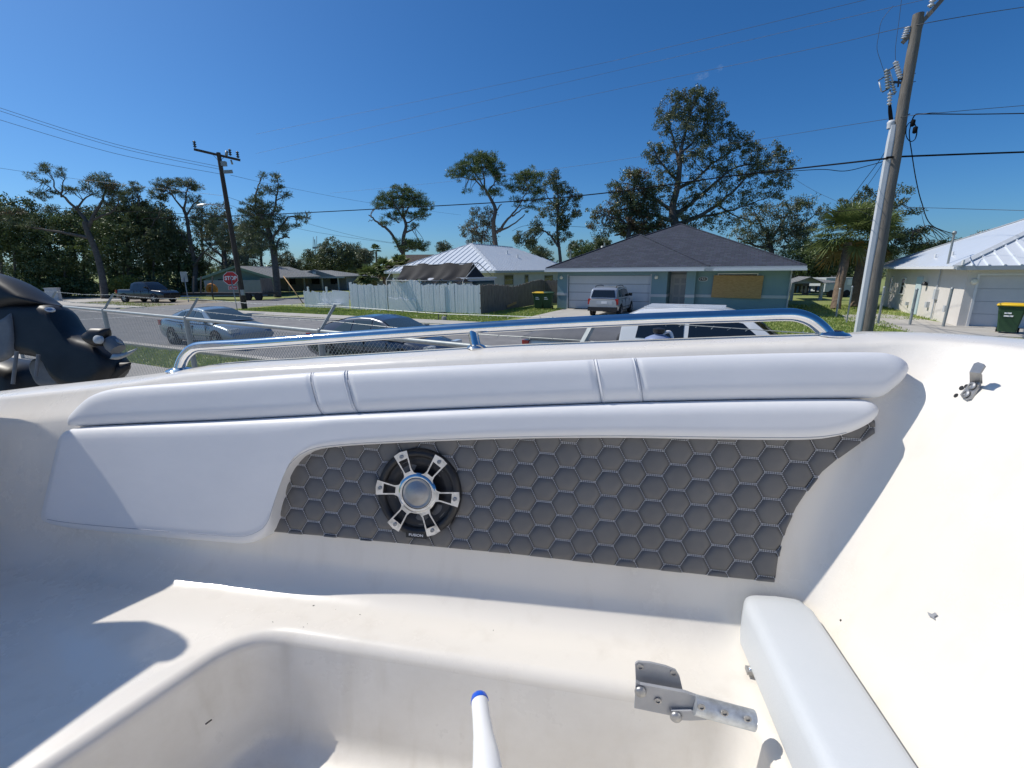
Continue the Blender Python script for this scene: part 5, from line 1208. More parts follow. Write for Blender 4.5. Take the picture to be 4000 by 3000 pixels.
# right-hand pole
rb = onz(3380, 1318); dR = (rb-C0).dot(CF)
def rp(px, py, dd=0.0):                  # point at the pole's distance (horizontal range kept)
    r = ray(px, py); t = Vector((rb.x, rb.y)).length/Vector((r.x, r.y)).length; return C0+r*(t+dd)
ptop = rp(3588, 55); up_ = thing('utility_pole', rb, 'tall wooden utility pole with a pale conduit at the right', 'utility pole')
pth = [lerp(rb, ptop, k/12)+Vector((math.sin(k*1.9), math.cos(k*1.3), 0))*.008 for k in range(13)]
MB().tube(pth, [lerp(.215, .155, k/12) for k in range(13)], 16).build('shaft', M['pole'], up_, True, 60)
cA, cB = rp(3349, 1318, -.01), rp(3492, 490, -.01); ax = (cB-cA).normalized(); sd = Vector((1, 0, 0)); sd = (sd-ax*sd.dot(ax)).normalized(); fw_ = ax.cross(sd); fw_ = fw_ if fw_.y < 0 else -fw_
hx_ = []
for (k, s) in ((0, 1.0), (.93, .92), (1, .75)):
    c = lerp(cA, cB, k); hx_.append([c+sd*(x*s)+fw_*(y*s) for x, y in ((-.17, -.02), (-.17, .10), (-.06, .17), (.06, .17), (.16, .06), (.16, -.02))])
mb = MB().grid(hx_, True); mb.add(hx_[-1], [tuple(range(6))]); mb.build('conduit', M['pvc'], up_)
MB().lathe(rp(3482, 478, -.02)-ax*.1, ax, sd, [(.11, -.1), (.12, .05), (.13, .1), (.09, .16), (.02, .17)], 14).build('conduit_head', M['pvc'], up_, True, 50)
for a, b, c_, in (((3400, 860), (3450, 885), 0), ((3378, 975), (3425, 1010), 0), ((3372, 1008), (3408, 1006), 0), ((3365, 1090), (3408, 1125), 0), ((3355, 1170), (3392, 1195), 0), ((3350, 1215), (3378, 1230), 0), ((3345, 1258), (3400, 1262), 0), ((3345, 1266), (3400, 1270), 0), ((3345, 1276), (3398, 1280), 0)):
    MB().tube([rp(*a, -.025), rp((a[0]+b[0])/2, (a[1]+b[1])/2, -.035), rp(*b, -.03)], .012, 5).build('strap', M['wire'], up_)
def insul(T, p, ax, h, r, n=5, name='insulator', mt=None):
    prof = [(r*.4, 0)]
    for k in range(n): z = h*(k+.2)/n; prof += [(r*.5, z), (r, z+h*.25/n), (r*.95, z+h*.45/n), (r*.5, z+h*.6/n)]
    prof += [(r*.4, h), (.002, h*1.05)]
    return MB().lathe(p, ax.normalized(), Vector((1, 0, 0)) if abs(ax.normalized().x) < .9 else Vector((0, 1, 0)), prof, 14).build(name, mt or M['porcelain'], T, True, 50)
# crossarm
xa_, xb_ = rp(3525, 168, -.03), rp(3700, -25, .06); MB().bar(xa_, rp(3640, 45, .03), .1, .12).build('crossarm', M['pole'], up_); MB().bar(rp(3640, 45, .03), xb_, .1, .12).build('crossarm', M['pole'], up_)
MB().bar(rp(3592, 135, -.01), rp(3624, 45, .02), .05, .02).build('brace', M['galv'], up_)
up3 = Vector((0, 0, 1)); insul(up_, rp(3531, 152, -.02), rp(3548, 104, -.02)-rp(3531, 152, -.02), (rp(3548, 104)-rp(3531, 152)).length, .10); insul(up_, rp(3634, 30, .02), rp(3650, -15, .02)-rp(3634, 30, .02), .6, .10)
# cut-outs and arrester cluster
MB().bar(rp(3540, 325, -.01), rp(3490, 320, -.035), .06, .06).build('bracket', M['black'], up_); MB().bar(rp(3545, 318, -.01), rp(3512, 305, -.03), .06, .06).build('bracket', M['black'], up_); MB().bar(rp(3508, 340, -.03), rp(3512, 300, -.03), .05, .05).build('bracket', M['black'], up_)
insul(up_, rp(3518, 308, -.03), rp(3502, 255, -.03)-rp(3518, 308, -.03), .62, .085, 7); insul(up_, rp(3470, 348, -.04), rp(3465, 292, -.04)-rp(3470, 348, -.04), .65, .085, 7, mt=M['galv']); insul(up_, rp(3496, 365, -.035), rp(3486, 325, -.035)-rp(3496, 365, -.035), .45, .06, 5, mt=M['galv'])
for a, b, r_, m_ in (((3500, 258), (3472, 272), .02, 'wire'), ((3474, 275), (3488, 320), .022, 'porcelain'), ((3455, 300), (3430, 315), .02, 'wire'), ((3434, 320), (3443, 358), .022, 'porcelain'), ((3446, 360), (3468, 348), .025, 'wire'), ((3478, 350), (3472, 385), .03, 'galv'), ((3496, 368), (3478, 370), .02, 'galv')):
    MB().tube([rp(*a, -.04), rp(*b, -.04)], r_, 8).build('fuse_tube' if m_ == 'porcelain' else 'jumper', M[m_], up_, True)
insul(up_, rp(3474, 412, -.035), rp(3476, 372, -.035)-rp(3474, 412, -.035), .42, .075, 4)
for o_ in (-4, 0, 5): MB().tube(spline([rp(3475+o_*.4, 408, -.035), rp(3477+o_, 440, -.03), rp(3481+o_*.9, 476, -.02)], 4), .03, 8).build('riser_cable', M['cable'], up_, True)
for y0 in (286, 318): MB().tube([rp(3562, y0+4, -.01), rp(3577, y0, -.0)], .012, 6).build('bolt', M['wire'], up_)
for y0, a_, n_ in ((1202, 'DANGER', 0), (1230, '', 1)):
    p = rp(3408-.16*(y0-1202), y0-12, -.045); r_ = Vector((1, -.7, 0)).normalized()
    pts = [p+r_*x+Vector((0, 0, z)) for x, z in ((-.13, -.22), (.13, -.22), (.13, .22), (-.13, .22))]
    o = MB().prism([pts], Vector((.02, .03, 0))).build('warning_sign', M['signwhite'], up_); nf = Vector((-.7, -1, 0)).normalized()
    pts = [p+nf*.004+r_*x+Vector((0, 0, z)) for x, z in ((-.11, .03), (.11, .03), (.11, .19), (-.11, .19))]; MB().prism([pts], -nf*.003).build('sign_panel', M['black'], o)
    if a_: text_mesh('sign_text', a_, .07, M['signred'], o, p+nf*.008+Vector((0, 0, .11)), r_, Vector((0, 0, 1)), .001, .002, .19)
    for k in range(3): pts = [p+nf*.004+r_*x+Vector((0, 0, z-.05*k)) for x, z in ((-.10, -.06), (.10, -.06), (.10, -.035), (-.10, -.035))]; MB().prism([pts], -nf*.003).build('print_line', M['black'], o)
hdw = MB(); hdw.tube(spline([rp(3500, 455, -.02), rp(3520, 445, -.03), rp(3535, 452, -.03), rp(3555, 445, -.01)], 4), .02, 6); hdw.build('clamp', M['wire'], up_)

MB().tube(spline([rp(3560+22*math.cos(t*.9), 515+38*math.sin(t*.9), -.02) for t in range(12)], 3), .014, 5).build('cable_coil', M['cable'], up_, True)
MB().lathe(rp(3563, 495, -.03), up3, SU, [(.02, 0), (.07, .03), (.07, .2), (.02, .23)], 10).build('splice', M['cable'], up_, True); MB().lathe(rp(3572, 522, -.03), up3, SU, [(.02, 0), (.07, .03), (.07, .2), (.02, .23)], 10).build('splice', M['cable'], up_, True)
# left-hand pole
lb = onz(956, 1208); ltop = None
def lp(px, py, dd=0.0):
    r = ray(px, py); t = Vector((lb.x, lb.y)).length/Vector((r.x, r.y)).length; return C0+r*(t+dd)
lq = thing('utility_pole', lb, 'dark wooden utility pole with a crossarm by the stop sign', 'utility pole'); ltop = lp(853, 596)
MB().tube([lerp(lb, ltop, k/10) for k in range(11)], [lerp(.20, .13, k/10) for k in range(11)], 12).build('shaft', M['poledark'], lq, True, 60)
MB().bar(lp(757, 583, -.01), lp(939, 626, .01), .12, .14).build('crossarm', M['poledark'], lq)
for x in (830, 880): MB().bar(lp(x, 602 if x < 850 else 612), lp(855, 630), .04, .02).build('brace', M['poledark'], lq)
for x, y in ((762, 577), (930, 617), (900, 608)): insul(lq, lp(x, y), up3, .42, .11, 3, mt=M['wire'])
MB().tube([lp(884, 607), lp(886, 590)], .09, 8).build('arrester', M['galv'], lq, True); MB().tube([lp(902, 625), lp(908, 642)], .06, 8).build('cutout', M['galv'], lq, True)
MB().bar(lp(858, 672), lp(909, 670), .18, .2).build('spool_rack', M['galv'], lq); MB().box(frame(lp(867, 640), (1, 0, 0)), -.05, .3, -.15, .1, -.15, .15).build('bracket', M['galv'], lq)
MB().box(frame(lp(952, 1142), (1, 0, 0)), -.05, .2, -.35, -.2, -.2, .2).build('meter_box', M['galv'], lq)
lm = MB(); lm.tube(spline([lp(880, 812), lp(845, 800), lp(800, 797)], 5), .035, 8); lm.build('lamp_arm', M['alu'], lq, True)
lens('lamp_head', [(765, 803), (785, 797), (808, 796)], [(766, 806), (785, 806), (808, 800)], (lp(790, 800)-C0).dot(CF), .12, M['alu'], lq, .1, 12, 6)
# overhead lines
def wire(label, pts, r=.012, mt='wire', name='overhead_line'):
    o = MB().tube(spline(pts, 10), r, 5, False).build(name, M[mt], None, True); return tag(o, label, 'power line')
def W(px, py, d): return at(px, py, d)
wire('uppermost of the three high wires crossing the upper sky', [W(1000, 524, 60), W(2200, 279, 42), W(2544, 200, 36), W(3400, -5, 26)], .011)
wire('middle of the three high wires crossing the upper sky', [W(1000, 600, 60), W(2200, 324, 42), W(2738, 200, 34), W(3520, 20, 24), W(3620, -5, 23)], .010)
p_ = rp(3548, 104); wire('lowest of the three high wires, running over the pole insulator at the right', [W(1080, 640, 60), W(2200, 394, 42), W(3127, 200, 28), p_, W(4050, 20, 16)], .011)
wire('thin line passing behind the big oak up to the right-hand pole', [W(1289, 755, 60), W(1746, 710, 50), W(2209, 654, 40), W(2507, 611, 35), W(2941, 548, 28), rp(3500, 460), rp(3700, 438), W(4050, 408, 16)], .009)
wire('thick black service cable leaving the right-hand pole to the right', [rp(3562, 472), rp(3575, 450), rp(3610, 445), W(3800, 446, 19), W(4050, 442, 17)], .02, 'cable')
wire('thick black cable slung across the whole view in front of the trees', [W(560, 855, 40), W(1000, 840, 38), W(1500, 815, 34), W(2000, 787, 30), W(2400, 750, 26), W(2800, 695, 23), W(3100, 660, 21), rp(3440, 622), rp(3510, 612), W(4050, 592, 17)], .032, 'cable')
wire('dark cable sagging just below the thick one near the right-hand pole', [W(3000, 676, 22), W(3200, 662, 21), W(3300, 668, 20.5), W(3400, 645, 20), rp(3505, 615)], .016, 'cable')
wire('cable crossing low in front of the blue house roof and palm tops', [W(2000, 902, 40), W(2092, 878, 39), W(2450, 893, 36), W(2900, 866, 31), W(3100, 843, 28), rp(3425, 812)], .014, 'cable')
wire('thin line running right from the pole above the cream roof', [rp(3440, 806), W(3700, 814, 20), W(4050, 824, 18)], .010)
wire('wavy service drop falling from the pole to the cream house mast', [rp(3565, 470), rp(3552, 520), rp(3562, 600), rp(3578, 700), rp(3600, 790), rp(3640, 880), MAST], .016, 'cable')
wire('thin dark drop line falling left from the right-hand pole', [rp(3485, 545), rp(3440, 620), rp(3380, 700), rp(3310, 790), W(3230, 880, 30)], .010, 'cable')
wire('second drop line just right of the first, falling left from the pole', [rp(3495, 560), rp(3420, 680), rp(3340, 780), W(3260, 850, 28)], .008, 'cable')
wire('thin line slanting down to the right behind the oak toward the pole foot', [W(3090, 690, 30), W(3200, 755, 29), W(3420, 850, 27)], .008)
wire('jumper hanging from the middle high wire to the fuse on the pole', [rp(3490, 22, -.03), rp(3445, 80, -.035), rp(3432, 140, -.04), rp(3426, 190, -.04), rp(3440, 240, -.04), rp(3457, 290, -.04)], .007)
wire('jumper hanging straight from the sky to the upper fuse on the pole', [rp(3522, -5, -.03), rp(3512, 80, -.03), rp(3498, 190, -.03), rp(3500, 255, -.03)], .007)
for y0, y1, lb_ in ((420, 652, 'topmost of the wires from the upper left to the dark crossarm pole'), (432, 662, 'second of the wires from the upper left to the dark crossarm pole'), (468, 680, 'third of the wires from the upper left to the dark crossarm pole')):
    a, b = W(-60, y0-18, 26), lp(862, y1); m = (a+b)/2-Vector((0, 0, .35)); wire(lb_, [a, m, b], .012)
wire('slack line low across the left trees to the dark pole', [W(-60, 648, 30), W(330, 703, 36), lp(868, 764)], .010)
wire('heavier cable across the left tree crowns to the dark pole', [W(-60, 796, 30), W(325, 818, 36), lp(882, 842)], .016, 'cable')
wire('long line descending right from the dark pole towards the far pines', [lp(900, 684), W(1110, 730, 48), W(1460, 795, 60), W(1800, 840, 75)], .012)
wire('upper of the two lines sagging from the dark pole to the white house', [lp(890, 770), W(1185, 868, 40), W(1400, 925, 46), W(1530, 948, 50)], .012)
wire('lower of the two lines sagging from the dark pole to the white house', [lp(893, 800), W(1142, 887, 40), W(1350, 925, 46), W(1640, 965, 55)], .012)
# stop sign
sb_ = onz(930, 1225); sg = thing('stop_sign', sb_, 'red octagonal STOP sign with ALL WAY plate on a post', 'sign')
tq = sb_.copy(); dS = (sb_-C0).dot(CF); cS = at(901, 1087, dS*.985); nS = Vector((-cS.x, -cS.y, 0)).normalized(); nS = (nS+Vector((.25, 0, 0))).normalized(); eS = Vector((-nS.y, nS.x, 0)); eS = eS if eS.x > 0 else -eS; uS = Vector((.06, 0, 1)).normalized()
MB().tube([sb_, cS-nS*.03+uS*.3], .03, 8).build('post', M['galv'], sg, True)
def octo(r, off): return [cS+nS*off+eS*(r*math.cos(PI/8+k*PI/4))+uS*(r*math.sin(PI/8+k*PI/4)) for k in range(8)]
MB().prism([octo(.46, .0)], -nS*.012).build('sign_border', M['signwhite'], sg); MB().prism([octo(.43, .006)], -nS*.005).build('sign_face', M['signred'], sg)
text_mesh('stop_lettering', 'STOP', .34, M['signwhite'], sg, cS+nS*.011, eS, uS, .002, .012, .70)
def rect(c, a, b, off): return [c+nS*off+eS*x+uS*y for x, y in ((-a, -b), (a, -b), (a, b), (-a, b))]
c3 = cS-uS*.62+eS*.08; MB().prism([rect(c3, .26, .12, 0)], -nS*.01).build('plate_border', M['signwhite'], sg); MB().prism([rect(c3, .245, .105, .006)], -nS*.005).build('plate_face', M['signred'], sg); text_mesh('plate_lettering', 'ALL WAY', .13, M['signwhite'], sg, c3+nS*.01, eS, uS, .002, .004, .42)
p = onz(737, 1180); s2 = thing('street_sign', p, 'narrow grey sign blade on a post, seen edge-on by the dark pickup', 'sign'); d_ = (p-C0).dot(CF); t1 = at(716, 1062, d_); MB().tube([p, t1], .04, 8).build('post', M['galv'], s2); c = at(719, 1080, d_); MB().box(frame(c, (.15, 1, 0)), -.35, .35, -.02, .02, -.5, .45).build('blade', M['alu'], s2)
# wheelie bins
def bin_(label, p, hd, s=1.0, lid='yellow'):
    T = thing('wheelie_bin', p, label, 'bin', 'green wheelie bins'); Fb = frame(p, hd); rows = []
    for z, a, b in ((.08, .22, .24), (.5, .26, .29), (.93, .31, .34), (.95, .34, .37), (1.0, .34, .37)):
        rows.append([Fb(x*s, y*s, z*s) for x, y in ((-a, -b*.85), (-a*.85, -b), (a*.85, -b), (a, -b*.85), (a, b*.85), (a*.85, b), (-a*.85, b), (-a, b*.85))])
    mb = MB().grid(rows, True); mb.add(rows[0], [tuple(reversed(range(8)))]); mb.build('body', M['bin'], T, True, 35)
    rows = []
    for z, k in ((1.0, 1.06), (1.03, 1.08), (1.06, 1.02), (1.09, .6), (1.095, .02)): rows.append([Fb(x*s*k, y*s*k, z*s) for x, y in ((-.34, -.31), (-.29, -.37), (.29, -.37), (.34, -.31), (.34, .31), (.29, .37), (-.29, .37), (-.34, .31))])
    MB().grid(rows, True).build('lid', M[lid], T, True, 35)
    MB().tube([Fb(-.39*s, -.28*s, .97*s), Fb(-.42*s, 0, .98*s), Fb(-.39*s, .28*s, .97*s)], .02, 8).build('handle', M['bin'], T, True)
    for y in (-.27, .27): MB().lathe(Fb(-.27*s, y*s, .11*s), Fb(0, 1, 0)-Fb(0, 0, 0), Vector((0, 0, 1)), [(.002, -.03), (.10, -.03), (.11, 0), (.10, .03), (.002, .03)], 16).build('wheel', M['rubber'], T, True, 40)
    MB().box(Fb, .285*s, .30*s, -.18, .02, .72*s, .77*s).build('label_print', M['signwhite'], T); MB().box(Fb, .275*s, .29*s, -.18, .08, .62*s, .67*s).build('label_print', M['signwhite'], T)
bp_ = onz(3930, 1303); bin_('green wheelie bin with yellow lid by the cream house garage', bp_, (-.75, -.66, 0), 1.12)
bin_('green bin with yellow lid against the dark fence beside the blue house', ST(ua-1.0, VB-.9, 0), (-.3, -1, 0), 1.1); bin_('green bin touching the left wall of the blue house', ST(ua-.42, VB-.75, 0), (-.3, -1, 0), 1.1, 'bin')
# fence posts at the right
for (x0, y0, x1, y1, r_, lb_) in ((3306, 1262, 3330, 1120, .035, 'thin steel post nearest the left palm trunk'), (3265, 1240, 3282, 1128, .05, 'steel post standing against the left palm trunk'), (3429, 1266, 3455, 1122, .05, 'steel post just right of the big pole'), (3553, 1271, 3582, 1130, .055, 'steel post in front of the pale side door'), (3683, 1278, 3720, 1126, .055, 'steel post near the cream house corner')):
    p = onz(x0, y0); d_ = Vector((p.x, p.y)).length; r = ray(x1, y1); q = C0+r*(d_/Vector((r.x, r.y)).length); T = thing('fence_post', p, lb_, 'post', 'bare steel fence posts at the right')
    MB().tube([p, q], r_, 8).build('shaft', M['galv'], T, True, 60); MB().lathe(q, up3, SU, [(r_*1.15, -.04), (r_*1.15, .02), (.002, .05)], 10).build('cap', M['galv'], T, True)
# small standpipe in front of the picket fence
p = onz(1735, 1252); hy = thing('standpipe', p, 'small standpipe on a concrete stump in front of the picket fence', 'standpipe')
MB().lathe(p, up3, SU, [(.14, 0), (.15, .05), (.13, .2), (.12, .22), (.002, .22)], 12).build('stump', M['concrete'], hy, True, 40); MB().tube([p+Vector((-.3, 0, 0)), p+Vector((-.3, 0, .42)), p+Vector((.15, 0, .44)), p+Vector((.16, 0, .2))], .03, 8).build('pipe', M['wire'], hy)
# things in the far yard across the cross road
fy = thing('flatbed_trailer', onz(960, 1172), 'dark flatbed trailer with upright rack in front of the green house', 'trailer'); p = onz(960, 1172); Fl = frame(p, (1, -.1, 0))
MB().box(Fl, -6, 3, -.9, .9, .55, .75).build('deck', M['black'], fy); MB().box(Fl, 2.4, 2.5, -.9, .9, .75, 2.1).build('headboard', M['darkwood'], fy)
for x in (.9, 2.0): MB().lathe(Fl(x, -.95, .38), Fl(0, -1, 0)-Fl(0, 0, 0), up3, [(.38, -.2), (.38, .03), (.2, .05), (.002, .05)], 18).build('wheel', M['rubber'], fy, True, 40)
for x in (-5, -4.2, -3): MB().bar(Fl(x, -.6, .75), Fl(x+.3, -.6, 2.3), .1, .1).build('rack_post', M['darkwood'], fy)
p = at(827, 1130, 47); oc = thing('orange_reel', ground(p), 'round orange hose reel hanging at the dark trailer rack', 'reel'); MB().lathe(p, Vector((0, -1, 0)), Vector((1, 0, 0)), [(.25, -.2), (.55, -.18), (.6, 0), (.55, .12), (.25, .14), (.24, .02), (.002, .0)], 20).build('drum', M['orange'], oc, True, 50); MB().bar(ground(p), p, .08, .08).build('stand', M['black'], oc)
p = onz(1185, 1186); gy = thing('guy_stake', p, 'leaning pole slanting to the ground left of the low fence', 'pole'); MB().tube([p, at(1108, 1080, (p-C0).dot(CF)*1.05)], .04, 8).build('shaft', M['ply'], gy, True)
ub = onz(215, 1176); ut = thing('utility_cabinet', ub, 'small grey utility cabinet beside the far road at left', 'cabinet'); MB().box(frame(ub, (1, .3, 0)), -.5, .5, -.3, .3, 0, 1.25).build('body', M['trim'], ut); MB().box(frame(ub, (1, .3, 0)), -.55, .55, -.35, .35, 1.25, 1.32).build('lid', M['fascia'], ut)
# radio mast far away
p = at(1232, 1040, 120); rm = thing('radio_mast', ground(p), 'thin distant radio mast above the trees left of centre', 'mast'); q = at(1229, 935, 120); MB().tube([ground(p), q], .12, 6).build('shaft', M['galv'], rm); MB().tube([at(1223, 968, 120), at(1224, 925, 120)], .07, 5).build('antenna', M['galv'], rm); MB().tube([at(1237, 968, 120), at(1237, 922, 120)], .07, 5).build('antenna', M['galv'], rm); MB().bar(at(1221, 968, 120), at(1240, 968, 120), .2, .5).build('bracket', M['galv'], rm)
for x, yt, yb, lb_ in ((2228, 975, 1020, 'thin pale lamp post behind the white metal roof'), (2360, 948, 1015, 'distant pole with grey transformer left of the blue roof')):
    p = at(x, yb, 80); T = thing('far_pole', ground(p), lb_, 'pole'); MB().tube([ground(p), at(x+2, yt, 80)], .14, 8).build('shaft', M['galv'], T)
    if x > 2300: MB().tube([at(2352, 992, 79), at(2354, 962, 79)], .3, 10).build('transformer', M['galv'], T, True)
    else: MB().tube([at(2228, 978, 80), at(2220, 981, 80)], .08, 6).build('lamp_arm', M['galv'], T)
# ================================================================== trees
def leaves_at(C, R, n, size, kind):
    """C: (m,3) clump centres, R: (m,) clump radii, n leaves per clump -> vertex array of quads"""
    m = len(C); tot = m*n; ctr = np.repeat(C, n, 0); rad = np.repeat(R, n)
    d = rng.normal(size=(tot, 3)); d /= np.linalg.norm(d, axis=1, keepdims=True)+1e-9
    rr = rad*rng.random(tot)**.45; p = ctr+d*rr[:, None]*np.array([1, 1, .62 if kind == 'pine' else .8])
    if kind == 'pine':
        ax = d+rng.normal(0, .35, (tot, 3)); ax[:, 2] += .35; ln = size*rng.uniform(1.2, 2.0, tot); wd = size*rng.uniform(.18, .3, tot)
    else:
        ax = rng.normal(size=(tot, 3)); ln = size*rng.uniform(.7, 1.4, tot); wd = size*rng.uniform(.35, .6, tot)
    ax /= np.linalg.norm(ax, axis=1, keepdims=True)+1e-9
    s = np.cross(ax, rng.normal(size=(tot, 3))); s /= np.linalg.norm(s, axis=1, keepdims=True)+1e-9
    a = ax*ln[:, None]/2; b = s*wd[:, None]/2
    return np.stack([p-a, p+b, p+a, p-b], 1).reshape(-1, 3)
def tree(name, label, d, trunk, limbs, blobs, leaf, bark, size=.22, kind='oak', cl=.55, dens=1.0, twigs=3, group=None, lo=None, clmul=1.0):
    """trunk/limbs: [(px,py,radius)], blobs: [(cx,cy,rx,ry,weight)] in photo pixels at axis depth d"""
    B0 = at(trunk[0][0], trunk[0][1], d); base = Vector((B0.x, B0.y, 0)); T = thing(name, base, label, 'tree', group); k = d/FPX
    mb = MB(); nodes = []
    tp = [B0+Vector((0, 0, 0))]+[at(x, y, d)+CF*random.uniform(-.4, .4) for x, y, r in trunk[1:]]; rs = [r*.72 for _, _, r in trunk]
    if B0.z > .15: tp = [base-Vector((0, 0, .2))]+tp; rs = [rs[0]*1.25]+rs
    sp_ = spline(tp, 5); rr = [interp([(i, r) for i, r in enumerate(rs)], q/5) for q in range(len(sp_))]; mb.tube(sp_, rr, 9); nodes += [(p, r) for p, r in zip(sp_, rr)][len(sp_)//3:]
    lm = MB()
    for L_ in limbs:
        dz = random.uniform(-1, 1)*1.2; P = [at(L_[0][0], L_[0][1], d)]+[at(x, y, d)+CF*(dz*(i+1)/len(L_)) for i, (x, y, r) in enumerate(L_[1:])]; P = spline(P, 4); R = [interp([(i, l[2]*.72) for i, l in enumerate(L_)], q/4) for q in range(len(P))]
        # gnarled
        P = [p+Vector((random.gauss(0, .05), random.gauss(0, .05), random.gauss(0, .05))) if 0 < i < len(P)-1 else p for i, p in enumerate(P)]
        lm.tube(P, R, 7); nodes += list(zip(P, R))
    CC, RR = [], []
    npos = np.array([tuple(p) for p, _ in nodes])
    for (cx, cy, rx, ry, wt) in blobs:
        if kind == 'pine': rx *= 1.12; ry *= 1.18
        c = at(cx, cy, d)+CF*random.uniform(-.15, .15)*rx*k; ax_, az_ = rx*k, ry*k; ay_ = (ax_+az_)/2*.9
        vol = ax_*ay_*az_; m = max(3, int(wt*dens*(6.2 if kind == 'oak' else 5.4)*(ax_*az_+ay_*az_)/(cl*cl)*.55))
        q = rng.normal(size=(m, 3)); q /= np.linalg.norm(q, axis=1, keepdims=True); q *= (rng.random(m)**.42)[:, None]
        X = np.array(c)+q[:, :1]*ax_*np.array(CR)+q[:, 1:2]*ay_*np.array(Vector((CF.x, CF.y, 0)))+q[:, 2:]*az_*np.array([0, 0, 1.])
        X = X[X[:, 2] > .15]
        CC.append(X); RR.append(cl*rng.uniform(.55, 1.25, len(X)))
        for _ in range(int(twigs+wt*twigs*max(1, ax_/2))):
            if len(X) == 0: break
            e = Vector(X[rng.integers(len(X))]); dd = np.linalg.norm(npos-np.array(e), axis=1); j = int(np.argmin(dd+rng.uniform(0, .5, len(dd)))); s, r = nodes[j]
            m1 = lerp(s, e, .5)+Vector((random.gauss(0, .12), random.gauss(0, .12), random.gauss(.1, .12)))*max(.4, min(1.5, (e-s).length*.25)); r0 = min(r*.6, .05); lm.tube(spline([s, m1, e], 3), [r0*(1-.11*i) for i in range(7)], 5, False)
    mb.build('trunk', bark, T, True, 70)
    if lm.v: lm.build('limbs', bark, T, True, 70)
    C = np.concatenate(CC); R = np.concatenate(RR); n = int((40 if kind == 'oak' else 52)*clmul); size *= .88
    if isinstance(leaf, tuple):
        sel = rng.random(len(C)) < leaf[2]; 
        for mt, s_ in ((leaf[0], ~sel), (leaf[1], sel)):
            if s_.any(): raw_mesh('crown', leaves_at(C[s_], R[s_], n, size, kind), 4, mt, T)
    else: raw_mesh('crown', leaves_at(C, R, n, size, kind), 4, leaf, T)
    return T
G1 = 'trees along the far left street'
tree('pine_tree', 'tall gnarled tree with long bare limbs at the far left', 50, [(410, 1165, .5), (395, 1080, .45), (370, 980, .40), (345, 900, .36), (340, 870, .34)],
     [[(345, 885, .3), (300, 820, .22), (240, 770, .16), (200, 730, .10), (180, 690, .07)], [(345, 890, .3), (375, 830, .22), (400, 780, .16), (415, 720, .10)], [(345, 930, .28), (260, 910, .2), (160, 895, .14), (90, 880, .09), (20, 860, .05)], [(240, 770, .14), (240, 720, .08), (242, 690, .05)], [(360, 860, .2), (440, 820, .12), (460, 780, .07)], [(300, 820, .16), (330, 770, .1), (370, 740, .06)], [(200, 735, .08), (150, 700, .05), (128, 690, .03)]],
     [(190, 662, 38, 18, 1.0), (140, 692, 25, 12, .7), (165, 712, 22, 10, .6), (235, 685, 18, 10, .8), (160, 765, 30, 18, .9), (200, 760, 30, 14, .8), (275, 750, 30, 18, .9), (385, 712, 50, 34, 1.0), (440, 735, 38, 26, 1.0), (340, 740, 28, 22, .8), (420, 780, 45, 28, .8), (30, 830, 55, 24, .9), (60, 865, 60, 20, .8), (130, 880, 40, 16, .6)], (M['pine_dk'], M['autumn'], .12), M['bark'], .26, 'pine', .55, .9, 3, G1)
tree('pine_tree', 'tree with dense dark crown right of the far-left gnarled one', 54, [(500, 1165, .45), (500, 1050, .4), (495, 940, .3), (500, 860, .25)],
     [[(498, 930, .22), (540, 860, .14), (560, 800, .09)], [(498, 900, .2), (460, 830, .12), (450, 780, .08)], [(500, 960, .2), (560, 930, .14), (620, 870, .1), (650, 830, .06)]],
     [(500, 760, 45, 30, 1.0), (520, 800, 50, 36, 1.1), (470, 830, 45, 36, 1.0), (540, 735, 28, 20, .8), (560, 830, 45, 34, .8), (600, 870, 50, 36, .6), (510, 900, 60, 40, .7)], M['pine_dk'], M['bark'], .26, 'pine', .55, 1.0, 3, G1)
tree('pine_tree', 'umbrella-topped pine left of the dark crossarm pole', 56, [(760, 1120, .42), (755, 1040, .38), (740, 940, .32), (722, 850, .26), (718, 810, .22)],
     [[(720, 830, .2), (690, 780, .12), (660, 745, .07)], [(720, 820, .2), (735, 770, .12), (750, 730, .07)], [(722, 850, .18), (745, 800, .1), (768, 770, .06)], [(740, 950, .22), (690, 900, .16), (630, 860, .12), (570, 850, .06)], [(745, 990, .22), (700, 960, .14), (640, 930, .1), (600, 900, .06)], [(755, 1040, .25), (800, 990, .14), (850, 950, .08)]],
     [(690, 718, 80, 14, 1.5), (640, 735, 50, 18, 1.1), (740, 730, 38, 16, 1.1), (755, 770, 26, 16, .8), (620, 770, 40, 22, .7), (680, 770, 50, 18, .5), (600, 820, 45, 26, .5), (640, 880, 60, 40, .45), (800, 860, 60, 40, .4), (690, 930, 60, 40, .4), (840, 930, 60, 40, .4)], (M['pine_dk'], M['oak2'], .3), M['bark'], .25, 'pine', .5, .9, 4, G1)
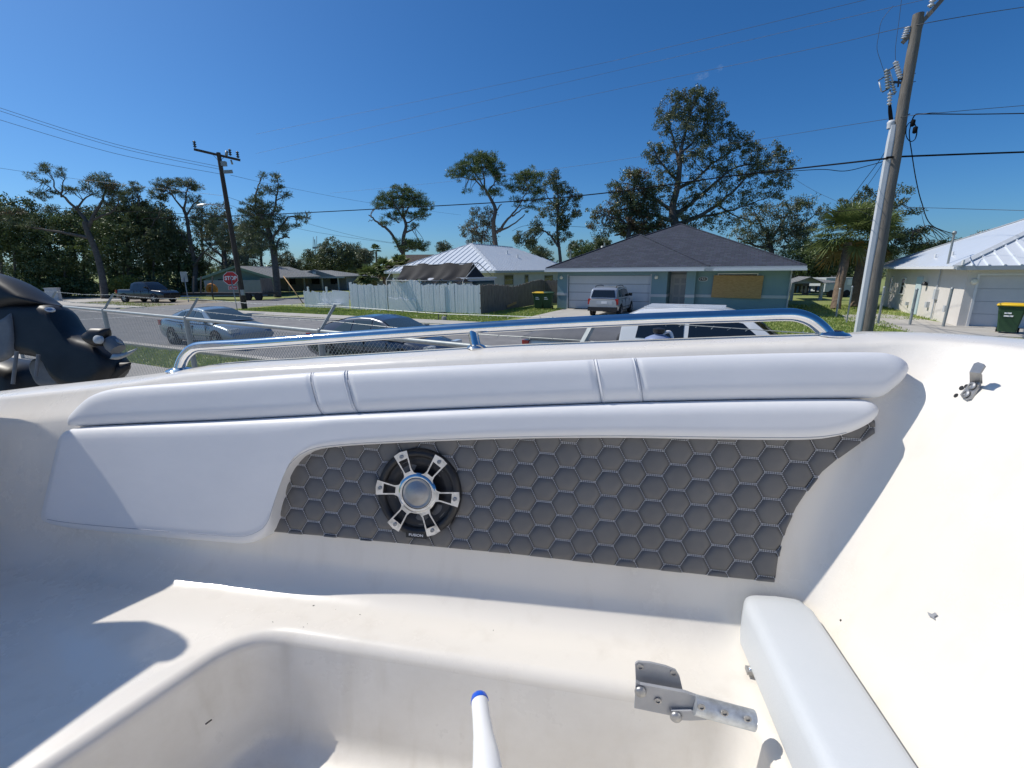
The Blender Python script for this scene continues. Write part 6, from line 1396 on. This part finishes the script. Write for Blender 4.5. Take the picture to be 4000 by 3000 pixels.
tree('pine_tree', 'tall dark pine just right of the dark crossarm pole', 48, [(1085, 1160, .52), (1078, 1060, .46), (1062, 960, .40), (1045, 900, .34), (1030, 850, .28)],
     [[(1045, 890, .24), (1070, 820, .16), (1085, 750, .1), (1085, 700, .06)], [(1040, 880, .22), (1000, 810, .16), (1010, 740, .1), (1020, 700, .05)], [(1060, 940, .24), (1010, 900, .18), (960, 860, .12)], [(1060, 940, .2), (1120, 850, .12), (1180, 845, .07), (1210, 850, .04)], [(1075, 1000, .2), (1090, 930, .12), (1125, 925, .10)], [(1075, 790, .1), (1110, 780, .06)]],
     [(1070, 695, 28, 14, 1.0), (1100, 728, 22, 14, .9), (1030, 690, 22, 12, .7), (1050, 735, 34, 18, .8), (1105, 760, 26, 14, .9), (1010, 770, 30, 22, .9), (980, 820, 50, 36, 1.1), (1050, 820, 50, 30, 1.1), (1070, 870, 50, 34, 1.0), (1000, 870, 50, 36, 1.0), (1180, 848, 42, 16, .8), (1150, 870, 20, 12, .6), (1110, 900, 36, 20, .6), (960, 900, 40, 40, .9), (1010, 960, 60, 50, .7), (1090, 970, 40, 30, .6)], (M['pine_dk'], M['oak2'], .25), M['bark'], .24, 'pine', .5, .95, 3, G1)
tree('oak_tree', 'bare-limbed dim tree leaning behind the green house', 58, [(900, 1150, .4), (890, 1050, .35), (870, 980, .28)],
     [[(880, 1010, .25), (820, 960, .15), (770, 910, .08)], [(885, 1040, .24), (830, 1010, .16), (760, 960, .1), (720, 930, .05)], [(870, 990, .22), (900, 920, .12), (890, 860, .07)], [(880, 1040, .2), (930, 1000, .12), (960, 960, .06)]],
     [(880, 880, 50, 40, .6), (830, 930, 50, 40, .55), (900, 960, 60, 50, .6), (790, 1000, 60, 40, .5), (940, 1010, 50, 40, .6), (850, 1040, 70, 30, .5), (870, 800, 30, 24, .5)], (M['oak2'], M['oak'], .5), M['bark'], .22, 'oak', .5, .8, 6, G1)
for (cx, cy, rx, ry, d_, lb_) in ((190, 850, 80, 60, 63, 'leafy tree filling the gap left of the leaning trunk'), (420, 870, 70, 70, 64, 'leafy tree filling the gap right of the leaning trunk'), (640, 880, 70, 70, 65, 'leafy tree under the umbrella-topped pine'), (790, 850, 60, 70, 66, 'leafy tree just left of the crossarm pole'), (0, 880, 80, 70, 62, 'leafy tree cut by the left edge of the view'), (1010, 900, 60, 70, 66, 'leafy tree behind the tall dark pine'), (565, 880, 90, 70, 60, 'thin grey-green tree between the two left umbrella crowns'), (290, 880, 90, 60, 58, 'wispy tree behind the gnarled far-left limbs'), (870, 890, 80, 80, 62, 'wispy tree behind the dark crossarm pole'), (80, 920, 110, 60, 57, 'wispy green tree at the left edge of the view'), (450, 880, 70, 80, 61, 'wispy tree behind the dense dark crown at left'), (960, 950, 70, 80, 60, 'thin tree between the crossarm pole and the tall dark pine')):
    tree('oak_tree', lb_, d_, [(cx+20, 1150, .3), (cx+10, 1040, .25), (cx, cy+30, .18)], [[(cx+5, cy+90, .14), (cx-rx*.5, cy, .06)], [(cx+5, cy+70, .14), (cx+rx*.5, cy-20, .06)], [(cx, cy+40, .12), (cx, cy-ry*.7, .04)]], [(cx, cy, rx, ry, .7), (cx-rx*.5, cy+ry*.3, rx*.5, ry*.5, .7), (cx+rx*.5, cy+ry*.3, rx*.5, ry*.5, .7), (cx, cy-ry*.5, rx*.5, ry*.4, .7), (cx, cy+ry*.9, rx, ry*.5, .6)], (M['oak2'], M['oak'], .4), M['bark'], .22, 'oak', .5, .75, 6, G1)
G2 = 'understorey bushes at the far left'
for i, (cx, cy, rx, ry, lf, lb_) in enumerate(((60, 980, 130, 120, 'bush', 'broad dark bush at the left edge under the gnarled tree'), (250, 1040, 130, 110, 'bush', 'dark bush with paler leaves left of the leaning trunk'), (480, 1030, 120, 120, 'bush', 'tall dark bush above the navy pickup bed'), (600, 990, 100, 110, 'oak', 'dark bush behind the navy pickup cab'), (330, 950, 90, 70, 'oak', 'middling green bush between the left trunks'), (150, 1100, 120, 60, 'bush', 'low dark hedge behind the outboard motor'), (690, 1060, 110, 80, 'bush', 'dark spreading bush hanging over the navy pickup'), (760, 1120, 60, 50, 'oak', 'low bush left of the green house'))):
    cy -= 45; ry *= 1.2
    tree('bush', lb_, 53+i*.7, [(cx, 1178, .2), (cx+5, cy+20, .12)], [[(cx, cy+40, .1), (cx-rx*.4, cy, .05)], [(cx, cy+40, .1), (cx+rx*.4, cy-10, .05)]], [(cx, cy, rx, ry, 1.5), (cx-rx*.35, cy-ry*.7, rx*.5, ry*.45, .9), (cx+rx*.45, cy-ry*.6, rx*.5, ry*.45, .9), (cx, cy-ry*1.0, rx*.35, ry*.3, .6), (cx, 1130, rx*1.1, 45, 1.6)], (M[lf], M['lime'], .035), M['bark'], .30, 'oak', .7, .85, 2, G2)
tree('bush', 'bright green low bush behind the navy pickup bed', 52, [(480, 1175, .1), (480, 1110, .06)], [], [(470, 1110, 50, 22, 2.0), (500, 1095, 30, 16, 1.6)], M['lime'], M['bark'], .25, 'oak', .45, 1, 1)
# centre pines
tree('pine_tree', 'lone pine with a fanned crown and dead left limb, centre-left', 58, [(1572, 1080, .42), (1572, 1000, .38), (1578, 930, .32), (1585, 880, .28), (1572, 840, .22)],
     [[(1568, 985, .28), (1540, 930, .24), (1510, 895, .22), (1480, 875, .18), (1455, 850, .13), (1440, 840, .08)], [(1450, 848, .12), (1448, 825, .06)], [(1455, 858, .08), (1440, 868, .04)], [(1580, 910, .2), (1610, 895, .12), (1625, 880, .07)], [(1572, 850, .2), (1545, 800, .12), (1530, 770, .08)], [(1578, 850, .2), (1600, 800, .12), (1620, 770, .08)], [(1572, 840, .18), (1575, 790, .12), (1580, 755, .06)], [(1560, 870, .14), (1530, 850, .08), (1510, 845, .05)], [(1590, 870, .14), (1630, 845, .08), (1660, 840, .05)]],
     [(1570, 752, 50, 24, 1.3), (1520, 775, 45, 26, 1.2), (1620, 775, 45, 26, 1.2), (1490, 805, 30, 18, 1.0), (1655, 800, 36, 20, 1.1), (1570, 790, 60, 26, .9), (1640, 838, 38, 18, 1.0), (1540, 845, 45, 20, .8), (1510, 865, 24, 14, .8), (1600, 835, 30, 16, .6), (1615, 885, 18, 12, .9), (1630, 950, 42, 22, 1.1), (1600, 960, 40, 26, .9), (1560, 950, 30, 22, .8), (1650, 972, 24, 12, .9)], M['pine'], M['barkpine'], .24, 'pine', .48, 1.0, 4)
tree('pine_tree', 'tallest pine left of the big oak, its crown set to the left', 56, [(1940, 1000, .46), (1932, 930, .42), (1928, 870, .36), (1935, 820, .32), (1918, 775, .26), (1895, 740, .20)],
     [[(1900, 745, .18), (1860, 710, .12), (1820, 695, .08), (1780, 692, .05)], [(1895, 740, .18), (1890, 690, .12), (1880, 640, .07)], [(1905, 755, .16), (1930, 710, .1), (1945, 680, .06)], [(1895, 740, .14), (1850, 670, .08), (1830, 640, .05)], [(1935, 830, .14), (1960, 800, .08)], [(1938, 910, .3), (1975, 870, .2), (2010, 830, .14), (2040, 790, .1), (2060, 750, .06)], [(2000, 845, .14), (2040, 820, .09), (2075, 800, .05)], [(1950, 905, .2), (2000, 880, .12), (2050, 840, .08)]],
     [(1880, 612, 55, 22, 1.4), (1830, 640, 45, 28, 1.3), (1900, 645, 60, 34, 1.3), (1780, 680, 34, 22, 1.2), (1930, 660, 34, 26, 1.1), (1850, 685, 50, 20, .8), (1955, 700, 30, 18, 1.0), (1905, 745, 36, 18, .8), (1820, 750, 20, 12, .6), (1940, 750, 26, 14, .7), (2040, 690, 50, 26, 1.2), (2090, 680, 36, 24, 1.2), (2010, 730, 30, 22, 1.0), (2080, 740, 48, 26, 1.1), (2100, 770, 30, 18, .9), (2030, 790, 30, 18, .7), (2070, 815, 26, 14, .7)], M['pine'], M['barkpine'], .25, 'pine', .52, 1.0, 4)
tree('oak_tree', 'small brownish tree at the foot of the tallest pine', 57, [(1880, 1040, .2), (1880, 960, .16), (1885, 900, .12)], [[(1880, 940, .1), (1850, 880, .06)], [(1882, 930, .1), (1920, 870, .06)]], [(1870, 850, 50, 40, .9), (1840, 900, 45, 40, .9), (1900, 900, 50, 40, .8), (1870, 940, 60, 30, .7), (1920, 830, 30, 24, .6)], (M['oak2'], M['autumn'], .3), M['bark'], .22, 'oak', .5, .8, 5)
tree('oak_tree', 'slender vine-hung tree between the tall pine and the big oak', 54, [(2190, 1040, .28), (2186, 980, .25), (2178, 900, .2), (2180, 800, .14), (2175, 720, .08)],
     [[(2188, 970, .2), (2150, 920, .16), (2125, 900, .12), (2100, 880, .06)], [(2180, 860, .14), (2220, 790, .09), (2240, 740, .05)], [(2180, 830, .12), (2140, 770, .08), (2130, 720, .04)], [(2180, 900, .12), (2230, 850, .07), (2265, 830, .04)]],
     [(2165, 690, 34, 26, .9), (2150, 730, 40, 24, .9), (2200, 740, 40, 26, .9), (2240, 770, 34, 28, .8), (2250, 830, 30, 30, .8), (2180, 800, 40, 36, 1.0), (2190, 860, 40, 40, 1.3), (2120, 830, 36, 30, .6), (2100, 890, 34, 30, .9), (2070, 940, 24, 40, 1.2), (2025, 935, 18, 28, 1.3), (2160, 930, 36, 26, .6), (2210, 920, 30, 24, .7)], (M['oak'], M['oak2'], .3), M['bark'], .23, 'oak', .45, .95, 4)
# the big oak and its neighbours behind the blue house
tree('oak_tree', 'big storm-stripped oak towering behind the blue house', 47, [(2640, 1020, .75), (2640, 900, .65), (2625, 820, .5), (2640, 740, .42), (2650, 660, .34), (2655, 590, .26), (2680, 520, .18), (2690, 460, .1)],
     [[(2635, 880, .4), (2720, 850, .3), (2800, 800, .22), (2870, 740, .16), (2930, 680, .1)], [(2640, 840, .34), (2720, 780, .26), (2800, 710, .2), (2880, 650, .13), (2980, 640, .07)], [(2640, 740, .3), (2720, 700, .2), (2790, 630, .14), (2860, 580, .08)], [(2650, 640, .24), (2640, 560, .16), (2630, 500, .1), (2620, 440, .06)], [(2640, 700, .22), (2590, 650, .14), (2550, 590, .08)], [(2620, 820, .3), (2560, 770, .2), (2500, 720, .12), (2440, 700, .07)], [(2620, 860, .32), (2540, 840, .24), (2460, 820, .16), (2390, 830, .08)], [(2720, 850, .2), (2820, 830, .14), (2920, 800, .09), (3000, 770, .05)], [(2600, 880, .3), (2480, 900, .2), (2400, 920, .1)], [(2660, 600, .2), (2720, 540, .12), (2770, 480, .07)], [(2800, 800, .16), (2860, 830, .1), (2930, 850, .06)]],
     [(2640, 385, 50, 30, .9), (2720, 380, 70, 36, 1.0), (2780, 410, 50, 34, .9), (2610, 430, 45, 40, .8), (2700, 440, 80, 50, 1.0), (2790, 470, 50, 40, .8), (2590, 500, 34, 40, .6), (2680, 520, 80, 50, .75), (2760, 540, 60, 50, .7), (2850, 520, 45, 40, .7), (2900, 560, 50, 45, .7), (2560, 590, 50, 40, .7), (2540, 620, 34, 26, .6), (2620, 610, 60, 50, .5), (2720, 620, 80, 60, .55), (2830, 620, 70, 60, .6), (2960, 600, 60, 50, .6), (3040, 600, 50, 45, .6), (3070, 660, 45, 45, .6), (2960, 680, 80, 60, .6), (2850, 700, 80, 60, .5), (2720, 720, 80, 60, .45), (2600, 700, 70, 50, .5), (3040, 730, 60, 50, .6), (2930, 770, 80, 50, .55), (2800, 790, 80, 50, .5), (2670, 800, 80, 50, .5), (2560, 760, 70, 50, .5), (2700, 870, 90, 40, .7), (2820, 870, 80, 40, .5)], (M['oak'], M['oak2'], .45), M['bark'], .22, 'oak', .5, 1.1, 5)
tree('oak_tree', 'vine-covered olive and reddish tree left of the big oak', 46, [(2450, 1020, .4), (2455, 900, .34), (2470, 800, .26), (2480, 720, .16)],
     [[(2455, 880, .2), (2390, 850, .12), (2320, 840, .06)], [(2460, 840, .2), (2520, 780, .12), (2540, 720, .06)], [(2465, 800, .16), (2420, 740, .1), (2400, 710, .05)]],
     [(2480, 690, 60, 40, 1.3), (2430, 740, 60, 45, 1.4), (2520, 740, 50, 45, 1.3), (2470, 800, 70, 50, 1.6), (2400, 810, 40, 40, 1.2), (2540, 810, 60, 45, 1.4), (2480, 880, 80, 50, 1.8), (2560, 890, 60, 50, 1.6), (2420, 880, 60, 40, 1.3), (2320, 830, 40, 34, .7), (2310, 880, 34, 26, .6), (2350, 920, 30, 30, .5), (2600, 930, 60, 40, 1.4)], (M['oak'], M['autumn'], .26), M['bark'], .22, 'oak', .5, .95, 4)
tree('oak_tree', 'grey-green spreading oak right of the big one, behind the blue roof', 50, [(3020, 1060, .4), (3010, 960, .34), (3000, 900, .28)],
     [[(3005, 940, .22), (3060, 870, .14), (3100, 810, .07)], [(3005, 930, .22), (2960, 870, .12), (2930, 830, .06)], [(3010, 970, .24), (2950, 960, .16), (2880, 930, .08)], [(3010, 950, .2), (3110, 900, .12), (3180, 840, .06)]],
     [(3000, 830, 60, 40, .7), (3080, 820, 60, 45, .8), (2930, 860, 60, 45, .7), (3150, 800, 50, 40, .7), (3200, 830, 34, 34, .7), (3060, 890, 80, 50, .9), (2960, 920, 70, 45, .8), (3150, 900, 70, 50, 1.0), (3050, 960, 90, 40, .9), (3180, 970, 70, 40, 1.1), (2900, 910, 50, 40, .6)], (M['oak2'], M['oak'], .45), M['bark'], .22, 'oak', .5, .9, 4)
tree('oak_tree', 'dark dense tree filling the gap behind the palms', 46, [(3150, 1110, .35), (3160, 1040, .3), (3180, 980, .2)], [], [(3160, 1000, 110, 60, 2.0), (3230, 1050, 120, 40, 2.2), (3120, 1060, 80, 30, 2.0), (3300, 1000, 80, 60, 1.6), (3380, 1010, 70, 50, 1.8)], M['bush'], M['bark'], .26, 'oak', .6, 1.0, 2)
tree('oak_tree', 'wind-swept dark tree behind the conduit pole', 42, [(3400, 1060, .3), (3410, 960, .25), (3420, 880, .18), (3440, 800, .1)],
     [[(3415, 920, .15), (3340, 840, .09), (3290, 790, .05)], [(3418, 900, .15), (3480, 830, .1), (3560, 770, .05)], [(3412, 940, .15), (3520, 920, .1), (3600, 890, .05)], [(3430, 830, .1), (3500, 770, .06)]],
     [(3300, 790, 26, 16, .7), (3360, 770, 40, 18, .8), (3410, 745, 36, 18, .8), (3400, 800, 50, 24, .7), (3520, 745, 40, 16, .9), (3500, 790, 50, 24, .9), (3560, 830, 34, 20, .7), (3480, 850, 50, 30, .9), (3590, 905, 36, 16, 1.2), (3540, 930, 50, 24, 1.4), (3480, 920, 60, 40, 1.3), (3570, 970, 50, 24, 1.6), (3640, 960, 50, 20, 1.6), (3460, 990, 70, 40, 1.8), (3690, 952, 36, 14, 1.4), (3755, 945, 16, 10, 1.2)], (M['oak'], M['oak2'], .2), M['bark'], .23, 'oak', .45, .9, 3)
tree('oak_tree', 'small tree tip showing above the cream house ridge', 60, [(3830, 1000, .12), (3832, 930, .08)], [], [(3835, 915, 24, 14, .9), (3810, 928, 20, 10, .8)], (M['oak2'], M['autumn'], .3), M['bark'], .2, 'oak', .4, .9, 3)
# background rows
G3 = 'middle-distance trees between the left houses and the white house'
for (cx, cy, rx, ry, d, lf, lb_) in ((1310, 1000, 75, 70, 85, 'oak', 'rounded dark tree behind the grey porch house'), (1230, 1030, 60, 50, 88, 'oak', 'low dark tree left of the rounded one behind the porch house'), (1390, 1010, 55, 60, 90, 'oak', 'dark tree right of the rounded one, behind the low house'), (1120, 1040, 60, 50, 82, 'oak2', 'grey-green tree between the dark pine and the porch house'), (1430, 1000, 30, 34, 84, 'oak2', 'thin pale tree left of the little far palm'), (1735, 965, 26, 20, 80, 'oak2', 'small pale tree left of the white roof ridge'), (2270, 985, 55, 50, 90, 'pine', 'green rounded tree behind the white metal roof'), (2350, 960, 40, 40, 92, 'oak', 'vine-dark tree beside the far transformer pole'), (2420, 990, 50, 34, 95, 'pine', 'pale green tree peeping left of the blue roof'), (2110, 1000, 50, 40, 88, 'oak', 'dark tree just above the white roof at the centre')):
    tree('oak_tree', lb_, d, [(cx, 1085, .35), (cx, cy+10, .25)], [], [(cx, cy, rx, ry, 1.3), (cx-rx*.4, cy-ry*.4, rx*.5, ry*.45, 1.1), (cx+rx*.45, cy-ry*.2, rx*.5, ry*.5, 1.1), (cx, cy+ry*.5, rx*1.1, ry*.5, 1.3)], (M[lf], M['oak2'], .25), M['bark'], .34, 'oak', .7, .85, 2, G3)
C = []; 
for i in range(900):
    px = random.uniform(-700, 4700); d = random.uniform(100, 130); p = at(px, 1062+random.uniform(-26, 18)+8*math.sin(px*.013), d); C.append((p.x, p.y, max(.5, p.z)))
o = raw_mesh('distant_wood', leaves_at(np.array(C), np.full(len(C), 1.9), 40, .7, 'oak'), 4, M['oak']); tag(o, 'distant dark treeline along the horizon', 'trees', kind='stuff')
# palms
def palm(name, label, d, trunk, crown, rad, nf=34, r0=.2, group='cabbage palms'):
    B0 = at(*trunk[0], d); base = Vector((B0.x, B0.y, 0)); T = thing(name, base, label, 'palm tree', group)
    P = [base]+[at(x, y, d) for x, y in trunk[1:]]; sp_ = spline(P, 5); MB().tube(sp_, [r0*(1.12-.25*i/len(sp_))+.015*math.sin(i*2.3) for i in range(len(sp_))], 12).build('trunk', M['palmbark'], T, True, 60)
    c = at(*crown, d); k = d/FPX; R = rad*k
    for i in range(nf):
        az = rng.uniform(0, 2*PI); el = math.radians(rng.uniform(-55, 80)); dry = el < math.radians(-40) and rng.random() < .7
        dr = Vector((math.cos(az)*math.cos(el), math.sin(az)*math.cos(el), math.sin(el))); st_l = R*rng.uniform(.35, .55); hub = c+dr*st_l-Vector((0, 0, .15*st_l)); fl = R*rng.uniform(.5, .7); V = []
        s = dr.cross(Vector((0, 0, 1))); s = s.normalized() if s.length > .05 else Vector((1, 0, 0)); u = s.cross(dr)
        st_w = s*.015; V += [c-st_w, c+st_w, hub+st_w, hub-st_w]
        for j in range(22):
            a = math.radians(-105+210*j/21); dd = dr*math.cos(a)+s*math.sin(a)+u*rng.uniform(-.12, .12); ln = fl*(.75+.25*math.cos(a))*rng.uniform(.85, 1.1); tip = hub+dd*ln-Vector((0, 0, 1))*(ln*ln*.28/R+.03); mid = hub+dd*ln*.5; w_ = (s*math.cos(a)-dr*math.sin(a))*.046*(1 if d < 40 else 1.6)
            V += [hub, mid+w_, tip, mid-w_]
        raw_mesh('frond', np.array([tuple(p) for p in V]), 4, M['palmdry'] if dry else M['palm'], T)
    return T
palm('palm_tree', 'cabbage palm left of the conduit pole with orange dead fronds', 30, [(3262, 1212), (3280, 1110), (3300, 1020), (3312, 950)], (3312, 905), 150, 62, .26)
palm('palm_tree', 'cabbage palm half hidden behind the conduit pole', 31.5, [(3338, 1205), (3348, 1110), (3365, 1030), (3385, 960)], (3400, 915), 140, 58, .30)
palm('palm_tree', 'tiny distant palm on a thin stem left of the lone pine', 95, [(1470, 1060), (1470, 1000), (1469, 985)], (1468, 972), 24, 18, .2, 'far palms')
for i, (x, y, r_, lb_) in enumerate(((1440, 1075, 60, 'squat fan palm clump left of the white house'), (1500, 1045, 55, 'fan palm clump touching the left eave of the white house'), (1565, 1030, 50, 'fan palm clump at the foot of the lone pine'))):
    palm('fan_palm', lb_, 50+i*3, [(x, 1110), (x, y+20)], (x, y), r_, 34, .18, 'fan palms by the white house')
# small cloud wisp high above the oak
cv = bpy.data.materials.new('cloud_vapour'); cv.use_nodes = True; ct = cv.node_tree; ct.nodes.remove(ct.nodes['Principled BSDF']); vo = ct.nodes.new('ShaderNodeVolumePrincipled'); vo.inputs['Color'].default_value = (1, 1, 1, 1); vo.inputs['Anisotropy'].default_value = .3
tcn = ct.nodes.new('ShaderNodeTexCoord'); nn = ct.nodes.new('ShaderNodeTexNoise'); nn.inputs['Scale'].default_value = .07; nn.inputs['Detail'].default_value = 6; ct.links.new(tcn.outputs['Object'], nn.inputs[0]); rpn = ct.nodes.new('ShaderNodeMapRange'); rpn.inputs[1].default_value = .50; rpn.inputs[2].default_value = .75; rpn.inputs[3].default_value = 0; rpn.inputs[4].default_value = .02; ct.links.new(nn.outputs['Fac'], rpn.inputs[0]); ct.links.new(rpn.outputs[0], vo.inputs['Density']); ct.links.new(vo.outputs[0], ct.nodes['Material Output'].inputs['Volume'])
cl_ = MB()
for (x, y, a, b) in ((2735, 300, 40, 14), (2808, 268, 18, 14)):
    c = at(x, y, 900); k = 900/FPX; ex = CR*a*k+CU*a*k*.25; ez = CU*b*k; rows = []
    for i in range(9):
        th = PI*i/8; rows.append([c+ex*math.cos(th)+(ez*math.cos(2*PI*j/12)+CF*b*k*math.sin(2*PI*j/12))*math.sin(th) for j in range(12)])
    cl_.grid(rows, True)
o = cl_.build('cloud', cv); tag(o, 'tiny white cloud wisp above the big oak', 'cloud', kind='stuff')
